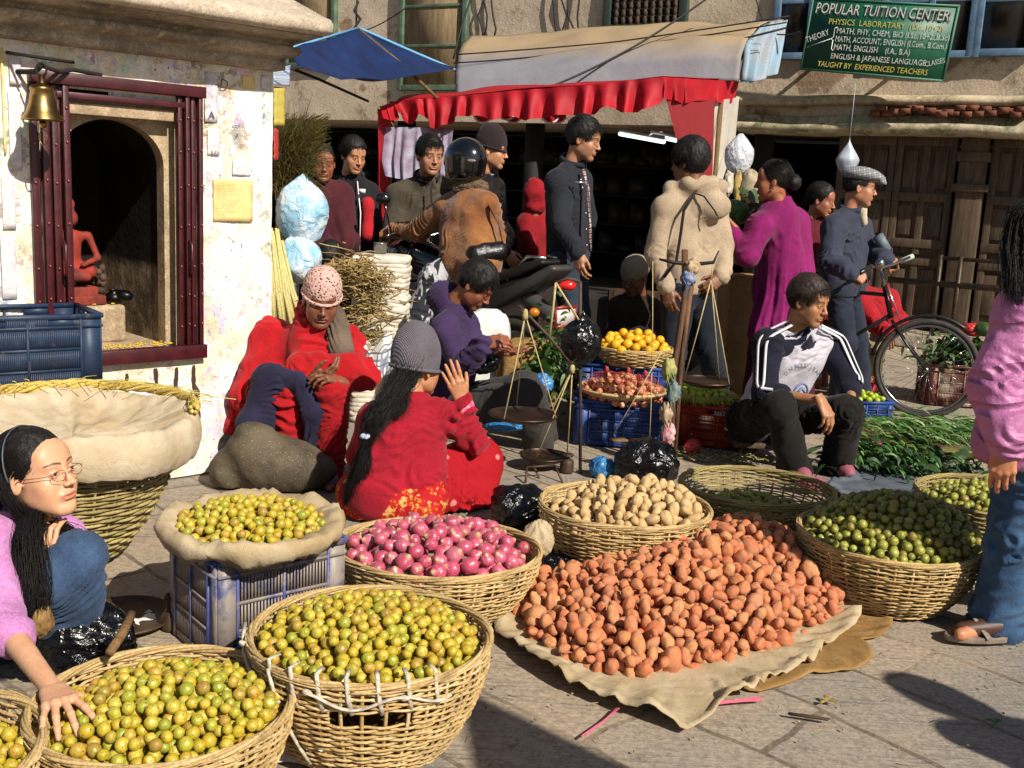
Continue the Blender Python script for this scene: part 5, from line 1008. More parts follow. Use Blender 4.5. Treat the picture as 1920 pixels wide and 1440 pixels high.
for k in range(110):
    t_ = rg.uniform(.2, 3.2); p = A(cJ[0]+.43*cos(t_), cJ[1]+.43*sin(t_), .58); d = rg.normal(size=3)*A(.06, .06, .012); m.tube([p, p+d*.5+A(0, 0, .01), p+d], .0016, 4)
tag(obj('straw_rope', m, wicker('straw', ['c8b060', 'a8903c', 'd8c684'])), 'twisted straw rope lying along the back rim of the tall basket', 'rope')
# navy crate standing on a box behind the tall basket
t0 = P(190, 720, 4.38); crate('navy plastic crate standing in front of the shrine at the left edge', (t0[0]-.30, 4.27, t0[2]-.02), radians(38), .56, .36, .33, M_CN, bars=20); 
m = MB(); m.box((t0[0]-.30, 4.27, (t0[2]-.02)/2), (.5, .36, t0[2]-.024), Rz(radians(38))); tag(obj('stone_block', m, M_DS, smooth=False, bevel=.02), 'low stone block holding the navy crate', 'block')
# worn stone figure
sc_ = G(485, 935); f = Fld(sc_+A(-.45, -.1, -.05), sc_+A(.5, .7, .5), .011); o = A(-1.10, 4.78, 0)
f.ell(o+A(.05, 0, .13), (.27, .19, .17), .06); f.ell(o+A(-.05, -.03, .22), (.17, .15, .13), .06); f.ell(o+A(-.06, -.03, .33), (.105, .095, .055), .03); f.ell(o+A(.22, .02, .10), (.17, .16, .11), .06); f.ell(o+A(-.21, -.02, .08), (.10, .13, .13), .05); f.ell(o+A(-.06, -.03, .395), (.085, .08, .012), .015, 1); f.plane(A(0, 0, 0), (0, 0, -1)); V, Q = f.mesh(); V = lap(V, Q, 2); N_ = vnorm(V, Q); V = V+N_*(.008*noise(V*9)+.003*noise(V*30))[:, None]; m = MB(); V = (V-o)*A(.84, .84, .80)+o+A(-.03, .06, 0); m.add(V, Q)
n = NT('grey_granite', .8, 0, .3); c = n.mix(n.ramp(n.noise(5, 6, .6), .4, .65), hexc('5a5040'), hexc('3c352a')); c = n.mix(n.ramp(n.voro(60, feat='F1'), .04, .10), hexc('c0b090'), c) if False else n.mix(n.ramp(n.noise(190, 2, .5), .66, .72), c, hexc('a89878')); n.col(c); n.bump(n.noise(60, 4), .6, .004); tag(obj('stone_carving', m, n.m), 'worn grey stone carving sitting on the ground between basket and crate', 'carving')
# plastic bags and small things
def blackplastic(name, c, rough=.22, c2=None, trans=0): n = NT(name, rough, 0, .6); n.col(n.mix(n.ramp(n.noise(12, 4), .4, .7), hexc(c), hexc(c2 or c))); n.bump(n.noise(13, 4, .5, dist=1.5), .8, .03); n.b.inputs['Transmission Weight'].default_value = trans; return n.m
M_BP = blackplastic('black_plastic', '060607', .24); M_BLP = blackplastic('blue_plastic', '2f6fa8', .35, '4a90c8'); M_WPL = blackplastic('clear_plastic', 'c8ccd4', .25, 'e4e4e8', .25); M_PK = blackplastic('pink_plastic', 'b84a70', .4); M_RD = blackplastic('red_plastic', 'b8302a', .35)
def crumple(px, Y, r, label, mat, seed=0, z=None, name='plastic_bag', cat='bag', knot=False, amp=.22, group=None, seg=64):
    c = G(*px) if Y is None else P(px[0], px[1], Y)
    if z is not None: c[2] = z+r[2]*.9
    elif Y is None: c[2] = r[2]*.85
    m = MB(); o = seed*7.7
    def fn(g):
        q = g*1.5+o; w = np.stack([noise(q+3), noise(q+17), noise(q+31)], 1); a = 1-np.abs(noise((g+w*.5)*2.6+o)); b = 1-np.abs(noise((g+w*.3)*5.5+o)); s_ = 1-amp+amp*.9*a+amp*.45*b+.1*noise(q); out = g*s_[:, None]
        if knot: k_ = np.clip(g[:, 2]-.72, 0, 1); out[:, :2] *= (1-2.9*k_)[:, None].clip(.14); out[:, 2] += k_*.9
        return out
    m.sph(c, r, seg, seg//2, fn=fn); return tag(obj(name, m, mat), label, cat, group)
crumple((1213, 905), None, (.165, .15, .12), 'shiny full black plastic bag behind the pale potatoes', M_BP, 1); crumple((1128, 895), None, (.065, .06, .06), 'small crumpled blue plastic bag beside the black bag', M_BLP, 2)
crumple((975, 985), None, (.14, .12, .10), 'crumpled black plastic bag right of the squatting woman', M_BP, 3); crumple((1060, 1062), None, (.17, .15, .055), 'flattened black plastic bag between onions and pale potatoes', M_BP, 4)
crumple((150, 1275), None, (.16, .12, .13), 'black plastic bag behind the lower left basket', M_BP, 5); crumple((1298, 838), 5.9, (.05, .05, .05), 'small red plastic bag in front of the orange crate', M_RD, 6)
crumple((1655, 850), None, (.12, .08, .035), 'pink plastic sheet under the green bunches', M_PK, 7); crumple((1520, 905), 5.2, (.07, .06, .03), 'pink plastic scrap at the feet of the seated man', M_PK, 8)
crumple((375, 1200), None, (.035, .03, .035), 'crumpled white plastic scrap against the dusty crate', blackplastic('white_scrap', 'd0d0d0', .5), 9); m_ = crumple((1035, 1085), None, (.10, .07, .012), 'grey plastic sheet lying behind the potato heap', blackplastic('grey_sheet', '8a8a90', .35), 10)
crumple((1010, 1010), 3.62, (.055, .045, .07), 'beige paper bundle tucked behind the onions', M_SK, 11, name='paper_bundle', cat='bundle'); crumple((78, 1165), 2.6, (.03, .03, .045), 'dry brown leaves beside the young woman', plain('dry_leaf', '8a6a3a', .8, '5a4020', 20), 12, name='dry_leaves', cat='leaves')
for px, s_, lb in (((545, 1412), .075, 'torn white paper on the ground below the front basket'), ((300, 1168), .07, 'white paper scrap under the bottle weight')):
    c = G(*px); m = MB(); u = np.linspace(-1, 1, 14); U, V_ = np.meshgrid(u, u, indexing='ij'); p = np.stack([c[0]+U*s_*(1+.3*noise(np.stack([V_*2, V_*0, V_*0+1], -1))), c[1]+V_*s_*.8, .012+.012*noise(np.stack([U*2+px[0], V_*2, U*0], -1))], -1); m.grid(p); tag(obj('paper_scrap', m, plain('white_paper', 'd4d0c8', .8)), lb, 'paper')
M_FE = plain('old_iron', '3a2c22', .55, '5a4636', 14, metal=.5, bs=60)
def lath(px, Y, prof, label, name, mat, cat, seg=28, z=None):
    c = G(*px) if Y is None else P(px[0], px[1], Y)
    if z is not None: c[2] = z
    m = MB(); m.lathe(prof, seg, c); return tag(obj(name, m, mat, bevel=0), label, cat)
lath((322, 1178), None, [(0, 0), (.03, 0), (.033, .01), (.033, .045), (.024, .058), (.017, .068), (.017, .098), (.023, .102), (.023, .112), (.016, .116), (.012, .110), (0, .108)], 'rusty bottle-shaped iron weight beside the dusty crate', 'iron_weight', M_FE, 'weight')
lath((1062, 886), None, [(0, 0), (.032, 0), (.036, .01), (.036, .06), (.03, .07), (.012, .075), (.012, .085), (.032, .088), (.032, .098), (0, .1)], 'dark cylindrical weight standing beside the tripod', 'iron_weight', M_FE, 'weight')
lath((232, 1168), None, [(0, .012), (.12, .014), (.155, .026), (.16, .03), (.156, .02), (.12, .006), (0, .004)], 'old flat metal scale pan on the ground by the young woman', 'scale_pan', M_FE, 'pan', 40)
m = MB(); a_, b_ = P(246, 1152, 2.62), P(205, 1225, 2.42); m.tube([a_, (a_+b_)/2+A(.005, 0, 0), b_], [.0125, .012, .011], 10); tag(obj('wooden_stick', m, woodmat('stick_wood', '8a6a44', '5a4026')), 'short wooden stick poking into the lower left basket', 'stick')
# litter on the paving
rg = np.random.default_rng(31); M_PT = plain('pink_twine', 'c85a74', .7); M_TW = plain('twig', '3a2c1c', .9)
def twine(pts, mat, r, label, name, cat): m = MB(); q = [G(*p)+A(0, 0, .012) for p in pts]; m.tube(q, r, 5); [m.tube([v+rg.normal(size=3)*.006*A(1, 1, .3) for v in q], r*.6, 4) for _ in range(4)]; tag(obj(name, m, mat), label, cat)
twine([(1310, 1345), (1340, 1325), (1380, 1322), (1428, 1318)], M_PT, .004, 'strand of pink plastic twine at the front tip of the cloth', 'pink_twine', 'twine'); twine([(1090, 1388), (1130, 1360), (1160, 1335)], M_PT, .003, 'thin pink twine fibres left of the cloth tip', 'pink_twine', 'twine')
twine([(1478, 1345), (1510, 1350), (1552, 1356)], M_TW, .005, 'dark dry twig lying on the paving', 'twig', 'twig')
lf = plain('green_leaf', '2c5a20', .5, '3f7030', 30); lfy = plain('yellow_leaf', 'a08430', .7, '6a5020', 30)
for px, mt, lb in (((1866, 1360), lf, 'small crumpled green leaf on the lower right paving'), ((1550, 1318), lfy, 'brown and yellow leaf scrap on the paving')):
    c = G(*px); m = MB(); 
    for k in range(5): a_ = rg.uniform(0, 6.3); d = A(cos(a_), sin(a_), 0)*.03; e = A(-sin(a_), cos(a_), 0)*.009; m.grid(np.array([[c+A(0, 0, .006), c+A(0, 0, .006)], [c+d*.5-e+A(0, 0, .014), c+d*.5+e+A(0, 0, .014)], [c+d+A(0, 0, .008), c+d+A(0, 0, .009)]]))
    tag(obj('leaf', m, mt, solid=.0008), lb, 'leaf')
m = MB()
for i in range(900):
    x, y = rg.uniform(-1.2, 3.2), rg.uniform(2.4, 7.5); L = rg.uniform(.008, .035); a_ = rg.uniform(0, 6.3)
    if i % 2: m.tube([A(x, y, .006), A(x+cos(a_)*L, y+sin(a_)*L, .008)], rg.uniform(.0008, .0016), 4)
    else: m.sph((x, y, .004), (rg.uniform(.002, .006), rg.uniform(.002, .006), .003), 6, 4)
tag(obj('litter', m, plain('litter_brown', '5a4630', .9, '9a8a6a', 3)), 'tiny bits of straw and grit scattered over the paving', 'litter', kind='stuff')
# ------------------------------------------------------------------ market stall and canopies
def pgrid(rows, nu=40, nv=10, fn=None):
    """rows: list of rows of (px,py,Y) ; smooth interpolation -> world grid"""
    R = [np.array([P(*q) for q in r]) for r in rows]; U = np.linspace(0, 1, nu); V = np.linspace(0, 1, nv)
    R = [np.stack([np.interp(U, np.linspace(0, 1, len(r)), r[:, i]) for i in range(3)], 1) for r in R]; R = np.stack(R); vv = np.linspace(0, 1, len(R))
    g_ = np.stack([[np.interp(V, vv, R[:, j, i]) for i in range(3)] for j in range(nu)]).transpose(2, 0, 1)
    if fn is not None: g_ = fn(g_, V[:, None], U[None, :])
    return g_
def soft(name, c, c2, bst=.5, rough=.7, ns=2.5, trl=0):
    n = NT(name, rough, 0, .3); n.col(n.mix(n.ramp(n.noise(ns, 6, .6), .35, .68), hexc(c), hexc(c2))); n.bump(n.noise(4, 6, .6), bst, .03, n.bump(n.noise(30, 4), .3, .004))
    return n.m
def thinmat(name, c, c2, trl=.4):
    n = NT(name, .6, 0, .3); cc = n.mix(n.ramp(n.noise(5, 5), .35, .7), hexc(c), hexc(c2)); n.col(cc); t = n.new('BsdfTranslucent'); n.link(cc, t.inputs[0]); mx = n.new('MixShader'); mx.inputs[0].default_value = trl; n.link(n.b.outputs[0], mx.inputs[1]); n.link(t.outputs[0], mx.inputs[2]); n.link(mx.outputs[0], n.N['Material Output'].inputs[0]); n.bump(n.noise(14, 5), .4, .01); return n.m
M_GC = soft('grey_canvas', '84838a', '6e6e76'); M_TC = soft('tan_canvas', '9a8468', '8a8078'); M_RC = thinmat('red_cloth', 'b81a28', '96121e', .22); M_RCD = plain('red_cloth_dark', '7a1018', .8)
st = thing('market_stall', 'open market stall with a ruffled red cloth valance and dark inside', 'stall', A(1.0, 9.6, 0))
def ruffle(rows, n, amp, seed, bot=0.):
    ph = np.cumsum(np.random.default_rng(seed).uniform(.5, 1.6, 400))
    def fn(g_, V, U):
        x = U*n; w = np.sin(2*pi*(x+.35*noise(np.stack([x*.9+seed, x*0, x*0], -1)))+.6*np.sin(3*x+seed)); a = amp*(.15+.85*V)*(.7+.6*noise(np.stack([x*.7, x*0+seed, x*0], -1))); n2 = noise(np.stack([x*2.1+0*V, V*2+0*x, 0*x+0*V+seed], -1)); t_ = g_[:, 1:2]-g_[:, :1]
        g_ = g_+A(-.3, -1, 0)*(a*w+.3*amp*n2*V)[..., None]; g_[..., 2] += bot*V*noise(np.stack([x*1.1+0*V, 0*x+0*V+seed, 0*x+0*V], -1)); return g_
    return pgrid(rows, n*14, 14, fn)
m = MB(); m.grid(ruffle([[(712, 200, 9.5), (745, 188, 9.7), (850, 181, 9.55), (960, 170, 9.35), (1100, 160, 9.1), (1242, 144, 8.9)], [(722, 222, 9.45), (760, 228, 9.65), (850, 232, 9.5), (960, 226, 9.3), (1100, 218, 9.05), (1240, 196, 8.85)]], 17, .06, 3, .07)); obj('front_valance', m, M_RC, st)
m = MB(); m.grid(ruffle([[(1242, 144, 8.9), (1300, 148, 9.2), (1386, 153, 9.6)], [(1238, 192, 8.9), (1300, 190, 9.2), (1376, 192, 9.6)]], 5, .035, 7, .03)); obj('side_valance', m, M_RC, st)
m = MB(); m.grid(pgrid([[(745, 186, 9.72), (850, 179, 9.57), (960, 168, 9.37), (1100, 158, 9.12), (1242, 142, 8.92)], [(760, 178, 10.4), (870, 170, 10.3), (970, 160, 10.2), (1110, 152, 9.9), (1386, 150, 9.7)]], 40, 5, lambda g_, V, U: g_+A(0, 0, 1)*(.02*noise(g_*3))[..., None])); obj('roof_cloth', m, M_RC, st, solid=.003)
m = MB(); m.grid(ruffle([[(708, 205, 9.45), (735, 200, 9.8)], [(712, 300, 9.6), (730, 290, 9.9)], [(714, 420, 9.7), (736, 440, 10.)]], 3, .03, 9)); obj('left_curtain', m, M_RC, st)
m = MB(); m.grid(ruffle([[(1338, 190, 9.45), (1386, 182, 9.6)], [(1318, 260, 9.45), (1378, 270, 9.6)], [(1296, 330, 9.4), (1352, 345, 9.5)], [(1340, 400, 9.4), (1352, 400, 9.5)]], 3, .03, 5)); obj('white_drape', m, thinmat('white_cloth', 'cfc8bc', 'b4aca0', .3), st)
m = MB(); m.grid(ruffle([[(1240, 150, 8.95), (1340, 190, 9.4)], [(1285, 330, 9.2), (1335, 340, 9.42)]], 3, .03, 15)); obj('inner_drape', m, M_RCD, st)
pm = MB()
for x, Y in ((735, 9.9), (1352, 9.5)): q0 = P(x, 190, Y); pm = MB(); pm.tube([A(q0[0], q0[1], 0), q0], .022, 8); obj('pole', pm, M_WD, st)
m = MB(); m.box(P(1010, 600, 9.7)*A(1, 1, 0)+A(0, 0, .27), (3.0, 1.0, .54), Rz(radians(-18))); obj('counter', m, plain('dark_counter', '1e1612', .8), st, smooth=False, bevel=.01)
for i in range(4):
    x = 1165+i*52; q0 = P(x, 545, 8.9-.06*i); m = MB(); m.box(q0*A(1, 1, 0)+A(0, 0, .42), (.20, .03, .42), Rz(radians(-18))); m.box(q0*A(1, 1, 0)+A(.02, .12, .42), (.2, .2, .40), Rz(radians(-18))); tag(obj('wooden_box', m, woodmat('box_wood%d' % i, '4a3624', '2e2016'), smooth=False, bevel=.004), 'dark wooden box standing in a row under the stall front', 'box', 'wooden boxes under the stall')
for i, (x, Y) in enumerate(((905, 9.55), (950, 9.5), (962, 9.6), (1032, 9.4), (1046, 9.45))):     # round fans hanging under the valance
    q0 = P(x, 214 if i != 1 else 208, Y); m = MB(); m.sph(q0, (.075, .012, .075), 20, 8); tag(obj('red_disc', m, M_RC), 'round red and white decoration hanging under the valance', 'decoration', 'round decorations under the valance'); t_ = np.linspace(pi*.9, pi*1.9, 16); m = MB(); m.tube(np.stack([q0[0]+.074*np.cos(t_), q0[1]-.008+0*t_, q0[2]+.074*np.sin(t_)], 1), .009, 5); o_ = obj('white_edge', m, plain('white_trim', 'd8d0d4', .8), COL.objects[-1] if False else bpy.data.objects[[o.name for o in bpy.data.objects if o.name.startswith('red_disc')][-1]])
m = MB(); m.grid(ruffle([[(722, 238, 9.7), (850, 240, 9.6)], [(716, 300, 9.6), (846, 300, 9.55)], [(722, 330, 9.55), (840, 352, 9.5)]], 7, .03, 21)); tag(obj('plastic_sheet', m, thinmat('white_plastic_film', 'b4b0c8', '6a3a50', .35)), 'translucent whitish plastic sheet hanging at the left end of the stall', 'sheet')
n = NT('tube_light', .4); n.col((.9, .95, .95)); n.b.inputs['Emission Color'].default_value = (.75, .95, .92, 1); n.b.inputs['Emission Strength'].default_value = 1.6; M_TL = n.m
for a_, b_, lb in (((1162, 251, 10.2), (1245, 266, 9.6), 'left lit fluorescent tube hanging in the dark stall'), ((1222, 254, 10.0), (1272, 264, 9.5), 'right lit fluorescent tube hanging in the dark stall')):
    t0, t1 = P(*a_), P(*b_); r = thing('tube_light', lb, 'lamp', (t0+t1)/2); m = MB(); m.tube([t0, t1], .018, 8); obj('tube', m, M_TL, r); m = MB(); m.tube([t0+A(0, 0, .03), t1+A(0, 0, .03)], .022, 4); obj('fitting', m, plain('white_metal', 'b0b0ac', .5), r)
# grey canopy
cn = thing('grey_canopy', 'arched grey canvas canopy above the red valance', 'canopy', P(1100, 180, 10))
M_ = MB(); wr = lambda g_, V, U: g_+A(0, -.6, .8)*(.045*noise(g_*1.4)+.018*noise(g_*4))[..., None]
rows = [[(880, 70, 12.4), (1150, 50, 11.9), (1470, 36, 11.2)], [(862, 92, 11.5), (1140, 66, 11.1), (1425, 48, 10.5)], [(856, 122, 10.7), (1120, 90, 10.3), (1400, 76, 9.8)], [(854, 150, 10.3), (1115, 122, 9.95), (1390, 105, 9.5)], [(854, 182, 10.2), (1110, 166, 9.85), (1384, 152, 9.45)]]
M_.grid(pgrid(rows, 60, 30, wr))
n = NT('canopy_canvas', .8, 0, .2); sx = n.new('SeparateXYZ'); n.link(n.tc.outputs['Object'], sx.inputs[0]); n.col(n.mix(n.ramp(n.math('ADD', sx.outputs[2], n.math('MULTIPLY', n.noise(2.5, 5), .25)), .42, .66), hexc('7d7c82'), hexc('988468'))); n.bump(n.noise(3, 6), .5, .04, n.bump(n.noise(26, 4), .3, .004)); M_GCN = n.m
obj('canvas', M_, M_GCN, cn, solid=.004)
m = MB(); m.grid(pgrid([[(1425, 50, 10.5), (1448, 40, 10.8), (1474, 38, 11.2)], [(1398, 78, 9.8), (1428, 84, 10.3), (1466, 72, 10.9)], [(1388, 150, 9.46), (1410, 155, 9.8), (1450, 140, 10.6)]], 30, 14, lambda g_, V, U: g_+A(.3, -1, 0)*(.07*np.sin(U*20)*(.3+V)+.02*noise(g_*4))[..., None])); obj('end_flap', m, plain('blue_grey_canvas', '7a96a8', .7, '8a8e94', 4), cn, solid=.004)
for x0, y0, Y0, x1, y1, Y1 in ((1352, 170, 9.5, 1425, 50, 11.), (860, 182, 10.2, 885, 72, 12.4)): m = MB(); m.tube([P(x0, y0, Y0), P(x1, y1, Y1)], .02, 6); obj('strut', m, M_WD, cn)
# blue tarpaulin
tp = thing('blue_tarpaulin', 'taut dark blue tarpaulin tied between the shrine roof and the canopy', 'tarpaulin', P(680, 150, 9))
m = MB(); m.grid(pgrid([[(538, 92, 8.3), (560, 128, 7.9), (640, 153, 8.2)], [(610, 70, 9.), (660, 108, 8.8), (735, 146, 9.)], [(672, 52, 9.8), (762, 92, 10.), (853, 131, 10.2)]], 24, 24, lambda g_, V, U: g_+A(0, 0, 1)*(-.12*np.sin(V*pi)*np.sin(U*pi)+.035*noise(g_*2))[..., None])); obj('sheet', m, thinmat('blue_tarp', '0e2a5a', '0a1d42', .1), tp, solid=.003)
m = MB(); q_ = pgrid([[(672, 52, 9.8), (762, 92, 10.), (853, 131, 10.2)]]*2, 24, 2)[0]; m.tube(q_, .014, 5); m.tube([P(538, 92, 8.3), P(672, 52, 9.8)], .012, 5); obj('hem', m, plain('tarp_edge', '5a90b8', .6), tp)
m = MB(); m.tube([P(672, 54, 9.8), P(750, 118, 9.7), P(820, 184, 9.6)], .016, 6); tag(obj('bamboo_pole', m, M_WD), 'thin bamboo pole slanting down from the tarpaulin peak', 'pole')
m = MB(); m.tube([P(668, 54, 9.8), P(668, 20, 10.5), P(672, -30, 11.)], .01, 5); m.tube([P(664, 54, 9.8), P(676, 36, 10), P(664, 20, 10.3), P(672, 4, 10.6)], .012, 5); tag(obj('rope', m, M_RB), 'dark rope holding up the peak of the blue tarpaulin', 'rope')
m = MB(); m.tube([P(545, 128, 7.9), P(600, 150, 8.5), P(690, 190, 9.5)], .012, 5); tag(obj('tent_rope', m, M_RB), 'dark guy rope below the blue tarpaulin', 'rope')

# ------------------------------------------------------------------ things behind the shrine corner
M_BRM = wicker('broom_fibre', ['4a4018', '5e5224', '3a3414', '6e6230']); M_STK = wicker('pale_stalk', ['c8bc84', 'b0a468', 'd8cf9e'])
br = thing('brooms', 'upright bundle of brown grass brooms behind the shrine corner', 'brooms', P(540, 520, 6.2)*A(1, 1, 0)); rg = np.random.default_rng(17)
b0 = P(524, 345, 6.3); m = MB(); N_ = 900; e = np.array([P(515+rg.uniform(0, 1)**.9*108, 190+150*abs(rg.normal())*.55, 6.3+rg.uniform(-.25, .25)) for _ in range(N_)])
K = 8; u = np.linspace(0, 1, K)[None, :, None]; st0 = b0+rg.normal(size=(N_, 3))*A(.02, .02, .03); mid = (st0+e)/2+rg.normal(size=(N_, 3))*.03+A(-.02, 0, .05); pts = (1-u)**2*st0[:, None]+2*u*(1-u)*mid[:, None]+u*u*e[:, None]; pts[..., 2] -= .06*(u[..., 0]**3); m.tubes(pts, np.linspace(.0022, .0012, K), 3); obj('bristles', m, M_BRM, br)
m = MB()
N2 = 700; i_ = rg.integers(0, N_, N2); s2 = pts[i_, 4]; d2 = nrm(A(.3, 0, 1))+rg.normal(size=(N2, 3))*.4; d2 = d2*rg.uniform(.05, .13, (N2, 1)); m.tubes(np.stack([s2, s2+d2*.5, s2+d2+A(0, 0, -.01)], 1), np.array([.002, .0016, .0008]), 3); obj('tips', m, M_BRM, br)
m = MB()
for i in range(14): a_ = P(512+i*2.2, 560, 6.25+.02*(i % 3)); m.tube([a_, P(518+i*1.1, 450, 6.27), P(522+i*.8, 330, 6.3)], .007, 5)
obj('handles', m, plain('broom_handle', 'b8a888', .8, '8a7a58', 20), br)
sk = thing('stalks', 'leaning bundle of pale yellow cane stalks below the brooms', 'stalks', P(530, 700, 5.95)*A(1, 1, 0))
for i in range(11): m = MB(); m.tube([P(508+i*7.5, 640, 5.9+.02*(i % 3)), P(506+i*4.4, 545, 5.95), P(500+i*2.6+rg.uniform(-3, 3), 440+rg.uniform(-15, 25), 6.)], [.012, .011, .008], 6); obj('stalk', m, M_STK, sk)
M_BW = blackplastic('blue_white_bag', '8fc0e0', .3, 'dfe8ee', .0)
n = NT('bag_film', .25, 0, .5); n.col(n.mix(n.ramp(n.noise(7, 5, .6), .42, .6), hexc('88b4d0'), hexc('c8d2da'))); n.bump(n.noise(16, 5, .55, dist=.8), .9, .03); M_BF = n.m
crumple((568, 400), 6.15, (.155, .13, .185), 'big upper pale blue plastic bag full of white puffs by the shrine corner', M_BF, 21, knot=True, amp=.08); crumple((562, 488), 6.1, (.13, .12, .14), 'lower pale blue plastic bag full of white puffs by the shrine corner', M_BF, 22, amp=.08)
m = MB(); m.grid(pgrid([[(512, 128, 5.75), (544, 122, 5.9)], [(512, 158, 5.75), (543, 162, 5.9)]], 12, 8, lambda g_, V, U: g_+A(0, -1, 0)*(.015*noise(g_*9))[..., None]))
def plaid(name, c0, c1, c2, s=22, w=.14, rot=(0, .2, .3)):
    n = NT(name, .85, 0, .2); v = n.map((1, 1, 1), rot); x = n.new('SeparateXYZ'); n.link(v, x.inputs[0]); f = [n.math('LESS_THAN', n.math('FRACT', n.math('MULTIPLY', x.outputs[i], s)), w) for i in (0, 2)]; g2 = [n.math('LESS_THAN', n.math('FRACT', n.math('ADD', n.math('MULTIPLY', x.outputs[i], s/2), .3)), w*.8) for i in (0, 2)]
    c = n.mix(n.math('MULTIPLY', n.math('MAXIMUM', *f), .8), hexc(c0), hexc(c1)); c = n.mix(n.math('MULTIPLY', n.math('MAXIMUM', *g2), .8), c, hexc(c2)); n.col(c); n.bump(n.noise(20, 5), .5, .008); return n.m
tag(obj('checked_cloth', m, plaid('checked_blue', 'a8b0c0', '4a5a80', '6a7898', 60), solid=.003), 'small blue checked cloth hanging at the shrine corner under the eave', 'cloth')
for px, c_, lb in (((514, 162, 534, 236), 'b0a048', 'bright yellow packet strip hanging at the shrine corner'), ((514, 240, 522, 300), 'b03a30', 'narrow red packet strip hanging below the yellow one')):
    m = MB(); m.grid(pgrid([[(px[0], px[1], 5.8), (px[2], px[1]+3, 5.88)], [(px[0], px[3], 5.8), (px[2], px[3], 5.88)]], 6, 10, lambda g_, V, U: g_+A(0, -1, 0)*(.01*np.sin(V*22))[..., None])); tag(obj('packet_strip', m, plain('pk'+c_, c_, .6, bs=20), solid=.004), lb, 'packets')
# stack of white sacks, cup, root bundles, checked shawl
ws = thing('sack_stack', 'tall stack of folded white woven sacks', 'sacks', P(710, 650, 6.4)*A(1, 1, 0)); bw = P(712, 640, 6.4); rg = np.random.default_rng(6)
for i in range(34):
    z = .018+i*.029; z0 = P(712, 640, 6.4)[2]*0; m = MB(); s_ = rg.uniform(.97, 1.03); m.sph((bw[0]+rg.normal()*.004, bw[1], z), (.165*s_, .15, .027), 36, 10, fn=lambda g_: np.sign(g_)*np.abs(g_)**A(.3, .3, .6)*(1+.03*noise(g_*3+i))[:, None]); obj('sack', m, plain('woven_sack', 'd8cfc0', .8, 'b8ad9a', 14, bs=60), ws)
ztop = .018+34*.029
M_TIN = plain('tin', '8a8a86', .35, '6a6a66', 20, metal=.8); c_ = P(712, 498, 6.4); c_[2] = ztop-.02; m = MB(); m.lathe([(0, .0), (.036, 0), (.04, .08), (.042, .085), (.036, .083), (.034, .01), (0, .01)], 24, c_); tag(obj('tin_cup', m, M_TIN), 'small tin measuring cup on top of the white sack stack', 'cup')
M_RT = wicker('dried_root', ['9c8452', '80683c', 'b09a68', '665230'])
for k, (x, y, w_, h_) in enumerate(((690, 545, 42, 24), (685, 590, 46, 22), (668, 500, 24, 14), (632, 520, 18, 40), (700, 520, 30, 14), (700, 640, 18, 20))):
    c_ = P(x, y, 6.0); m = MB(); N_ = 150; s0 = c_+rg.normal(size=(N_, 3))*A(w_, 60, h_)/330*.55; d = rg.normal(size=(N_, 3))*A(1, 1, .35)*.035; pp = np.stack([s0-d, s0-d*.3+rg.normal(size=(N_, 3))*.008, s0+d*.4+rg.normal(size=(N_, 3))*.008, s0+d], 1); m.tubes(pp, np.array([.002, .0042, .0042, .002]), 4); tag(obj('root_bundle', m, M_RT), 'bundle of dried yellow-brown roots beside the white sacks', 'roots', 'bundles of dried roots')
m = MB(); m.grid(pgrid([[(648, 622, 5.75), (690, 640, 5.95), (735, 620, 6.)], [(650, 660, 5.6), (690, 672, 5.7), (740, 655, 5.8)], [(668, 712, 5.5), (700, 716, 5.6), (735, 700, 5.7)]], 30, 24, lambda g_, V, U: g_+A(.3, -1, .2)*(.03*np.sin(U*17+3*V)+.02*noise(g_*9))[..., None])); tag(obj('checked_shawl', m, plaid('plaid_white', 'c8c8c4', '1c1e26', '5a6478', 16, .12), solid=.004), 'black and white checked shawl bundled behind the red shawl', 'shawl')
# white sack, burlap sack, greens, blue bag
def sack(px, Y, r, label, mat, seed, rot=0.): 
    c_ = P(px[0], px[1], Y); c_[2] = r[2]; o = seed*3.1; m = MB(); m.sph(c_, r, 40, 24, R=Rz(rot), fn=lambda g_: (np.sign(g_)*np.abs(g_)**A(.45, .45, .5))*(1+.06*noise(g_*2+o)+.03*noise(g_*5+o))[:, None]); return tag(obj('sack', m, mat), label, 'sack')
sack((915, 640), 6.6, (.14, .12, .34), 'full white sack standing behind the boy in the purple hoodie', plain('white_sack', 'd8d8d4', .8, 'c0c0bc', 10, bs=50), 4); sack((990, 660), 6.5, (.19, .12, .26), 'brown burlap sack beside the white sack', M_BU, 7, .2)
M_LF = fruitmat('leaf_green', [(0, '2c4c18'), (.4, '3e5e22'), (.75, '203c12'), (1, '62783a')], (.1, .14, .03), .5); M_SO = fruitmat('spring_onion', [(0, '3a6a24'), (.45, '5c8a3c'), (.75, '2a5418'), (1, 'b0c088')], (.2, .3, .1), .45)
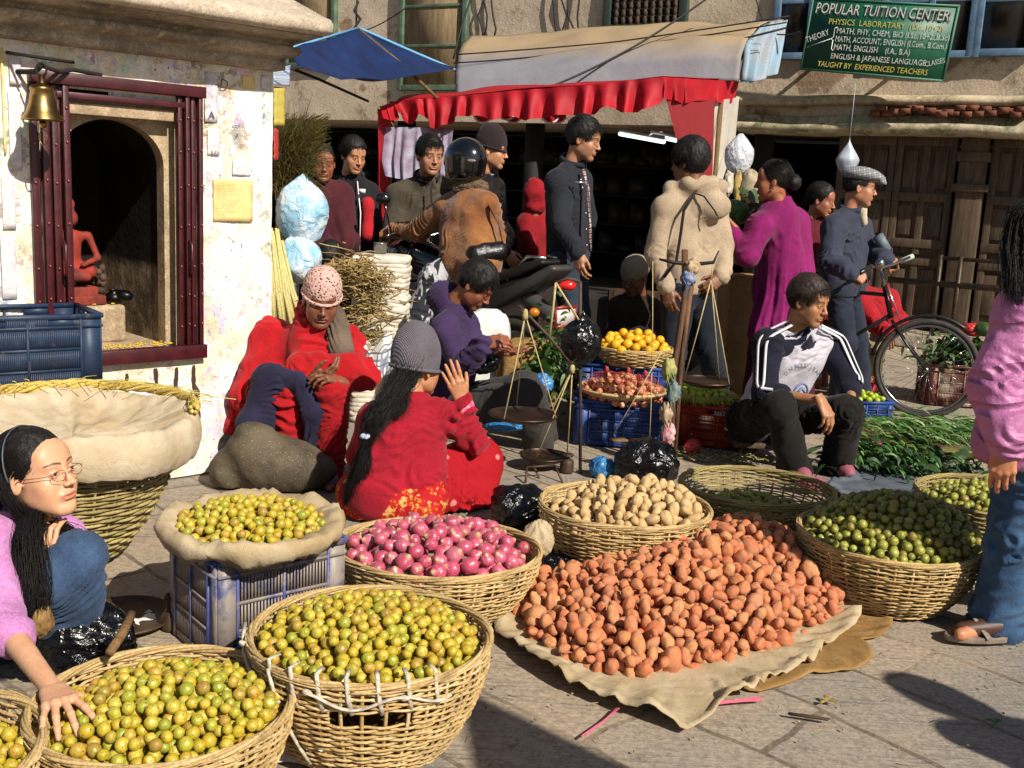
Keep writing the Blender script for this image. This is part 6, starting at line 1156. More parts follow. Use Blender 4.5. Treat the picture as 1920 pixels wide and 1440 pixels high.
def greens(c, r, n_, L, label, mat, seed=0, w=.012, dirn=None, name='greens', curl=.4):
    rg = np.random.default_rng(seed); m = MB()
    for i in range(n_):
        s0 = A(*c)+rg.normal(size=3)*A(*r)*.5; d = rg.normal(size=3)*A(1, 1, .5) if dirn is None else A(*dirn)+rg.normal(size=3)*A(.25, .25, .18); d = nrm(d)*L*rg.uniform(.5, 1.1); u = np.linspace(0, 1, 6)[:, None]; p = s0+d*u+A(0, 0, 1)*(curl*L*(u*(1-u)))-A(0, 0, L*.25)*u**3; sd = nrm(np.cross(d, rg.normal(size=3))); wd = w*np.sin(pi*(.12+.86*u))*rg.uniform(.6, 1.3); m.grid(np.stack([p-sd*wd, p+A(0, 0, w*.25)*0, p+sd*wd], 1))
    return tag(obj(name, m, mat), label, 'greens', kind='stuff' if n_ > 200 else None)
greens(P(1042, 680, 6.3), (.13, .15, .24), 520, .06, 'tall bunch of leafy greens beside the burlap sack', M_LF, 1, .010); greens(P(1010, 700, 6.2), (.12, .1, .08), 40, .11, 'broad dark green leaves behind the balance strings', M_LF, 2, .035)
crumple((1015, 720), 6.0, (.065, .05, .06), 'bright blue plastic bag behind the seated boy\'s knee', M_BLP, 31); crumple((945, 800), 5.6, (.10, .07, .02), 'blue plastic scrap under the left scale pan', M_BLP, 32); crumple((915, 680), 5.75, (.065, .06, .055), 'small black plastic bag in the boy\'s lap', M_BP, 33)
# ------------------------------------------------------------------ crates, oranges, netted onions, limes
q0 = G(1175, 840); cK = A(q0[0]+.0, q0[1]+.22, 0)
crate('dark blue plastic crate under the tray of netted onions', cK, radians(-6), .56, .4, .265, M_CB2, bars=18); crK = crate('blue crate holding up the basket of oranges', cK+A(.03, .42, 0), radians(-6), .56, .36, .40, M_CB2)
tK = P(1170, 748, 5.95); rr = 86/2000*6.05; tray_ = MB(); tray_.lathe([(0, .0), (rr*.6, .0), (rr*.9, .02), (rr, .04), (rr*1.01, .05), (rr*.98, .055), (rr*.93, .045), (rr*.6, .012), (0, .01)], 48, A(tK[0], 6.1, .27), wob=.01); tag(obj('winnowing_tray', tray_, M_WK), 'flat woven tray carrying the netted onions', 'tray')
cc = A(tK[0], 6.1, 0); rg = np.random.default_rng(41); dN = domef(cc, rr, .31, .12); pN = pack(150, disc(cc, rr*.95), dN, .10, (.017, .024), rg, box=(cc[0]-rr, cc[0]+rr, cc[1]-rr, cc[1]+rr)); onm = variants('onion', 'small_onion', M_GO, 3, 16, 10, 70)
# group onions into net bags
cent = pack(16, disc(cc, rr*.85), dN, .075, (.06, .065), rg, box=(cc[0]-rr, cc[0]+rr, cc[1]-rr, cc[1]+rr)); lab = ((pN[:, None, :2]-cent[None, :, :2])**2).sum(2).argmin(1)
M_NET = thinmat('pink_net', 'd8604a', 'c04858', .5)
for k in range(len(cent)):
    pk = pN[lab == k]
    if len(pk) < 2: continue
    c_ = pk[:, :3].mean(0); r = thing('onion_net', 'pink net bag of small onions on the flat tray', 'net bag', c_-A(0, 0, .03), 'net bags of small onions')
    m = MB(); 
    for j, (x, y, z, s_) in enumerate(pk): m.sph((x, y, z), (s_,)*3, 14, 9, fn=lump('onion', j), R=Rz(j)@Rx(rg.uniform(-2, 2)))
    obj('onions', m, M_GO, r); m = MB(); e = (pk[:, :3].max(0)-pk[:, :3].min(0))/2+.024; rg2 = np.random.default_rng(k)
    t_ = np.linspace(0, 2*pi, 20)
    for j in range(7): a_ = j/7*pi; m.tube(np.stack([c_[0]+e[0]*np.cos(t_)*cos(a_), c_[1]+e[1]*np.cos(t_)*sin(a_), c_[2]+e[2]*np.sin(t_)], 1), .0012, 3)
    for j in range(5): f_ = cos((j-2)*.5); m.tube(np.stack([c_[0]+e[0]*f_*np.cos(t_), c_[1]+e[1]*f_*np.sin(t_), c_[2]+e[2]*np.sin((j-2)*.5)+0*t_], 1), .0012, 3)
    m.sph(c_+A(rg2.uniform(-.02, .02), -.01, e[2]+.012), (.012, .01, .022), 8, 6, fn=lambda g_: g_*(1+.3*noise(g_*2))[:, None]); obj('net', m, M_NET, r)
rO = 75/2000*6.35; cO = A(P(1190, 660, 6.45)[0], 6.5, .40); basket('straw basket of oranges on the blue crate', cO, rO, rO*.72, .10, M_WK, seed=15, stakes=24, pitch=.011, sr=.006, rimr=.008, ell=(1, .9))
dO = domef(cO, rO, .50, .085); pO = pack(75, disc(cO, rO*.98), dO, .05, (.027, .032), rg, box=(cO[0]-rO, cO[0]+rO, cO[1]-rO, cO[1]+rO)); singles('orange', variants('fruit', 'orange', M_OR, 3, 18, 12, 30), pO, 'ripe orange piled in the straw basket', 'orange', 'oranges in the straw basket', 3)
q0 = G(1350, 842); cM = A(q0[0]+.02, q0[1]+.22, 0); crO = crate('orange-red plastic crate with a white number under the tray of limes', cM, radians(-12), .46, .34, .24, M_CO, bars=18)
m = MB(); e_ = A(cos(radians(-12)), sin(radians(-12)), 0); texto(m, '3861', .035, cM+e_*-.03-A(-sin(radians(-12)), cos(radians(-12)), 0)*.185+A(0, 0, .19), e_, A(0, 0, 1)); obj('number', m, plain('white_print', 'c8c8c8', .6), crO, smooth=False)
cMt = P(1328, 742, 6.05); rM = 60/2000*6.2; m = MB(); m.lathe([(0, 0), (rM*.7, 0), (rM, .03), (rM*1.02, .05), (rM*.95, .05), (0, .02)], 40, A(cMt[0], cM[1], .245), wob=.02); tag(obj('lime_tray', m, M_WG), 'flat tray of limes with a shaggy yellow-green rim', 'tray')
cc = A(cMt[0], cM[1], 0); pM = pack(60, disc(cc, rM*.95), domef(cc, rM, .285, .03), .02, (.016, .02), rg, box=(cc[0]-rM, cc[0]+rM, cc[1]-rM, cc[1]+rM)); singles('lime', variants('fruit', 'lime', M_LM, 3, 14, 9, 33), pM, 'small bright lime on the flat tray', 'lime', 'limes on the flat tray', 3)
m = MB(); N_ = 500; t_ = rg.uniform(0, 2*pi, N_); s0 = np.stack([cMt[0]+rM*1.0*np.cos(t_), cM[1]+rM*1.0*np.sin(t_), .29+0*t_], 1); d = np.stack([np.cos(t_)*.03, np.sin(t_)*.03, -.03+0*t_], 1)+rg.normal(size=(N_, 3))*.01; m.tubes(np.stack([s0, s0+d*.6+A(0, 0, .008), s0+d], 1), np.array([.003, .0025, .001]), 3); tag(obj('leaf_fringe', m, plain('yellow_fringe', 'b8b83a', .8, '98a03a', 30)), 'yellow-green leafy fringe hanging round the lime tray', 'leaves')
# blue crate of limes and crates right
q0 = G(1632, 800); c_ = A(q0[0], q0[1]+.15, 0); crate('small blue crate of limes right of the seated man', c_, radians(12), .22, .3, .17, M_CB2, bars=16); pp = pack(50, lambda q, r: (np.abs(q-c_[:2]) < A(.10, .14)-r).all(1), lambda q: .18+0*q[:, 0], .03, (.018, .022), rg, box=(c_[0]-.12, c_[0]+.12, c_[1]-.15, c_[1]+.15)); singles('lime', variants('fruit', 'lime', M_LM, 3, 14, 9, 36), pp, 'bright lime in the small blue crate', 'lime', 'limes in the blue crate', 5)
q0 = G(1790, 765); c_ = A(q0[0]+.1, q0[1]+.25, 0); crate('dark red crate of vegetables behind the bicycle wheel', c_, radians(-8), .5, .36, .3, plastic('crate_maroon', '5a2018', '401410'), bars=14)
greens(c_+A(0, 0, .38), (.32, .16, .10), 460, .10, 'dark leafy greens piled on the dark red crate', M_LF, 5, .018); crumple((1825, 618), 7.9, (.10, .08, .05), 'red plastic sheet on top of the greens behind the wheel', M_RD, 41)
c_ = P(1848, 618, 7.7); m = MB(); m.sph(c_, (.08, .07, .05), 16, 10, fn=lambda g_: g_*(1+.15*noise(g_*3))[:, None]); tag(obj('cabbage', m, M_LF), 'pale green cabbage on top of the greens behind the wheel', 'cabbage')
# spring onion heap and greens on the right
q0 = G(1745, 838); m = MB(); m.lathe([(0, .0), (.38, .0), (.44, .05), (.45, .06), (.43, .055), (.38, .015), (0, .01)], 40, (q0[0], q0[1]+.1, 0)); tag(obj('leaf_tray', m, M_WG), 'low wide basket tray under the spring onions', 'tray')
greens((q0[0]-.02, q0[1]+.12, .10), (.46, .20, .06), 800, .16, 'heap of fresh green spring onions on the low tray', M_SO, 6, .0055, dirn=(1, -.55, .05), curl=.2); greens(G(1655, 885)+A(0, .1, .08), (.26, .18, .06), 330, .15, 'darker heap of spring onions beside the seated man', M_SO, 7, .007, dirn=(.5, -1, .1), curl=.25); greens(G(1720, 900)+A(0, .15, .06), (.45, .25, .07), 300, .14, 'shaded dark leafy greens between baskets', plain('dark_leaf', '1c3412', .6, '2a4818', 30), 8, .016)
tag(sheet([(1560, 930), (1600, 900), (1680, 880), (1780, 880), (1760, 960), (1640, 960)], plain('grey_cloth', '5a6068', .8, '40464e', 8), 'grey blue cloth lying under the dark greens', seed=4, lift=.05))
gr_ = MB(); q0 = G(1360, 862)
for i in range(260): p = q0+A(rg.normal()*.16, rg.normal()*.05, .01+abs(rg.normal())*.012); d = rg.normal(size=3)*A(.02, .02, .006); gr_.tube([p, p+d], .003, 3)
tag(obj('peelings', gr_, plain('peel', 'a8a068', .8, '787a3c', 30)), 'scattered pale peelings in front of the orange crate', 'peelings', kind='stuff')
# ------------------------------------------------------------------ balances
M_STR = plain('string', 'b8a478', .9, '9a8858', 40); M_PAN = plain('pan_iron', '4a382c', .4, '2e231c', 10, metal=.7, bs=20, bd=.001); M_ROD = plain('rod', '4a3428', .7, '2c1e16', 30, bs=60)
def pan(c, r, root): m = MB(); m.lathe([(0, .002), (r*.7, .004), (r*.95, .016), (r, .028), (r*1.01, .03), (r*.97, .02), (r*.7, -.001), (0, -.003)], 44, c); return obj('pan', m, M_PAN, root)
def strings(pairs, root, r=.0035, name='string'):
    for a_, b_ in pairs: m = MB(); a_, b_ = np.array(a_), np.array(b_); m.tube([a_, (a_+b_)/2+A(.002, 0, -.003), b_], r, 5); obj(name, m, M_STR, root)
Yb = 5.25; ft = G(1088, 888); b1 = thing('balance', 'hanging balance with iron pan in front of the seated boy', 'balance', A(ft[0], ft[1], 0))
m = MB(); top = P(1088, 528, ft[1]); m.tube([A(ft[0], ft[1], 0), P(1088, 700, ft[1]), top], .009, 7); m.tube([top, P(1065, 522, ft[1]), P(1042, 530, ft[1])], .009, 6); obj('stand_rod', m, M_ROD, b1)
m = MB(); m.tube([P(972, 572, Yb), P(1030, 632, Yb), P(1074, 686, Yb)], [.006, .009, .006], 6); obj('beam', m, M_ROD, b1); strings([(P(1042, 530, Yb), P(1085, 600, Yb)), (P(1042, 530, Yb), P(1030, 632, Yb))], b1, .006, 'rope')
pc = P(981, 786, Yb); pan(pc, .178, b1); kn = P(985, 590, Yb); strings([(P(972, 572, Yb), kn)]+[(kn, pc+.165*A(cos(a_), sin(a_), 0)+A(0, 0, .02)) for a_ in (-2.2, -.15, 1.8)], b1)
p2 = G(1030, 885); p2 = p2+A(-.03, .05, .05); pan(p2, .13, b1); k2 = P(1073, 692, Yb); strings([(k2, p2+.12*A(cos(a_), sin(a_), 0)+A(0, 0, .02)) for a_ in (-2., .1, 2.2)], b1)
m = MB(); m.lathe([(0, 0), (.012, 0), (.014, .02), (.01, .04), (0, .045)], 10, k2-A(0, 0, .02)); m.lathe([(0, 0), (.014, 0), (.016, .02), (.01, .05), (0, .055)], 10, kn-A(0, 0, .025)); obj('knot', m, M_STR, b1)
crumple((1090, 640), 5.3, (.105, .09, .12), 'black plastic bag hanging from the balance rod', M_BP, 51, knot=True, amp=.18, name='hanging_bag')
tp3 = thing('tripod', 'small bent iron tripod beside the balance rod', 'tripod', G(1010, 900))
for a_, b_ in (((985, 905, 5.1), (988, 876, 5.15)), ((988, 876, 5.15), (1040, 872, 5.2)), ((1040, 872, 5.2), (1055, 905, 5.15)), ((1000, 872, 5.25), (1012, 900, 5.2))): m = MB(); m.tube([P(*a_), P(*b_)], .006, 5); obj('leg', m, M_FE, tp3)
Yc = 5.55; b2 = thing('post_balance', 'balance hung on a rag-wrapped wooden post beside the limes', 'balance', G(1245, 845))
ft = G(1248, 858); tp2 = P(1284, 468, Yc); M_BK = woodmat('bark', '6a4a34', '3e2a1c', 1.5); m = MB(); m.tube([A(ft[0], Yc, 0), P(1262, 700, Yc), P(1284, 560, Yc), tp2], .017, 8); obj('post', m, M_BK, b2); m = MB(); m.tube([A(ft[0]+.02, Yc+.03, 0), P(1275, 700, Yc+.03), P(1298, 520, Yc)], .014, 8); obj('post', m, M_BK, b2)
m = MB(); m.tube([P(1236, 486, Yc), P(1262, 492, Yc), P(1300, 496, Yc), P(1338, 492, Yc), P(1348, 470, Yc)], [.006, .01, .012, .009, .004], 7); obj('beam', m, plain('black_horn', '14110f', .5), b2)
pc = P(1325, 722, Yc+.1); pan(pc, .145, b2); kn = P(1333, 525, Yc); strings([(P(1336, 494, Yc), kn)]+[(kn, pc+.135*A(cos(a_), sin(a_), 0)+A(0, 0, .02)) for a_ in (-2.9, -.7, .9)], b2); strings([(P(1224, 490, Yc), P(1222, 700, Yc)), (P(1222, 700, Yc), P(1218, 822, Yc))], b2, .0025)
strings([(P(1240, 660, Yc-.1), P(1150, 815, Yc-.1))], b2, .003); sp = P(1160, 825, Yc-.1); m = MB(); m.box(sp, (.08, .06, .012), Rz(.4)); obj('wooden_hook', m, M_WD, b2)
for k, (x, y, mt) in enumerate(((1290, 520, plain('rag_blue', '3a5080', .85, '8a94a8', 30)), (1298, 500, plain('rag_cream', 'c0a888', .85, '8a7458', 30)), (1262, 735, plain('rag_blue2', '34506e', .85, '7a8878', 30)), (1255, 690, plain('rag_green', '7a8448', .85, 'b0a468', 30)), (1252, 812, plain('rag_pink', 'b0506a', .85, 'c8b8b0', 40)), (1250, 775, plain('rag_cream', '', .8)))):
    c_ = P(x, y, Yc-.02); m = MB(); m.sph(c_, (.038, .034, .045 if y < 530 else .06), 24, 16, fn=lambda g_: g_*(.8+.5*np.abs(noise(g_*2.3+k*9)))[:, None])
    for j in range(5): d = A(rg.normal()*.02, -.02, -.09-.05*rg.random()); m.tube([c_+A(rg.normal()*.015, -.02, 0), c_+d*.5+A(rg.normal()*.01, -.01, 0), c_+d], [.006, .005, .002], 4, flat=.4)
    obj('rag', m, mt, b2)
# hanging goods at the right end of the stall
m = MB(); c_ = P(1386, 290, 8.6); m.sph(c_, (.115, .09, .165), 48, 32, fn=lambda g_: g_*(1+.03*noise(g_*3))[:, None]*np.stack([1-.75*np.clip(g_[:, 2]-.3, 0, 1), 1-.75*np.clip(g_[:, 2]-.3, 0, 1), 1+0*g_[:, 2]], 1)); tag(obj('hanging_bag', m, M_WPL), 'shiny clear plastic bag hanging from the stall\'s right post', 'bag')
m = MB(); c_ = P(1590, 292, 9.3); m.sph(c_, (.10, .08, .15), 40, 26, fn=lambda g_: g_*(1+.04*noise(g_*3))[:, None]*np.stack([1-.9*np.clip(g_[:, 2]+.2, 0, 1)]*2+[1+0*g_[:, 2]], 1)); m.tube([c_+A(0, 0, .13), c_+A(0, 0, .6)], .003, 4); tag(obj('hanging_bag', m, plain('milky_plastic', '8a94a0', .4, 'a8b0b8', 14)), 'greyish plastic bag hanging above the man in the flat cap', 'bag')
for i, (x, y, c1, s_, lb) in enumerate(((1408, 350, 'a89a84', (.09, .07, .13), 'netted garlic bundle hanging behind the magenta shawl'), (1384, 352, 'c8a848', (.035, .03, .12), 'yellow packet hanging beside the garlic'), (1366, 345, 'd0c8b8', (.035, .03, .10), 'white packet hanging from the stall post'), (1395, 480, 'b8a88a', (.10, .08, .07), 'cream cauliflower on the brown carton'))):
    m = MB(); c_ = P(x, y, 8.4 if i < 3 else 7.6); m.sph(c_, s_, 24, 16, fn=lambda g_: g_*(1+.22*noise(g_*2.5+i)+.1*noise(g_*6+i))[:, None]); tag(obj(['garlic_bundle', 'packet', 'packet', 'cauliflower'][i], m, plain('hg%d' % i, c1, .7, hexc('6a5a40') if False else '8a7a60', 20, bs=30, bd=.01)), lb, ['garlic', 'packet', 'packet', 'cauliflower'][i])
m = MB(); m.box(P(1385, 560, 7.6)*A(1, 1, 0)+A(0, 0, .45), (.30, .28, .9), Rz(.3)); tag(obj('carton', m, plain('cardboard', '9a7648', .85, '84633a', 5), smooth=False, bevel=.006), 'tall brown cardboard carton behind the balance post', 'carton')
c_ = P(1380, 398, 7.2); m = MB(); m.sph(c_, (.085, .08, .085), 24, 16, fn=lambda g_: g_*(1+.18*noise(g_*2.5))[:, None]); o_ = tag(obj('green_cabbage', m, M_LF), 'dark green leafy cabbage held by the woman in magenta', 'cabbage'); greens(c_, (.10, .06, .10), 30, .10, 'loose dark leaves round the held cabbage', M_LF, 9, .04)
# ------------------------------------------------------------------ bicycle
M_TY = plain('tyre', '2a2622', .8, '3c342c', 20, bs=60); M_CH = plain('chrome', 'a8a8a8', .2, metal=1); M_BK_ = plain('bike_black', '121212', .35); M_RFP = plain('red_frame', '8a1c20', .4)
by = thing('bicycle', 'old black bicycle with a large front wheel pushed by the man in the flat cap', 'bicycle', G(1660, 770)*A(1, 1, 0))
def wheel(c, ex, r, root, tw=.02, spokes=32):
    ez = A(0, 0, 1); a_ = np.linspace(0, 2*pi, 64, endpoint=False); ax = nrm(np.cross(ex, ez)); ci = lambda R_: c+R_*(np.cos(a_)[:, None]*ex+np.sin(a_)[:, None]*ez)
    t = MB(); t.tube(ci(r-tw), tw, 8, closed=True, up=ax); o_ = obj('wheel', t, M_TY, root); m = MB(); m.tube(ci(r-tw*2-.006), .011, 6, closed=True, up=ax); obj('rim', m, M_CH, o_); m = MB(); m.tube([c-ax*.05, c+ax*.05], .018, 10)
    for i in range(spokes): b_ = 2*pi*i/spokes; s_ = .03*(1 if i % 2 else -1); m.tube([c+ax*s_+.018*(cos(b_+.9*(1 if i % 4 < 2 else -1))*ex+sin(b_+.9*(1 if i % 4 < 2 else -1))*ez), c+(r-tw*2)*(cos(b_)*ex+sin(b_)*ez)], .0014, 3)
    obj('spokes', m, M_CH, o_); return o_
fc = P(1737, 688, 7.24); fc[2] = .345; vx = nrm(A(fc[0], fc[1], 0)); exf = A(vx[1], -vx[0], 0); wheel(fc, exf, .345, by)
rc_ = A(fc[0]-1.0, fc[1]+.80, .345); exb = nrm((fc-rc_)*A(1, 1, 0)); wheel(rc_, exb, .345, by)
hd1, hd0 = P(1652, 506, 7.42), P(1672, 600, 7.36)
def bar(name, pts, r, mat, root=by, seg=8): m = MB(); m.tube(pts, r, seg); return obj(name, m, mat, root)
axf = nrm(np.cross(exf, A(0, 0, 1)))
for s_ in (-1, 1): bar('fork', [hd0+axf*.03*s_, hd0+(fc-hd0)*.45+axf*.05*s_-exf*.01, fc+axf*.055*s_], .009, M_BK_)
bar('head_tube', [hd0+(hd1-hd0)*.05, hd0+(hd1-hd0)*.65], .019, M_BK_); bar('stem', [hd0+(hd1-hd0)*.6, hd1], .013, M_CH); bar('brake_rod', [hd1+axf*.03, hd0+(fc-hd0)*.3+axf*.03+exf*.03], .004, M_CH); bar('red_band', [hd0+(hd1-hd0)*.25+exf*.02, hd0+(hd1-hd0)*.72+exf*.02], .016, M_RFP)
stp = P(1520, 540, 7.95); bb = rc_+exb*.46+A(0, 0, -.06)
for a_, b_ in ((hd0+(hd1-hd0)*.5, stp), (hd0+(hd1-hd0)*.1, bb), (bb, stp+A(0, 0, .06)), (bb, rc_), (stp, rc_)): bar('frame_tube', [a_, b_], .014, M_BK_)
bar('handlebar', [P(1618, 510, 7.2), P(1632, 498, 7.3), P(1652, 502, 7.42), P(1676, 495, 7.55), P(1706, 482, 7.6)], .010, M_CH); bar('grip', [P(1612, 512, 7.15), P(1632, 500, 7.28)], .016, M_BK_); bar('grip', [P(1688, 490, 7.6), P(1712, 480, 7.62)], .018, plain('pale_grip', 'a8b0a0', .5))
m = MB(); m.sph(P(1650, 494, 7.35), (.034, .03, .034), 18, 12); obj('bell', m, M_CH, by); bar('mudguard', [fc+.365*(cos(a_)*exf+sin(a_)*A(0, 0, 1)) for a_ in np.linspace(.9, 3.0, 18)], .013, M_BK_); m = MB(); m.sph(stp+A(0, 0, .12), (.11, .13, .035), 18, 10); obj('saddle', m, M_BK_, by)
m = MB(); m.tube([P(1646, 442, 7.7), P(1662, 470, 7.7)], .04, 12); tag(obj('grey_roll', m, plain('grey_roll', '5a6670', .6)), 'rolled grey bundle under the cyclist\'s arm', 'roll')
# ------------------------------------------------------------------ motorcycle
mo = thing('motorcycle', 'black motorcycle with red tail light carrying the helmeted rider', 'motorcycle', A(-.4, 7.4, 0)); mR = A(.02, 7.0, .30); mF = A(-1.02, 7.95, .30); md = nrm((mF-mR)*A(1, 1, 0)); ms = A(-md[1], md[0], 0)
def mp(u, v, w): return mR+md*u+ms*v+A(0, 0, w-.30)
M_GL = plain('gloss_black', '0c0c0e', .15, coat=.8, fine=0); M_GP = plain('grey_panel', '3a3836', .45); M_SE = plain('seat_vinyl', '161414', .5, bs=60)
def mwheel(c):
    a_ = np.linspace(0, 2*pi, 48, endpoint=False); t = MB(); t.tube(c+.25*(np.cos(a_)[:, None]*md+np.sin(a_)[:, None]*A(0, 0, 1)), .05, 10, closed=True, up=ms); o_ = obj('wheel', t, M_TY, mo); m = MB(); m.tube(c+.195*(np.cos(a_)[:, None]*md+np.sin(a_)[:, None]*A(0, 0, 1)), .02, 6, closed=True, up=ms); m.tube([c-ms*.07, c+ms*.07], .05, 14)
    for i in range(6): b_ = i*pi/3; m.tube([c, c+.19*(cos(b_)*md+sin(b_)*A(0, 0, 1))], .014, 6)
    obj('rim', m, M_CH, o_)
mwheel(mR); mwheel(A(mF[0], mF[1], .30))
def blob(name, prims, mat, h=.012, root=mo):
    q = np.array([p for a_ in prims for p in (a_[0], a_[1])]); F = Fld(q.min(0)-.25, q.max(0)+.25, h)
    for a_, b_, ra, rb, k, fl in prims: F.rc(a_, b_, ra, rb, k, fl=(ms, fl) if fl else None)
    V, Q = F.mesh(); m = MB(); m.add(V, Q); return obj(name, m, mat, root)

def plate(name, pts, wd, mat, bev=.02): m = MB(); m.prism(pts, mR-ms*wd/2-A(0, 0, .30), md, A(0, 0, 1), ms, wd); return obj(name, m, mat, mo, bevel=bev)
plate('seat', [(.52, .78), (.50, .87), (.3, .89), (.08, .88), (-.02, .92), (-.16, .97), (-.28, 1.0), (-.30, .97), (-.1, .88), (.1, .81)], .26, M_SE, .03)
plate('side_panel', [(.52, .60), (.54, .78), (.1, .81), (-.15, .88), (-.34, .97), (-.38, .94), (-.26, .84), (.0, .70), (.2, .60)], .21, M_GP, .02)
blob('tank', [(mp(.95, 0, .90), mp(.62, 0, .84), .13, .11, .06, .85)], M_GL); blob('engine', [(mp(.75, 0, .45), mp(.6, 0, .35), .14, .14, .05, None), (mp(.85, 0, .6), mp(.7, 0, .6), .10, .1, .05, None)], M_GP); blob('headlight', [(mp(1.12, 0, .92), mp(1.2, 0, .92), .11, .09, .05, None)], M_GL)
blob('rear_mudguard', [(mp(-.1, 0, .72), mp(-.32, 0, .62), .06, .045, .03, None)], M_GP)
for s_ in (-1, 1):
    bar('fork', [mp(1.12, .09*s_, .95), mp(1.38, .09*s_, .32)], .024, M_CH, mo); bar('grab_rail', [mp(.02, .1*s_, .84), mp(-.14, .10*s_, 1.0), mp(-.26, .05*s_, 1.0)], .012, M_CH, mo); bar('handlebar', [mp(1.05, 0, 1.02), mp(1.02, .2*s_, 1.07), mp(.92, .36*s_, 1.06)], .012, M_CH, mo)
    o_ = bar('mirror_stalk', [mp(1.0, .26*s_, 1.07), mp(.98, .34*s_, 1.28)], .006, M_GL, mo); m = MB(); m.sph(mp(.98, .36*s_, 1.31), (.055, .03, .04), 16, 10); obj('mirror', m, M_GL, o_)
    m = MB(); m.sph(mp(-.26, .14*s_, .66), (.035, .03, .03), 14, 9); obj('indicator', m, plain('amber', 'b86a10', .2, coat=.5), mo); bar('exhaust', [mp(.6, -.14, .32), mp(.1, -.16, .32), mp(-.35, -.17, .42)], .04 if s_ < 0 else .01, M_CH, mo)
m = MB(); m.sph(mp(-.40, 0, .84), (.06, .04, .035), 16, 10); obj('tail_light', m, plain('red_lens', 'c8201c', .15, coat=.8), mo)
pl_ = thing if False else None; c_ = mp(-.40, 0, .64); m = MB(); RR = np.stack([ms, md, A(0, 0, 1)], 1); m.box(c_, (.20, .008, .13), RR); np_ = obj('number_plate', m, plain('plate_white', 'c8c0bc', .5), mo, smooth=False); m = MB(); [m.box(c_-md*.004+ms*a_+A(0, 0, b_), (w_, .009, h_), RR) for a_, b_, w_, h_ in ((0, .06, .2, .018), (0, -.06, .2, .018), (-.095, 0, .014, .13), (.095, 0, .014, .13))]; obj('plate_border', m, M_RFP, np_, smooth=False)
# ------------------------------------------------------------------ people
def local_mesh(p, F, lapn=1, noiseamp=0., nscale=60, seed=0):
    V, Q = F.mesh(); V = lap(V, Q, lapn)
    if noiseamp: V = V+vnorm(V, Q)*(noiseamp*noise(V*nscale+seed))[:, None]
    m = MB(); m.add((V*p.hs)@p.R.T+p.c, Q); return m
def beanie(p, mat, top=.03, rim=True, name='knit_hat', zf=.055, zb=-.03, vol=.012, seed=0):
    F = Fld((-.13, -.15, -.1), (.13, .14, .2), .005); F.ell((0, -.014, .04), (.077+vol, .097+vol, .088+vol+top*.6), .01); F.ell((0, -.025, .085+top*.35), (.058+vol*.5, .07+vol*.5, .045+top*.75), .05)
    F.plane((0, 0, (zf+zb)/2+.0), (0, (zb-zf)*-.0+.35*(zf-zb)/.2*-1, -1), .006); m = local_mesh(p, F, 1, .002, 30, seed)
    if rim:
        a = np.linspace(0, 2*pi, 60, endpoint=False); n_ = nrm(A(0, -.35*(zf-zb)/.2, -1)); y = (.101+vol)*np.sin(a)-.014; z = (zf+zb)/2-(-.35*(zf-zb)/.2*y)/-1*-1; z = (zf+zb)/2+(y*n_[1]/-n_[2]); q = np.stack([(.077+vol)*np.cos(a), y*.97, z], 1); m.tube((q*p.hs)@p.R.T+p.c, .0075*p.hs, 8, closed=True)
    return obj(name, m, mat, p.root)
def vfold(m, o, k=14, amp=.012, seed=0, low=None, nz=6):
    V = m.V[0]; N = vnorm(V, m.F[0]); d = V-o; a = np.arctan2(d[:, 0], d[:, 1]); w = 1. if low is None else np.clip((low[0]-V[:, 2])/(low[0]-low[1]), .08, 1)
    s = np.sin(k*a+2.2*noise(V*nz*.5+seed)+d[:, 2]*3)+.4*np.sin(2.3*k*a+3*noise(V*nz+seed+5)); m.V[0] = V+N*(amp*w*s)[:, None]; return m
def sdfobj(p, name, prims, mat, h=.009, bones=None, amp=.006, lam=.06, seed=0, cuts=(), post=None, sm=1):
    q = np.array([v for a_ in prims for v in a_[:2]]); mr = max(max(a_[2], a_[3]) for a_ in prims); F = Fld(q.min(0)-mr-.06, q.max(0)+mr+.06, h)
    for a_ in prims: F.rc(a_[0], a_[1], a_[2], a_[3], a_[4] if len(a_) > 4 else .04, fl=a_[5] if len(a_) > 5 else None)
    for c_ in cuts: F.plane(*c_)
    m = cloth_mesh(F, bones, amp, lam, seed, sm)
    if post: m = post(m)
    return obj(name, m, mat, p.root)
def collar(p, mat, r=.062, th=.014, h_=.03, name='collar', op=.0, tilt=0.):
    J = p.J; up = nrm(p.hp((0, -.03, -.06))-J['nk']); x = np.cross(up, nrm(p.R[:, 1]*A(1, 1, 0))); x = nrm(x); y = np.cross(x, up)*-1; m = MB(); a = np.linspace(pi/2+op, 2.5*pi-op, 40); g_ = []
    for k, u in enumerate((0, .5, 1, 1.0, .4)): rr = (r+(.010 if k > 2 else 0)+.012*(1-u))*p.hs*(1+0*a); g_.append(J['nk']+np.outer(rr*np.cos(a), x)+np.outer(rr*1.05*np.sin(a), -y)+up*((u*h_-.01)*p.hs)+0)
    m.grid(np.stack(g_)); return obj(name, m, mat, p.root, solid=.006)
MT = {}
def C(c, c2=None, **k):
    kk = 'cl_%s_%s' % (c, c2)
    if kk not in MT: MT[kk] = cloth(kk, c, c2=c2, **k)
    return MT[kk]
HM = hairmat()
D3 = lambda *a: np.array([P(*q) for q in a])
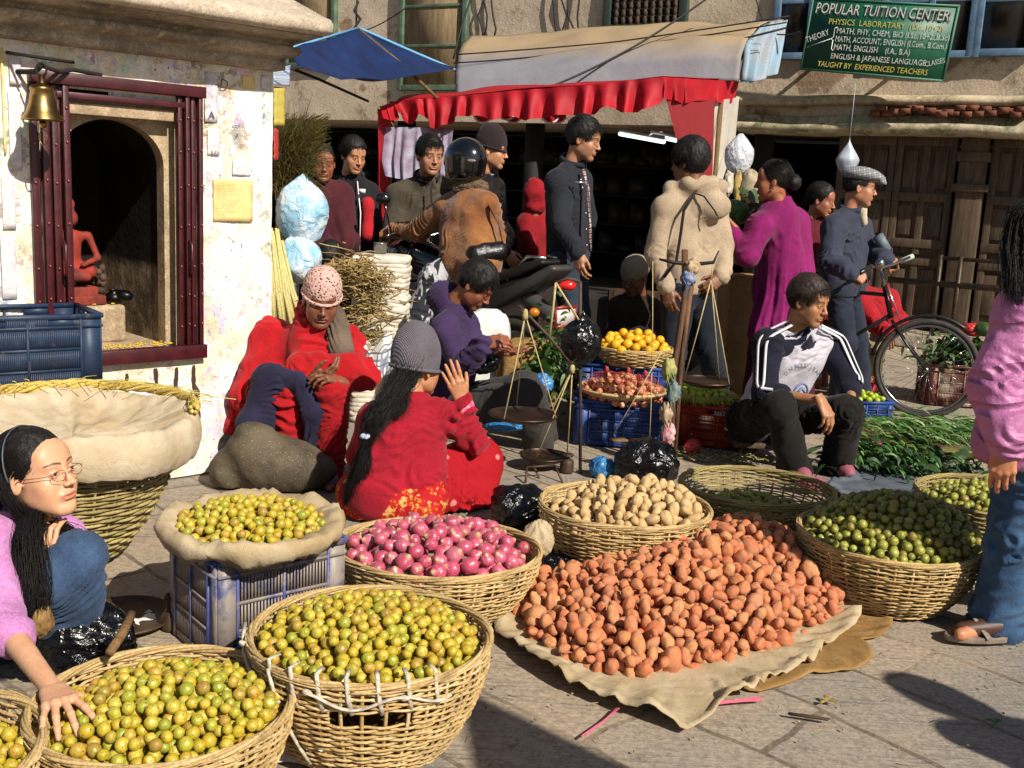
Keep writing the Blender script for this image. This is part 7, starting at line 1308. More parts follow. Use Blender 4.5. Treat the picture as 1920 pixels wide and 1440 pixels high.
# 1 young woman in pink, lower left
g1 = Person('crouching young woman in a pink fleece and glasses, hand in the fruit basket', dict(hd=(72, 888, 2.80), nk=(42, 985, 2.88), a=(-28, 1020, 2.70), ae=(2, 1165, 2.50), aw=(100, 1296, 2.24), b=(118, 1010, 2.98), be=(150, 1110, 2.95), bw=(102, 1075, 2.74), pv=(15, 1190, 3.06), ak=(88, 1085, 2.70), aa=(90, 1238, 2.86), bk=(150, 1046, 2.74), ba=(152, 1222, 2.86)), 'ca9c7b', yaw=72, pitch=-12, roll=3, hs=1.0, hh=.0022, fem=1, mouth=.25, jaw=.92, open_=.72, nose=.96, base=A(-1.15, 2.95, 0))
g1.gaze = (-.1, 0)
wz = g1.J['aw']; tgt = G(160, 1388, .315)
g1.hand(-1, wz, nrm(tgt-wz), A(.15, -.35, .9), 'spread', 1.0, .0022, .92); g1.hand(1, g1.J['bw'], A(-.25, .1, .9), A(-.3, -.9, .1), 'relax', .92, .003, .92)
g1.build(); M_PKF = cloth('pink_fleece', 'bd80b2', c2='a66c9c', sheen=.5)
J = g1.J; g1.jacket('fleece', M_PKF, t=.006, r=(.062, .054, .047), amp=.007, seed=2, sleeves=False, extra=lambda F, s: (F.rc(J['a'], J['ae'], .062, .056, .04), F.rc(J['ae'], J['ae']+(J['aw']-J['ae'])*.22, .056, .054, .02), F.rc(J['b'], J['be'], .06, .05, .04), F.rc(J['be'], J['bw'], .05, .042, .02)))
collar(g1, M_PKF, .052, h_=.035, op=.25); g1.trousers(cloth('blue_denim', '3a5070', c2='28384e'), r=(.088, .068, .055), amp=.009, lam=.05, h=.008); [g1.shoe(k, plain('dark_shoe', '1a1614', .6), .14) for k in () ]
hc, hb = MB(), MB(); hair_short(hb, hc, g1.R, g1.c, g1.hs, vol=.007, n=3200, length=.085, seed=3, sweep=(0, -1.6, -.5), messy=.09); hc.F += [f+hc.n for f in hb.F]; hc.V += hb.V; obj('hair', hc, HM, g1.root)
ls = MB(); hp = g1.hp
gd = [[hp((-.05, -.02, .10)), hp((-.088, -.04, .04)), hp((-.094, -.05, -.04)), P(58, 985, 2.70), P(70, 1060, 2.62), P(75, 1130, 2.6), P(62, 1185, 2.6)], [hp((-.03, -.07, .10)), hp((-.08, -.08, .02)), hp((-.085, -.075, -.06)), P(40, 990, 2.72), P(52, 1070, 2.63), P(58, 1140, 2.6), P(50, 1195, 2.6)], [hp((0, -.1, .08)), hp((-.06, -.105, 0)), hp((-.06, -.095, -.08)), P(15, 1000, 2.76), P(30, 1060, 2.68), P(45, 1120, 2.62), P(40, 1180, 2.6)], [hp((.02, -.10, .07)), hp((-.01, -.115, -.02)), P(-10, 980, 2.85), P(-10, 1020, 2.82), P(0, 1060, 2.75)]]
strands(ls, gd, 4200, .00065, .011, 4, .006, taper=[.2, .4, .7, 1.1, 1.2, .8])
gd = [[hp((.05, -.02, .09)), hp((.09, -.03, 0)), hp((.085, -.01, -.09)), P(128, 990, 2.86), P(135, 1030, 2.82), P(118, 1070, 2.78)], [hp((.04, -.05, .08)), hp((.085, -.06, 0)), hp((.08, -.03, -.1)), P(145, 1000, 2.86), P(150, 1040, 2.82)]]; strands(ls, gd, 800, .0007, .009, 5, .006, taper=[.3, .5, 1, 1.5]); obj('long_hair', ls, HM, g1.root)
m = MB(); a = np.linspace(-.15, pi+.15, 40); q = np.stack([.0925*np.cos(a), -.018-.012*np.sin(a), .02+.115*np.sin(a)], 1); m.tube((q*g1.hs)@g1.R.T+g1.c, .0035, 6, flat=.6, up=g1.R[:, 1]); obj('headband', m, plain('grey_band', '3a4248', .5), g1.root)
gl = MB()
for s in (-1, 1):
    a = np.linspace(0, 2*pi, 28, endpoint=False); q = np.stack([s*.033+.0235*np.cos(a), .108-.006*np.abs(np.cos(a))+0*a-.004*(s*np.cos(a) > 0), -.004+.0135*np.sin(a)], 1); gl.tube(np.array([hp(v) for v in q]), .0009, 5, closed=True); gl.tube([hp(v) for v in ((s*.056, .102, .002), (s*.072, .07, .003), (s*.082, .01, .004), (s*.083, -.006, -.006))], .0011, 5)
gl.tube([hp(v) for v in ((-.0095, .108, -.002), (0, .112, .0), (.0095, .108, -.002))], .0009, 5); obj('glasses', gl, plain('glasses_wire', '8a4a4e', .3, metal=.7), g1.root)
er = MB(); er.sph(hp((-.086, -.012, -.045)), (.006,)*3, 10, 8); er.sph(hp((-.087, -.010, -.058)), (.0055,)*3, 10, 8); er.tube([hp((-.085, -.012, -.038)), hp((-.087, -.01, -.07))], .001, 4); obj('earring', er, plain('turquoise', '3aa0a8', .3), g1.root)
er = MB(); a = np.linspace(0, 2*pi, 16); er.tube([g1.J['bw']+A(-.012, -.02, .075)+.010*A(cos(t), 0, sin(t)) for t in a], .0018, 5); obj('ring', er, M_BR, g1.root)
# 2 woman in red, back to us
w2 = Person('squatting woman seen from behind in red sweater and grey knit hat', dict(hd=(783, 688, 4.66), nk=(772, 752, 4.60), a=(700, 785, 4.52), ae=(672, 860, 4.66), aw=(725, 868, 4.92), b=(838, 780, 4.66), be=(890, 826, 4.72), bw=(866, 752, 4.66), pv=(745, 915, 4.50), ak=(790, 850, 5.0), aa=(800, 925, 4.9), bk=(900, 850, 4.86), ba=(880, 955, 4.72)), 'b07d5b', yaw=138, pitch=4, hs=1.06, fem=1, base=A(-.42, 4.5, 0))
w2.hand(1, w2.J['bw'], P(836, 660, 4.62)-w2.J['bw'], A(.25, -.95, .1), 'flat', 1.02, .0028, 1.0); w2.build()
M_SWR = cloth('red_sweater', '980e24', c2='7c0a1c', weave=320, sheen=.4); J = w2.J
w2.jacket('sweater', M_SWR, t=.004, r=(.062, .056, .044), w=1.25, amp=.014, lam=.06, seed=3, belly=.012)
cf = MB(); d = nrm(J['bw']-J['be']); m_ = MB(); m_.tube([J['bw']-d*.055, J['bw']-d*.03, J['bw']-d*.008], [.047, .05, .046], 16); obj('cuff', m_, plain('cuff_print', 'a03458', .85, 'd07a90', 60), w2.root)
n = NT('print_skirt', .85, 0, .2); v = n.map((1, 1, 1), (.4, .3, .6)); vo = n.voro(11, v); dots = n.ramp(vo, .2, .23, (1, 1, 1), (0, 0, 0)); c = n.mix(n.math('MULTIPLY', dots, .8), hexc('920d18'), hexc('c8807a')); n.col(c); n.bump(n.noise(14, 5), .6, .014); M_SKT = n.m
n = NT('gold_border', .85, 0, .2); v = n.map((1, 1, 1), (.2, .5, .5)); vo = n.voro(70, v); c = n.mix(n.ramp(vo, .3, .4), hexc('b87818'), hexc('a82418')); c = n.mix(n.ramp(n.voro(26, v), .42, .5), c, hexc('a0141e')); c = n.mix(n.ramp(n.noise(30, 3, .6, v), .56, .62), c, hexc('c89c58')); n.col(c); n.bump(n.noise(20, 5), .6, .012); M_GB = n.m
base = w2.J['pv']; hipc = P(735, 940, 4.46)
sdfobj(w2, 'skirt', [(P(770, 905, 4.62), P(895, 862, 4.86), .13, .11, .05), (P(895, 862, 4.86), P(895, 945, 4.74), .10, .085, .05), (P(800, 930, 4.56), P(890, 945, 4.68), .11, .075, .06), (P(790, 870, 4.9), P(800, 930, 4.8), .12, .12, .06)], M_SKT, bones=[(P(770, 905, 4.62), P(895, 862, 4.86)), (P(895, 862, 4.86), P(860, 960, 4.6))], amp=.012, lam=.06, seed=4, cuts=((A(0, 0, .005), (0, 0, -1), .01),), post=lambda m: vfold(m, P(760, 905, 4.5), 9, .008, 3))
sdfobj(w2, 'patterned_border', [(P(672, 925, 4.52), P(800, 935, 4.48), .105, .10, .05), (P(690, 945, 4.44), P(790, 955, 4.40), .09, .085, .05)], M_GB, bones=[(P(660, 930, 4.52), P(820, 935, 4.48))], amp=.010, lam=.05, seed=8, cuts=((A(0, 0, .005), (0, 0, -1), .01),))
beanie(w2, knit('grey_knit', '6e6870', '4a464c', 70), top=.055, zf=.02, zb=-.03, vol=.016)
ls = MB(); strands(ls, [[w2.hp((.05, -.06, .0)), w2.hp((.06, -.095, -.05)), P(715, 760, 4.44), P(690, 800, 4.38), P(686, 830, 4.36), P(680, 880, 4.38), P(660, 925, 4.4), P(650, 945, 4.42)], [w2.hp((.0, -.09, .0)), w2.hp((.01, -.115, -.06)), P(725, 765, 4.42), P(698, 800, 4.37), P(686, 830, 4.35), P(678, 880, 4.36), P(668, 920, 4.38), P(655, 940, 4.40)]], 3200, .0008, .011, 6, .012, taper=[1.2, 1.4, 1.3, 1.1, .45, 1.0, 1.2, .5])
strands(ls, [[w2.hp((-.06, -.04, .0)), w2.hp((-.07, -.07, -.06)), P(762, 752, 4.47), P(752, 775, 4.44)], [w2.hp((.05, -.07, .0)), w2.hp((.05, -.10, -.06)), P(735, 752, 4.45), P(715, 775, 4.42)]], 1200, .0008, .010, 7, .01); obj('long_hair', ls, HM, w2.root)
m = MB(); m.sph(P(685, 818, 4.345), (.022, .016, .014), 14, 10, fn=lambda g_: g_*(1+.3*noise(g_*3))[:, None]); obj('hair_tie', m, plain('white_tie', 'b8c4e0', .5), w2.root)
# 3 red shawl
w3 = Person('person seated against the shrine wall in a bright red shawl and crocheted cap', dict(hd=(603, 562, 5.10), nk=(582, 618, 5.2), a=(512, 640, 5.28), ae=(478, 735, 5.08), aw=(590, 706, 4.92), b=(640, 650, 5.2), be=(676, 705, 5.08), bw=(640, 714, 4.92), pv=(548, 770, 5.36), ak=(530, 735, 4.98), aa=(547, 872, 5.02), bk=(626, 730, 4.95), ba=(616, 890, 4.96), at=(540, 900, 4.85), bt=(618, 915, 4.80)), '794e38', yaw=16, pitch=15, roll=-4, hs=1.04, mouth=.5, fem=1, base=A(-.95, 5.2, 0))
w3.hand(-1, w3.J['aw'], A(.8, -.3, .25), A(-.2, -.4, -.8), 'relax', .95); w3.hand(1, w3.J['bw'], A(-.6, -.4, .25), A(.3, -.3, .8), 'relax', .95); w3.build()
M_SHR = cloth('red_shawl', 'b00e18', c2='8c0a12', sheen=.35); J = w3.J
w3.trousers(cloth('red_trousers', 'a00e17', c2='7e0a12'), r=(.095, .08, .074), amp=.015, lam=.07, cut=.015)
sdfobj(w3, 'shawl', [(J['a']+A(.01, 0, -.02), J['b'], .095, .085, .06), (J['nk']-A(0, 0, .02), J['nk']+A(-.02, .0, .045), .085, .068, .05), (J['a'], J['ae']+A(0, 0, -.02), .11, .11, .06), (J['ae'], P(570, 712, 4.98), .085, .07, .05), (J['b'], J['be'], .085, .075, .05), (J['be'], P(655, 712, 4.98), .07, .05, .04), (J['nk']-A(0, 0, .12), J['pv']+A(0, 0, .14), .14, .15, .08), (P(500, 700, 5.2), P(448, 800, 5.12), .085, .06, .07), (P(470, 740, 5.15), P(428, 808, 5.1), .07, .028, .06), (P(560, 690, 5.0), P(650, 690, 4.98), .07, .06, .06)], M_SHR, h=.0085,
       bones=[(P(600, 555, 5.1), P(515, 770, 5.1)), (P(430, 700, 5.2), P(530, 720, 5.1))], amp=.022, lam=.08, seed=12, cuts=((P(430, 812, 5.1), (-.2, 0, -1), .01),), sm=1)
sdfobj(w3, 'lap_cloth', [(P(503, 722, 4.93), P(480, 800, 4.92), .075, .085, .06, (A(0, 1, .2), .6)), (P(480, 800, 4.92), P(500, 850, 4.92), .08, .035, .05, (A(0, 1, .2), .6)), (P(505, 708, 4.95), P(560, 718, 4.93), .065, .055, .05), (P(562, 722, 4.92), P(588, 775, 4.90), .05, .058, .03, (A(0, 1, .2), .6)), (P(588, 775, 4.9), P(585, 838, 4.92), .058, .035, .03, (A(0, 1, .2), .6))], cloth('lap_blue', '26243e', c2='1a182c'), h=.007, bones=[(P(500, 700, 4.93), P(470, 850, 4.92)), (P(560, 715, 4.93), P(590, 830, 4.92))], amp=.016, lam=.04, seed=4)
sdfobj(w3, 'scarf', [(P(632, 600, 5.12), P(640, 655, 5.1), .045, .065, .04), (P(625, 585, 5.15), P(600, 575, 5.2), .04, .04, .04), (P(640, 655, 5.1), P(634, 690, 5.06), .06, .04, .04)], cloth('grey_brown_scarf', '6e5e50', c2='50443a'), h=.007, bones=[(P(620, 640, 5.1), P(660, 640, 5.1))], amp=.012, lam=.03, seed=2)
n = NT('crochet', .95, 0, .1); vo = n.voro(70, feat='F1'); c = n.mix(n.ramp(vo, .24, .36), hexc('3a2020'), hexc('c09c92')); c = n.mix(n.ramp(n.wave(30, n.map(), 2, 'Z'), .4, .6), c, hexc('d8b4a8')) if False else c; n.col(c); n.bump(vo, .8, .006); beanie(w3, n.m, top=.012, zf=.068, zb=-.02, vol=.012, name='crochet_cap')
hc, hb = MB(), MB(); hair_short(hb, hc, w3.R, w3.c, w3.hs, vol=.005, n=500, length=.03, seed=6); obj('hair', hc, HM, w3.root); m = MB(); a = np.linspace(0, 2*pi, 16); m.tube([w3.hp((.083, -.008, -.05))+.012*A(cos(t), 0, sin(t)) for t in a], .0025, 5); obj('earring', m, M_BR, w3.root)
for k in 'ab': w3.shoe(k, plain('violet_shoe' if k == 'b' else 'brown_shoe', '6a5080' if k == 'b' else '5a4238', .6), .12)
st_ = P(548, 800, 5.42); m = MB(); m.box((st_[0], st_[1], .1), (.34, .3, .2), Rz(.7)); tag(obj('low_stool', m, M_DS, smooth=False, bevel=.02), 'low stone block the person in the red shawl sits on', 'block')
# 4 purple hoodie boy
b4 = Person('boy in a dark purple hoodie sitting and looking down into his hands', dict(hd=(893, 535, 5.98), nk=(853, 582, 6.03), a=(832, 618, 5.86), ae=(866, 690, 5.70), aw=(908, 645, 5.62), b=(870, 608, 6.18), be=(905, 680, 6.0), bw=(925, 662, 5.80), pv=(845, 765, 6.08), ak=(990, 745, 5.72), aa=(1010, 835, 5.85), bk=(985, 728, 6.0), ba=(1020, 820, 6.1)), '86523b', yaw=72, pitch=38, hs=1.05, jaw=.97, base=A(-.3, 6.0, 0))
b4.hand(-1, b4.J['aw'], A(.9, -.1, .25), A(-.2, -.8, .5), 'pinch', 1.05); b4.hand(-1, b4.J['bw'], A(1, -.25, .12), A(0, .2, -1), 'flat', 1.05); b4.build().hair(seed=4, vol=.02, length=.055, sweep=(0, .6, -.3)); J = b4.J; M_PH = cloth('purple_hoodie', '3c2a50', c2='2c1e3c')
b4.jacket('hoodie', M_PH, t=.012, r=(.076, .066, .054), amp=.011, lam=.06, seed=4, extra=lambda F, s: (F.ell(P(835, 555, 6.06), (.10, .10, .085), .03), F.ell(P(853, 548, 6.02), (.06, .075, .06), .02, 1), F.rc(P(825, 560, 6.06), P(850, 610, 6.05), .07, .08, .05)))
b4.trousers(C('3e3a38', '2e2a28'), r=(.115, .10, .09), amp=.012, lam=.09, seed=9, cut=0, h=.0095)
st_ = A(b4.J['pv'][0], b4.J['pv'][1], 0); 
# 5 man in the white and navy track top
m5 = Person('young man sitting in a navy and white striped track top, forearms on his knees', dict(hd=(1516, 566, 5.72), nk=(1500, 622, 5.82), a=(1440, 648, 5.74), ae=(1434, 738, 5.58), aw=(1538, 750, 5.38), b=(1556, 645, 5.96), be=(1592, 718, 5.80), bw=(1598, 765, 5.58), pv=(1425, 788, 5.92), ak=(1462, 768, 5.40), aa=(1492, 888, 5.48), bk=(1588, 772, 5.50), ba=(1570, 885, 5.62), at=(1520, 905, 5.3), bt=(1600, 905, 5.45)), 'a27452', yaw=48, pitch=10, hs=1.05, mouth=.15, base=A(1.45, 5.7, 0))
m5.hand(-1, m5.J['aw'], P(1562, 795, 5.33)-m5.J['aw'], A(.5, -.7, .4), 'hang', 1.05); m5.hand(1, m5.J['bw'], P(1585, 805, 5.5)-m5.J['bw'], A(.3, -.8, .2), 'hang', 1.05); m5.build().hair(seed=14, vol=.02, length=.05, sweep=(.2, .5, -.2), mat=hairmat('hair_brown', (.022, .013, .009))); J = m5.J
M_NV = cloth('navy_top', '141528', c2='0e0f1c'); M_WT = cloth('white_panel', 'b8b4bc', c2='a09ca8'); d = nrm(J['aw']-J['ae'])
m5.jacket('track_top', M_WT, t=.012, r=(.07, .06, .05), amp=.014, lam=.055, seed=6, sleeves=False)
def sleeve(p, k, mat, r, end=1., name='sleeve', seed=0, amp=.012, pre=0.): e = p.J[k+'e']; w = e+(p.J[k+'w']-e)*end; s_ = p.J[k]; return sdfobj(p, name, [(s_, e, r[0], r[1], .04), (e, w, r[1], r[2], .02)]+([(s_-nrm(e-s_)*pre, s_, r[0]*.8, r[0], .04)] if pre else []), mat, bones=[(s_, e), (e, w)], amp=amp, lam=.05, seed=seed)
for k in 'ab': sleeve(m5, k, M_NV, (.082, .068, .058), .28, pre=.03, seed=ord(k))
sdfobj(m5, 'navy_yoke', [(J['a']+A(.02, 0, .0), J['b']-A(.02, 0, .0), .074, .074, .04), (J['nk']-A(0, 0, .05), J['nk']+A(0, 0, .01), .08, .062, .04), (J['b']-A(0, 0, .02), J['pv']*.35+J['b']*.65, .07, .07, .05)], M_NV, bones=[(J['a'], J['b'])], amp=.006)
def limb_ribbons(p, k, offs, w, mat, r, end=.25, name='stripe', th=.004):
    s_, e = p.J[k], p.J[k+'e']; wv = e+(p.J[k+'w']-e)*end; path = np.concatenate([np.linspace(p.J['nk'], s_, 8)[2:-1], np.linspace(s_, e, 14)[:-1], np.linspace(e, wv, 7)]); 
    for _ in range(3): path[1:-1] = .25*path[:-2]+.5*path[1:-1]+.25*path[2:]
    t = np.gradient(path, axis=0); t /= np.linalg.norm(t, axis=1)[:, None]
    for o in offs:
        m = MB(); out = nrm(A(*o)); n_ = out-t*(t@out)[:, None]; n_ /= np.linalg.norm(n_, axis=1)[:, None]; rr = np.interp(np.linspace(0, 1, len(path)), np.linspace(0, 1, len(r)), r); pts = path+n_*(rr+.004)[:, None]; ribbon(m, pts, n_, w, th); obj(name, m, mat, p.root)
M_STP = cloth('white_stripe', 'd8d6d8', fold=False)
limb_ribbons(m5, 'a', [(-.75, -.55, .5), (-.35, -.9, .5)], .014, M_STP, [.078, .09, .084, .078, .074, .07]); limb_ribbons(m5, 'b', [(.35, -.85, .5), (.75, -.5, .55)], .014, M_STP, [.078, .09, .084, .078, .074, .07]); collar(m5, M_NV, .056, h_=.035, op=.35)
m = MB(); chc = (J['a']+J['b'])/2-A(0, 0, .17); fx = nrm((J['b']-J['a'])*A(1, 1, .1)); fn_ = nrm(np.cross(A(0, 0, 1), fx)*-1); fn_ = fn_ if fn_[1] < 0 else -fn_
def chest_pt(u, v): return A(0, 0, 0)
for i, ch in enumerate('TIN ROSS JEANS'): a_ = (i-6.5)/6.5*1.0; o_ = P(1503+sin(a_)*36, 728-cos(a_)*38, 5.57-.012*cos(a_)); ex_ = nrm(fx*cos(a_)-A(0, 0, 1)*sin(a_)); ey_ = nrm(fx*sin(a_)+A(0, 0, 1)*cos(a_)); texto(m, ch, .036, o_, ex_, ey_, fn_)
obj('lettering', m, plain('navy_print', '181a30', .7), m5.root, smooth=False)
m = MB(); q = P(1500, 738, 5.59); t = np.linspace(-.3, pi+.3, 20); m.tube([q+fx*.05*cos(a_)+A(0, 0, 1)*.055*sin(a_)+fn_*.01*sin(a_) for a_ in t], .006, 6); m.tube([q+fx*-.03, q+A(0, 0, .03)+fn_*.01, q+fx*.035], .007, 6); obj('emblem', m, plain('emblem_blue', '5a6a94', .6), m5.root)
m5.trousers(cloth('black_trousers', '16130f', c2='0e0c0a', weave=200), r=(.112, .088, .085), amp=.015, lam=.07, seed=5)
for k in 'ab': m5.shoe(k, plain('pink_slipper', '8a4a58', .7), .12)
m = MB(); m.tube([J['bw']+A(0, 0, .018)+.034*A(cos(t), sin(t), 0) for t in np.linspace(0, 2*pi, 16)], .006, 6); obj('watch', m, plain('watch', '14141a', .3), m5.root)
sl = thing('low_stool', 'small low stool with thin dark legs under the seated man', 'stool', A(J['pv'][0], J['pv'][1], 0)); m = MB(); m.box((J['pv'][0], J['pv'][1], J['pv'][2]-.12), (.32, .28, .03)); obj('seat', m, M_DW, sl, bevel=.006)
for a_, b_ in ((-.13, -.11), (.13, -.11), (-.13, .11), (.13, .11)): m = MB(); m.tube([A(J['pv'][0]+a_*.8, J['pv'][1]+b_, J['pv'][2]-.12), A(J['pv'][0]+a_*1.1, J['pv'][1]+b_, 0)], .009, 6); obj('leg', m, M_IR, sl)
# 6 pink padded jacket, right edge
w6 = Person('woman in a pink padded jacket and jeans cut off by the right edge', dict(hd=(1960, 440, 3.45), nk=(1965, 535, 3.50), a=(1925, 590, 3.32), ae=(1868, 720, 3.26), aw=(1890, 835, 3.18), b=(2060, 590, 3.62), be=(2090, 720, 3.7), bw=(2060, 850, 3.6), pv=(1960, 830, 3.50), ah=(1925, 860, 3.45), ak=(1898, 1020, 3.46), aa=(1872, 1168, 3.50), bh=(2010, 860, 3.55), bk=(2000, 1020, 3.6), ba=(1985, 1150, 3.7), at=(1800, 1190, 3.40), bt=(1890, 1180, 3.6)), 'b87d5b', yaw=-160, hs=1.02, fem=1, base=A(1.78, 3.48, 0))
w6.hand(1, w6.J['aw'], A(-.1, -.05, -1), A(-.5, -.8, 0), 'hang', .98); w6.build(); J = w6.J
n = NT('pink_padded', .45, 0, .4); n.col(n.mix(n.ramp(n.noise(6, 5), .3, .7), hexc('b4709c'), hexc('9c5c88'))); w_ = n.wave(2.6, n.map((1, 1, 1)), 3.5, 'Z', dscale=1.5); n.bump(n.noise(22, 5, .6), .6, .014, n.bump(n.ramp(w_, .0, .35), .8, .02)); M_PP = n.m
w6.jacket('padded_jacket', M_PP, t=.035, r=(.088, .082, .066), w=1.15, amp=.013, lam=.085, seed=5, belly=.02, hem=(P(1880, 868, 3.45), (0, 0, -1), .02)); w6.trousers(cloth('washed_denim', '3c5878', c2='26405e'), r=(.105, .088, .098), amp=.012, lam=.09, seed=3, h=.008, cut=.01)
w6.hair(seed=8, vol=.012, length=.06); ls = MB(); strands(ls, [[w6.hp((-.02, -.04, .12)), P(1905, 400, 3.42), P(1893, 460, 3.38), P(1896, 500, 3.34), P(1898, 540, 3.29)], [w6.hp((0, -.07, .11)), P(1920, 400, 3.38), P(1908, 470, 3.33), P(1912, 530, 3.30), P(1912, 575, 3.26)], [w6.hp((.0, -.09, .10)), P(1945, 420, 3.33), P(1940, 500, 3.31), P(1938, 570, 3.3), P(1935, 640, 3.24)], [w6.hp((.03, -.08, .1)), P(1990, 430, 3.34), P(1990, 520, 3.34), P(1985, 600, 3.34)]], 4200, .0009, .014, 3, .006); obj('long_hair', ls, HM, w6.root)
for k, (a_, b_) in dict(a=(P(1843, 1187, 3.44), 0), b=(P(1900, 1170, 3.62), 0)).items():
    c_ = a_*A(1, 1, 0); d = nrm(A(-1, -.12, 0)); sd = A(-d[1], d[0], 0); m = MB(); pg = [(x_*.125*(1+.1*(x_ > 0)), y_*.044*(1+.12*x_)) for x_, y_ in [(cos(t), sin(t)) for t in np.linspace(0, 2*pi, 24, endpoint=False)]]; m.prism(pg, c_+A(0, 0, .022), d, sd, (0, 0, -1), .02); m.tube([c_+sd*.045+A(0, 0, .02), c_+d*.03+A(0, 0, .07), c_-sd*.045+A(0, 0, .02)], .016, 6, flat=.4); obj('sandal', m, plain('sandal', '6a5a50', .6, '8a7a6a', 20), w6.root, bevel=.002)
    f_ = Fld(c_-.2, c_+.2, .005); f_.rc(c_-d*.05+A(0, 0, .05), c_+d*.08+A(0, 0, .035), .036, .026, .02); [f_.rc(c_+d*.08+sd*o_+A(0, 0, .032), c_+d*(.112-.3*abs(o_-.012))+sd*o_+A(0, 0, .028), .0115 if o_ < .02 else .013, .009, .006) for o_ in (-.028, -.014, 0, .012, .027)]; V, Q = f_.mesh(); m = MB(); m.add(V, Q); obj('foot', m, skinmat('skin_foot', '4a3026'), w6.root, colattr=np.zeros((len(V), 3)))
# standing people in the middle distance
def stand(px, Y, gy=None): pass
# 7 flat cap man
m7 = Person('man in a checked flat cap and dark blue jacket pushing the bicycle', dict(hd=(1612, 352, 7.55), nk=(1594, 398, 7.62), a=(1564, 428, 7.46), ae=(1556, 492, 7.32), aw=(1598, 512, 7.16), b=(1606, 425, 7.82), be=(1634, 470, 7.86), bw=(1658, 486, 7.62), pv=(1578, 535, 7.65), ak=(1585, 645, 7.55), aa=(1575, 748, 7.62), bk=(1604, 640, 7.8), ba=(1612, 745, 7.9), at=(1600, 760, 7.5), bt=(1640, 755, 7.8)), 'a9785b', yaw=76, pitch=4, hs=1.04)
m7.hand(-1, m7.J['aw'], A(.7, .1, -.3), A(-.2, -.8, .6), 'grip', 1.05); m7.hand(1, m7.J['bw'], A(.9, .1, -.1), A(0, -.5, .8), 'grip', 1.05); m7.build().hair(seed=3, vol=.008, length=.03); J = m7.J
M_JB = cloth('slate_jacket', '343848', c2='282b38'); m7.jacket('jacket', M_JB, t=.035, r=(.085, .078, .062), amp=.013, lam=.07, seed=7, belly=.015, hem=(P(1580, 556, 7.6), (0, 0, -1), .02)); collar(m7, M_JB, .07, h_=.05, op=.5); m7.trousers(C('262c3c', '1a1e2a'), r=(.10, .085, .085), amp=.01, seed=3); [m7.shoe(k, plain('dark_shoe', '1a1614', .6)) for k in 'ab']
sdfobj(m7, 'scarf', [(J['nk']+A(0, -.03, .03), J['nk']+A(.06, -.04, 0), .045, .035, .03), (J['nk']+A(.06, -.05, -.01), J['nk']+A(.085, -.05, -.09), .03, .022, .02)], cloth('cream_scarf', 'b8ac94'), h=.006, bones=[(J['nk'], J['nk']+A(0, 0, -.1))], amp=.006, lam=.02)
F = Fld((-.15, -.16, -.02), (.15, .2, .2), .005); F.ell((0, -.01, .088), (.105, .128, .052), .02); F.ell((0, .075, .078), (.085, .075, .028), .03); F.rc((-.05, .13, .052), (.05, .13, .052), .012, .012, .02); F.rc((0, .14, .05), (0, .155, .046), .02, .01, .03); F.plane((0, 0, .045), (0, -.05, -1), .005); obj('flat_cap', local_mesh(m7, F), plaid('check_cap', 'a8a8a4', '3a3c44', '6c7078', 62, .3), m7.root)
# 8 magenta shawl woman
w8 = Person('woman with a hair bun in a magenta shawl holding a leafy cabbage', dict(hd=(1449, 340, 6.98), nk=(1460, 392, 7.04), a=(1425, 425, 6.88), ae=(1402, 480, 6.80), aw=(1376, 428, 6.92), b=(1486, 415, 7.2), be=(1500, 490, 7.1), bw=(1440, 480, 7.2), pv=(1465, 540, 7.08), ak=(1455, 650, 7.0), aa=(1450, 765, 7.05), bk=(1475, 650, 7.2), ba=(1478, 765, 7.2)), '975e42', yaw=-105, pitch=4, hs=1.03, fem=1)
w8.hand(-1, w8.J['aw'], A(-.5, .1, .4), A(-.2, -.6, -.6), 'relax', .95); w8.build(); J = w8.J; M_MG = cloth('magenta_shawl', '80125a', c2='620c44', sheen=.35)
hc, hb = MB(), MB(); hair_short(hb, hc, w8.R, w8.c, w8.hs, vol=.010, n=1500, length=.08, seed=5, sweep=(0, -1.5, -.4), messy=.08); hb.sph(w8.hp((0, -.13, -.01)), (.045, .045, .05), 24, 16, fn=lambda g_: g_*(1+.15*noise(g_*4))[:, None]); hc.F += [f+hc.n for f in hb.F]; hc.V += hb.V; obj('hair', hc, HM, w8.root)
sdfobj(w8, 'shawl', [(J['a'], J['b'], .085, .09, .05), (J['nk']-A(0, 0, .02), J['nk']+A(0, 0, .03), .085, .062, .04), (J['a'], J['ae'], .08, .075, .05), (J['ae'], J['aw']-A(0, 0, .03), .065, .05, .03), (J['nk']-A(0, 0, .1), J['pv'], .14, .17, .08), (J['b']-A(0, 0, .05), P(1500, 570, 7.12), .12, .12, .07), (J['pv'], P(1445, 625, 6.98), .16, .13, .06)], M_MG, bones=[(J['a'], J['ae'])], amp=.007, seed=9, cuts=((P(1450, 640, 7.0), (.1, 0, -1), .02),), post=lambda m: vfold(m, P(1465, 500, 7.08), 12, .020, 3, (P(0, 400, 7)[2], P(0, 560, 7)[2])))
sdfobj(w8, 'skirt', [(P(1460, 590, 7.05), P(1445, 740, 7.0), .15, .17, .05), (P(1470, 590, 7.15), P(1478, 740, 7.1), .14, .15, .05)], cloth('maroon_skirt', '4a1226', c2='360c1c'), h=.011, cuts=((A(0, 0, .06), (0, 0, -1), .01),), post=lambda m: vfold(m, P(1462, 600, 7.08), 13, .018, 7)); m = MB(); m.sph(w8.hp((-.084, -.008, -.045)), (.008,)*3, 8, 6); obj('earring', m, M_BR, w8.root)
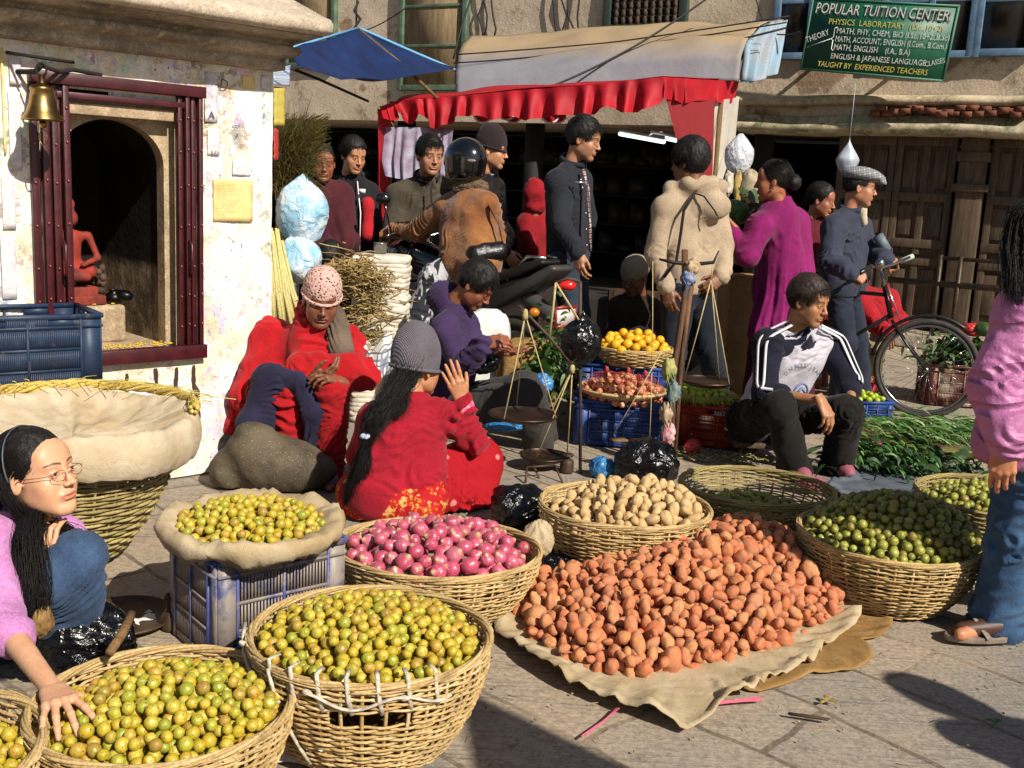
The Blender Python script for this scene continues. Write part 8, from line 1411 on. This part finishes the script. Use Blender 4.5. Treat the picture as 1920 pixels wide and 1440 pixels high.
# 9 cream hoodie
m9 = Person('man with thick black hair in a cream hooded jacket, seen from behind', dict(hd=(1292, 305, 6.66), nk=(1303, 346, 6.72), a=(1246, 392, 6.62), ae=(1228, 475, 6.56), aw=(1250, 540, 6.46), b=(1340, 385, 6.84), be=(1358, 462, 6.8), bw=(1352, 522, 6.66), pv=(1292, 535, 6.74), ak=(1262, 660, 6.66), aa=(1252, 785, 6.72), bk=(1328, 650, 6.82), ba=(1348, 730, 7.1), at=(1240, 800, 6.6), bt=(1350, 760, 7.0)), '744c36', yaw=-128, pitch=4, hs=1.06)
m9.hand(-1, m9.J['aw'], A(.2, -.2, -.9), A(-.5, -.8, 0), 'relax', 1.05); m9.hand(1, m9.J['bw'], A(-.5, -.4, -.3), A(.5, -.6, .4), 'relax', 1.05); m9.build().hair(seed=9, vol=.028, length=.07, sweep=(0, .3, -.6), face_cut=-.012); J = m9.J; M_CR = cloth('cream_hoodie', 'a8957c', c2='8e7c68')
m9.jacket('hoodie', M_CR, t=.02, r=(.075, .066, .054), amp=.011, lam=.09, seed=17, w=.98, belly=.01, hem=(P(1290, 552, 6.7), (0, 0, -1), .02), extra=lambda F, s: (F.ell(P(1330, 385, 6.66), (.13, .085, .10), .04), F.rc(P(1262, 356, 6.68), P(1348, 352, 6.82), .062, .062, .04), F.rc(P(1290, 345, 6.62), P(1335, 345, 6.66), .055, .055, .04), F.ell(P(1308, 335, 6.76), (.09, .07, .05), .02, 1)))
for i, pts in enumerate(([(1302, 362, 6.60), (1282, 395, 6.50), (1276, 440, 6.46), (1268, 490, 6.44), (1245, 520, 6.42)], [(1302, 362, 6.60), (1320, 368, 6.55), (1340, 395, 6.53), (1345, 405, 6.54)])): m = MB(); m.tube(D3(*pts), .010 if i == 0 else .005, 6); obj('dark_piping', m, C('1c1618'), m9.root)
obj('inner_hood', (lambda m: (m.sph(P(1318, 362, 6.74), (.085, .07, .035), 20, 12), m)[1])(MB()), C('2e2230'), m9.root)
m9.trousers(C('1c2230', '12161e'), r=(.102, .085, .08), amp=.01, seed=4); [m9.shoe(k, plain('dark_shoe', '1a1614', .6)) for k in 'ab']
# 10 denim jacket man
m10 = Person('tall young man in a black denim jacket standing in front of the stall', dict(hd=(1095, 262, 7.05), nk=(1074, 312, 7.12), a=(1046, 342, 6.94), ae=(1052, 420, 6.86), aw=(1084, 474, 6.80), b=(1086, 338, 7.28), be=(1100, 410, 7.35), bw=(1095, 470, 7.2), pv=(1066, 480, 7.14), ak=(1072, 590, 7.08), aa=(1072, 700, 7.1), bk=(1084, 590, 7.25), ba=(1086, 700, 7.3), at=(1090, 712, 7.0), bt=(1110, 710, 7.2)), 'a97b5f', yaw=72, pitch=12, hs=1.05)
m10.hand(-1, m10.J['aw'], A(.15, -.1, -1), A(-.7, -.7, 0), 'hang', 1.05); m10.build().hair(seed=10, vol=.022, length=.05, sweep=(0, .5, .1)); J = m10.J; M_DN = cloth('black_denim', '22252e', c2='171920'); m10.jacket('denim_jacket', M_DN, t=.024, r=(.078, .066, .055), amp=.009, lam=.06, seed=10, hem=(P(1060, 492, 7.1), (0, 0, -1), .02)); collar(m10, M_DN, .07, h_=.04, op=.5)
m10.trousers(C('2e3a48', '222c38'), r=(.098, .08, .075), seed=2); [m10.shoe(k, plain('dark_shoe', '1a1614', .6)) for k in 'ab']
m = MB(); ft_ = P(1099, 345, 6.98); m.tube(D3((1094, 318, 6.98), (1102, 350, 6.93), (1106, 400, 6.92), (1107, 470, 6.92)), .012, 6, flat=.4); obj('shirt_front', m, plaid('print_shirt', '8a3038', 'c0b8b0', '2a2a3a', 60, .4), m10.root)
m = MB(); [m.sph(P(x, y, 6.86), (.008,)*3, 8, 6) for x, y in ((1089, 337), (1098, 400), (1099, 430), (1100, 460), (1092, 352))]; m.box(P(1086, 342, 6.845), (.07, .01, .012)); obj('pocket_buttons', m, plain('metal_button', 'a8a8a4', .3, metal=.8), m10.root)
# 11 beanie and leather jacket
m11 = Person('man in a dark brown knit cap and black leather jacket behind the rider', dict(hd=(923, 282, 7.85), nk=(912, 330, 7.95), a=(900, 358, 7.78), ae=(926, 420, 7.72), aw=(946, 472, 7.6), b=(925, 352, 8.12), be=(935, 420, 8.1), bw=(960, 460, 7.9), pv=(912, 480, 7.95), ak=(915, 580, 7.9), aa=(915, 700, 7.9), bk=(925, 580, 8.05), ba=(925, 700, 8.1)), 'b88664', yaw=78, pitch=6, hs=1.05)
m11.hand(-1, m11.J['aw'], A(.5, -.2, -.5), A(-.3, -.8, .3), 'relax', 1.05); m11.build().hair(seed=12, vol=.006, length=.02); n = NT('black_leather', .32, 0, .5); n.col(hexc('121114')); n.bump(n.noise(16, 6, .6), .7, .014); m11.jacket('leather_jacket', n.m, t=.026, r=(.08, .07, .058), amp=.012, lam=.06, seed=2); collar(m11, n.m, .07, h_=.04, op=.4); m11.trousers(C('16161a')); beanie(m11, knit('brown_knit', '35282c', '241b1e', 60), top=.045, zf=.055, zb=-.02, vol=.014); M_LT = n.m
# 12 motorcycle rider
m12 = Person('motorcycle rider in a glossy black helmet and brown suede jacket, seen from behind', dict(hd=(872, 308, 7.24), nk=(880, 358, 7.28), a=(842, 388, 7.34), ae=(785, 432, 7.52), aw=(738, 434, 7.72), b=(912, 384, 7.12), be=(930, 445, 7.25), bw=(880, 470, 7.5), pv=(882, 490, 7.10), ak=(812, 520, 7.12), aa=(780, 605, 7.12), bk=(850, 520, 7.6), ba=(830, 620, 7.6), at=(750, 620, 7.1)), '976448', yaw=-140, pitch=0, hs=1.04, base=A(-.3, 7.15, 0))
m12.hand(-1, m12.J['aw'], A(-.8, .3, -.15), A(-.1, -.6, .7), 'grip', 1.1); m12.build(); J = m12.J
n = NT('brown_suede', .8, 0, .25); n.col(n.mix(n.ramp(n.noise(7, 6, .65), .36, .64), hexc('6e3f1e'), hexc('8e5e32'))); n.bump(n.noise(14, 6, .62), .8, .018, n.bump(n.noise(150, 2), .3, .002)); n.b.inputs['Sheen Weight'].default_value = .3; M_SU = n.m
m12.jacket('suede_jacket', M_SU, t=.026, r=(.082, .075, .058), amp=.011, lam=.05, seed=23, w=1.12, belly=.015); sdfobj(m12, 'fur_collar', [(P(858, 352, 7.22), P(905, 350, 7.18), .04, .04, .03), (P(872, 345, 7.2), P(890, 343, 7.2), .045, .045, .03)], plain('brown_fur', '4a3a2a', .95, '6e5a42', 60, bs=120, bd=.01), h=.006, post=lambda m: (m.V.__setitem__(0, m.V[0]+vnorm(m.V[0], m.F[0])*(.006*noise(m.V[0]*110))[:, None]), m)[1])
n = NT('camo', .85, 0, .2); v = n.map((1, 1, .45), (.0, .6, .3)); a_ = n.noise(15, 2, .4, v, 1.2); n.col(n.mix(n.ramp(a_, .5, .53), hexc('2e2e34'), hexc('b4b4b8'))); n.bump(n.noise(20, 5), .6, .01); m12.trousers(n.m, r=(.105, .09, .085), amp=.012, seed=6)
m12.shoe('a', plain('dark_shoe', '1a1614', .6)); m = MB(); d_ = J['aw']; m.sph(d_+A(-.03, .0, .01), (.035, .03, .03), 14, 10); obj('glove', m, plain('pale_glove', 'a8a0b0', .7), m12.root)
F = Fld((-.18, -.19, -.19), (.18, .2, .2), .006); F.ell((0, -.005, .035), (.128, .152, .135), .01); F.ell((0, .0, -.055), (.112, .135, .08), .05); F.plane((0, 0, -.105), (0, 0, -1), .012); F.ell((0, .15, .0), (.085, .09, .055), .012, 1); obj('helmet', local_mesh(m12, F), M_GL, m12.root)
F = Fld((-.16, 0, -.1), (.16, .2, .12), .006); F.ell((0, .01, .01), (.122, .152, .075), .01); F.plane((0, .06, 0), (0, -1, 0), .004); obj('visor', local_mesh(m12, F), M_GL, m12.root)
m = MB(); e_ = P(884, 301, 7.085); m.sph(e_, (.03, .006, .010), 14, 8); obj('helmet_badge', m, plain('badge', '7a6a70', .3), m12.root)
bg = thing('shoulder_bag', 'black leather bag slung low on the rider\'s hip', 'bag', P(915, 490, 6.95)); F = Fld(P(915, 470, 6.95)-.3, P(915, 470, 6.95)+.3, .008); F.rc(P(893, 478, 6.95), P(935, 470, 7.), .07, .065, .04); V, Q = F.mesh(); m = MB(); m.add(V+vnorm(V, Q)*(.008*noise(V*18))[:, None], Q); obj('bag_body', m, M_LT, bg); m = MB(); m.tube(D3((945, 470, 6.98), (935, 420, 7.0), (915, 385, 7.02)), .014, 6, flat=.3); obj('strap', m, M_LT, bg)
# 13 olive jacket man
m13 = Person('man in an olive jacket with dark collar standing behind the motorcycle', dict(hd=(806, 292, 8.1), nk=(800, 340, 8.2), a=(748, 368, 8.2), ae=(736, 440, 8.1), aw=(770, 490, 7.95), b=(846, 362, 8.25), be=(862, 440, 8.15), bw=(840, 490, 8.0), pv=(797, 490, 8.25), ak=(780, 600, 8.2), aa=(780, 690, 8.2), bk=(815, 600, 8.3), ba=(815, 690, 8.3)), 'a5765b', yaw=28, pitch=8, hs=1.12, jaw=1.12); m13.build().hair(seed=13, vol=.018, length=.05, sweep=(.3, .2, -.1)); M_OL = cloth('olive', '4a4236', c2='383228'); m13.jacket('jacket', M_OL, t=.036, r=(.09, .08, .066), amp=.013, lam=.07, seed=13, w=1.15, belly=.025); collar(m13, C('1c1a1c'), .075, h_=.035, op=.35); m13.trousers(C('16161a'))
m = MB(); m.tube(D3((808, 350, 8.03), (810, 400, 8.0), (808, 480, 8.02)), .006, 5); obj('zip', m, C('1c1a1c'), m13.root)
# 14 black and red jacket man
m14 = Person('man with swept back hair in a black jacket with red trim behind the maroon shawl', dict(hd=(663, 292, 8.3), nk=(664, 338, 8.4), a=(638, 360, 8.35), ae=(640, 430, 8.3), aw=(650, 480, 8.2), b=(692, 362, 8.5), be=(704, 430, 8.5), bw=(700, 480, 8.4), pv=(665, 490, 8.4), ak=(660, 590, 8.4), aa=(660, 680, 8.4), bk=(680, 590, 8.45), ba=(680, 680, 8.45)), 'b4815f', yaw=38, pitch=16, hs=1.04); m14.build().hair(seed=15, vol=.02, length=.08, sweep=(0, -1.2, -.5), messy=.15); m14.jacket('jacket', C('1e1c20', '141216'), t=.022, r=(.075, .066, .056), seed=14); collar(m14, C('26242a'), .066, h_=.03, op=.5); m14.trousers(C('16161a')); J = m14.J
sdfobj(m14, 'red_panel', [(P(690, 380, 8.27), P(690, 440, 8.25), .045, .05, .03)], C('b01c28'), h=.009, bones=[(P(690, 350, 8.3), P(692, 440, 8.3))], amp=.01); m = MB(); m.box(P(679, 358, 8.2), (.05, .012, .03)); m.tube(D3((670, 340, 8.3), (676, 400, 8.18), (674, 470, 8.2)), .005, 5); obj('trim', m, plain('white_trim', 'd8d0d4', .8), m14.root)
# 15 maroon shawl woman
w15 = Person('woman wrapped in a dark maroon shawl behind the pale blue bags', dict(hd=(606, 306, 7.6), nk=(602, 352, 7.7), a=(566, 372, 7.7), ae=(555, 450, 7.6), aw=(600, 470, 7.5), b=(636, 368, 7.7), be=(648, 450, 7.6), bw=(610, 475, 7.5), pv=(604, 490, 7.75), ak=(590, 600, 7.7), aa=(590, 690, 7.75), bk=(620, 600, 7.7), ba=(620, 690, 7.75)), '86523b', yaw=16, pitch=10, hs=1.0, fem=1); w15.build(); J = w15.J; hc, hb = MB(), MB(); hair_short(hb, hc, w15.R, w15.c, w15.hs, vol=.009, n=900, length=.07, seed=5, sweep=(.5, -1.3, -.4), messy=.08); hc.F += [f+hc.n for f in hb.F]; hc.V += hb.V; obj('hair', hc, HM, w15.root)
def wrap(p, mat, lowpx, k=12, amp=.02, seed=0, r=.1, name='shawl'):
    J = p.J; low = P(*lowpx); cz = (J['a']+J['b'])/2
    return sdfobj(p, name, [(J['a'], J['b'], r*.9, r*.9, .05), (J['nk']-A(0, 0, .03), J['nk']+A(0, 0, .02), .085, .06, .04), (J['a'], J['a']*A(1, 1, 0)+A(-.03, 0, low[2]), r, r*1.15, .06), (J['b'], J['b']*A(1, 1, 0)+A(.03, 0, low[2]), r, r*1.15, .06), (J['nk']-A(0, 0, .15), cz*A(1, 1, 0)+A(0, 0, low[2]), .15, .18, .08), (J['a'], J['ae'], .08, .085, .05), (J['ae'], J['aw'], .085, .075, .05), (J['b'], J['be'], .08, .085, .05), (J['be'], J['bw'], .085, .075, .05)], mat, h=.010, cuts=((low, (.05, 0, -1), .02),), post=lambda m: vfold(m, cz, k, amp, seed, (cz[2], low[2])))
wrap(w15, cloth('maroon_shawl', '4a1a22', c2='36121a'), (600, 520, 7.7), seed=4); sdfobj(w15, 'skirt', [(P(604, 500, 7.75), P(604, 660, 7.75), .15, .17, .05)], C('2a1820'), h=.013, post=lambda m: vfold(m, w15.J['pv'], 12, .015, 4))
# 16 woman partly hidden by the cap man
w16 = Person('dark haired woman half hidden behind the man in the flat cap', dict(hd=(1540, 376, 8.2), nk=(1530, 420, 8.3), a=(1508, 440, 8.2), ae=(1510, 490, 8.2), aw=(1540, 510, 8.1), b=(1555, 440, 8.45), be=(1560, 490, 8.4), bw=(1545, 520, 8.2), pv=(1532, 540, 8.35), ak=(1532, 640, 8.3), aa=(1532, 720, 8.3), bk=(1545, 640, 8.4), ba=(1545, 720, 8.4)), '97644b', yaw=62, pitch=10, hs=.98, fem=1); w16.build().hair(seed=31, vol=.014, length=.07, sweep=(0, -1.2, -.4), messy=.1); wrap(w16, C('6a1620', '4a1018'), (1530, 600, 8.3), seed=7)
# 17 bending person in red behind the bicycle
c17 = Person('person in a red jacket and beige trousers bending down behind the bicycle', dict(hd=(1608, 525, 8.5), nk=(1618, 548, 8.35), a=(1612, 565, 8.15), ae=(1640, 605, 8.0), aw=(1660, 620, 7.9), b=(1665, 560, 8.45), be=(1685, 600, 8.2), bw=(1672, 615, 8.0), pv=(1630, 620, 8.35), ak=(1600, 650, 8.0), aa=(1602, 705, 8.1), bk=(1640, 655, 8.1), ba=(1640, 705, 8.2), at=(1590, 715, 8.0), bt=(1630, 715, 8.1)), '97644b', yaw=20, pitch=40, hs=.95, sc=.85, base=A(2.8, 8.2, 0)); c17.hand(-1, c17.J['aw'], A(.3, -.3, -.9), A(0, -1, 0), 'relax', .95); c17.build().hair(seed=33, vol=.012); c17.jacket('jacket', C('a01420', '7c0f18'), t=.03, r=(.085, .075, .06), amp=.012, seed=4); c17.trousers(C('8a8064', '70684e'), r=(.10, .085, .075)); [c17.shoe(k, plain('red_shoe', '9a2430', .6), .13) for k in 'ab']
# 18 child with red hood
c18 = Person('small child in a red hooded jacket beside the man in black denim', dict(hd=(1005, 372, 7.9), nk=(1000, 405, 7.95), a=(985, 418, 7.85), ae=(988, 450, 7.8), aw=(1000, 475, 7.75), b=(1018, 415, 8.05), be=(1022, 450, 8.), bw=(1015, 475, 7.9), pv=(1000, 480, 7.95), ak=(1000, 560, 7.9), aa=(1000, 640, 7.9), bk=(1012, 560, 8.), ba=(1012, 640, 8.)), '97644b', yaw=150, hs=.82, sc=.75); c18.build(); F = Fld((-.16, -.18, -.16), (.16, .16, .22), .007); F.ell((0, -.02, .04), (.105, .125, .12), .01); F.ell((0, -.06, .13), (.05, .06, .05), .05); F.ell((0, -.02, -.08), (.10, .11, .06), .05); F.ell((0, .12, 0), (.07, .07, .09), .02, 1); obj('hood', local_mesh(c18, F, 1, .008, 20), C('8e101a', '6c0c14'), c18.root); c18.jacket('jacket', C('8e101a', '6c0c14'), t=.035, amp=.012, seed=5); c18.trousers(C('2a1e1a'))
# 19 seated vendor in the shade
v19 = Person('vendor in a pale cloth cap sitting low in the shade behind the oranges', dict(hd=(1190, 520, 7.4), nk=(1188, 560, 7.5), a=(1160, 580, 7.4), ae=(1152, 630, 7.3), aw=(1185, 625, 7.15), b=(1220, 580, 7.5), be=(1225, 630, 7.4), bw=(1200, 630, 7.2), pv=(1188, 668, 7.55), ak=(1165, 650, 7.15), aa=(1165, 735, 7.2), bk=(1210, 655, 7.2), ba=(1210, 735, 7.3)), '744c36', yaw=-40, pitch=20, hs=1.0); v19.hand(-1, v19.J['aw'], A(.5, -.3, -.3), A(0, -.6, .8), 'relax'); v19.build().hair(seed=41, vol=.006); v19.jacket('jacket', C('2e2018', '1e1510'), t=.03, seed=3); v19.trousers(C('5a4858', '463846'), r=(.12, .10, .1), amp=.012); beanie(v19, C('9a9078', '7c745e'), top=.01, zf=.05, zb=-.02, vol=.016, rim=False, name='cloth_cap'); m = MB(); m.sph(P(1200, 640, 7.1), (.12, .08, .09), 30, 20, fn=lambda g_: g_*(1+.25*noise(g_*3))[:, None]); tag(obj('white_bundle', m, plain('white_bundle', 'a8a090', .85, '8a8272', 20, bs=30, bd=.01)), 'crumpled off-white bundle in the shaded vendor\'s lap', 'bundle')
# 20 someone low behind the crocheted cap
c20 = Person('dark haired person crouching behind the person in the crocheted cap', dict(hd=(622, 487, 6.6), nk=(622, 528, 6.7), a=(600, 545, 6.7), ae=(595, 600, 6.6), aw=(610, 620, 6.5), b=(648, 545, 6.7), be=(655, 600, 6.6), bw=(640, 620, 6.5), pv=(622, 640, 6.8), ak=(600, 640, 6.4), aa=(600, 740, 6.5), bk=(640, 640, 6.4), ba=(640, 740, 6.5)), '86523b', yaw=170, hs=.9, sc=.85); c20.build().hair(seed=51, vol=.014, n=1500, face_cut=-.02); c20.jacket('jacket', C('2a1a24'), t=.02); c20.trousers(C('16161a'))
# people just outside the frame whose shadows fall into it
def bystander(x, y, label, c1, c2, H=1.66, yaw=200, seed=0):
    q = lambda a_, b_, z: A(x+a_, y+b_, z*H/1.66)
    p = Person(label, dict(hd=q(0, .02, 1.55), nk=q(0, 0, 1.38), a=q(-.17, 0, 1.34), ae=q(-.24, 0, 1.06), aw=q(-.22, .1, .84), b=q(.17, 0, 1.34), be=q(.24, 0, 1.06), bw=q(.22, .08, .84), pv=q(0, 0, .9), ak=q(-.09, .03, .5), aa=q(-.1, 0, .09), bk=q(.09, .03, .5), ba=q(.1, 0, .09), at=q(-.11, .15, .04), bt=q(.11, .15, .04)), '97644b', yaw=yaw, base=A(x, y, 0)); p.hand(1, p.J['aw'], A(0, .1, -1), A(-1, 0, 0), 'hang'); p.hand(-1, p.J['bw'], A(0, .1, -1), A(1, 0, 0), 'hang'); p.build().hair(seed=seed); p.jacket('jacket', C(c1), t=.025, seed=seed); p.trousers(C(c2)); [p.shoe(k, plain('dark_shoe', '1a1614', .6)) for k in 'ab']
aw = thing('awning', 'small cloth awning on poles behind and right of the viewpoint', 'awning', A(2.6, -.6, 0))  # unseen sheet added only to throw the shadow wedge on the near paving
m = MB(); m.prism([(2.0, .31), (3.55, -1.05), (2.5, -1.9), (2.2, -1.1)], A(0, 0, 2.6), A(1, 0, 0), A(0, 1, 0), A(0, 0, 1), .02); obj('canvas', m, M_TC, aw, smooth=False)
for x_, y_ in ((2.08, .2), (3.45, -1.02), (2.5, -1.8)): m = MB(); m.tube([A(x_, y_, 0), A(x_, y_, 2.6)], .02, 8); obj('pole', m, M_WD, aw)
bystander(2.62, 1.42, 'bystander in a grey jacket right of the picture frame', '4a4a50', '2a2620', seed=2); bystander(3.35, 3.55, 'bystander in a dark green jacket right of the pink padded jacket', '2c3a30', '1c1c20', seed=3)
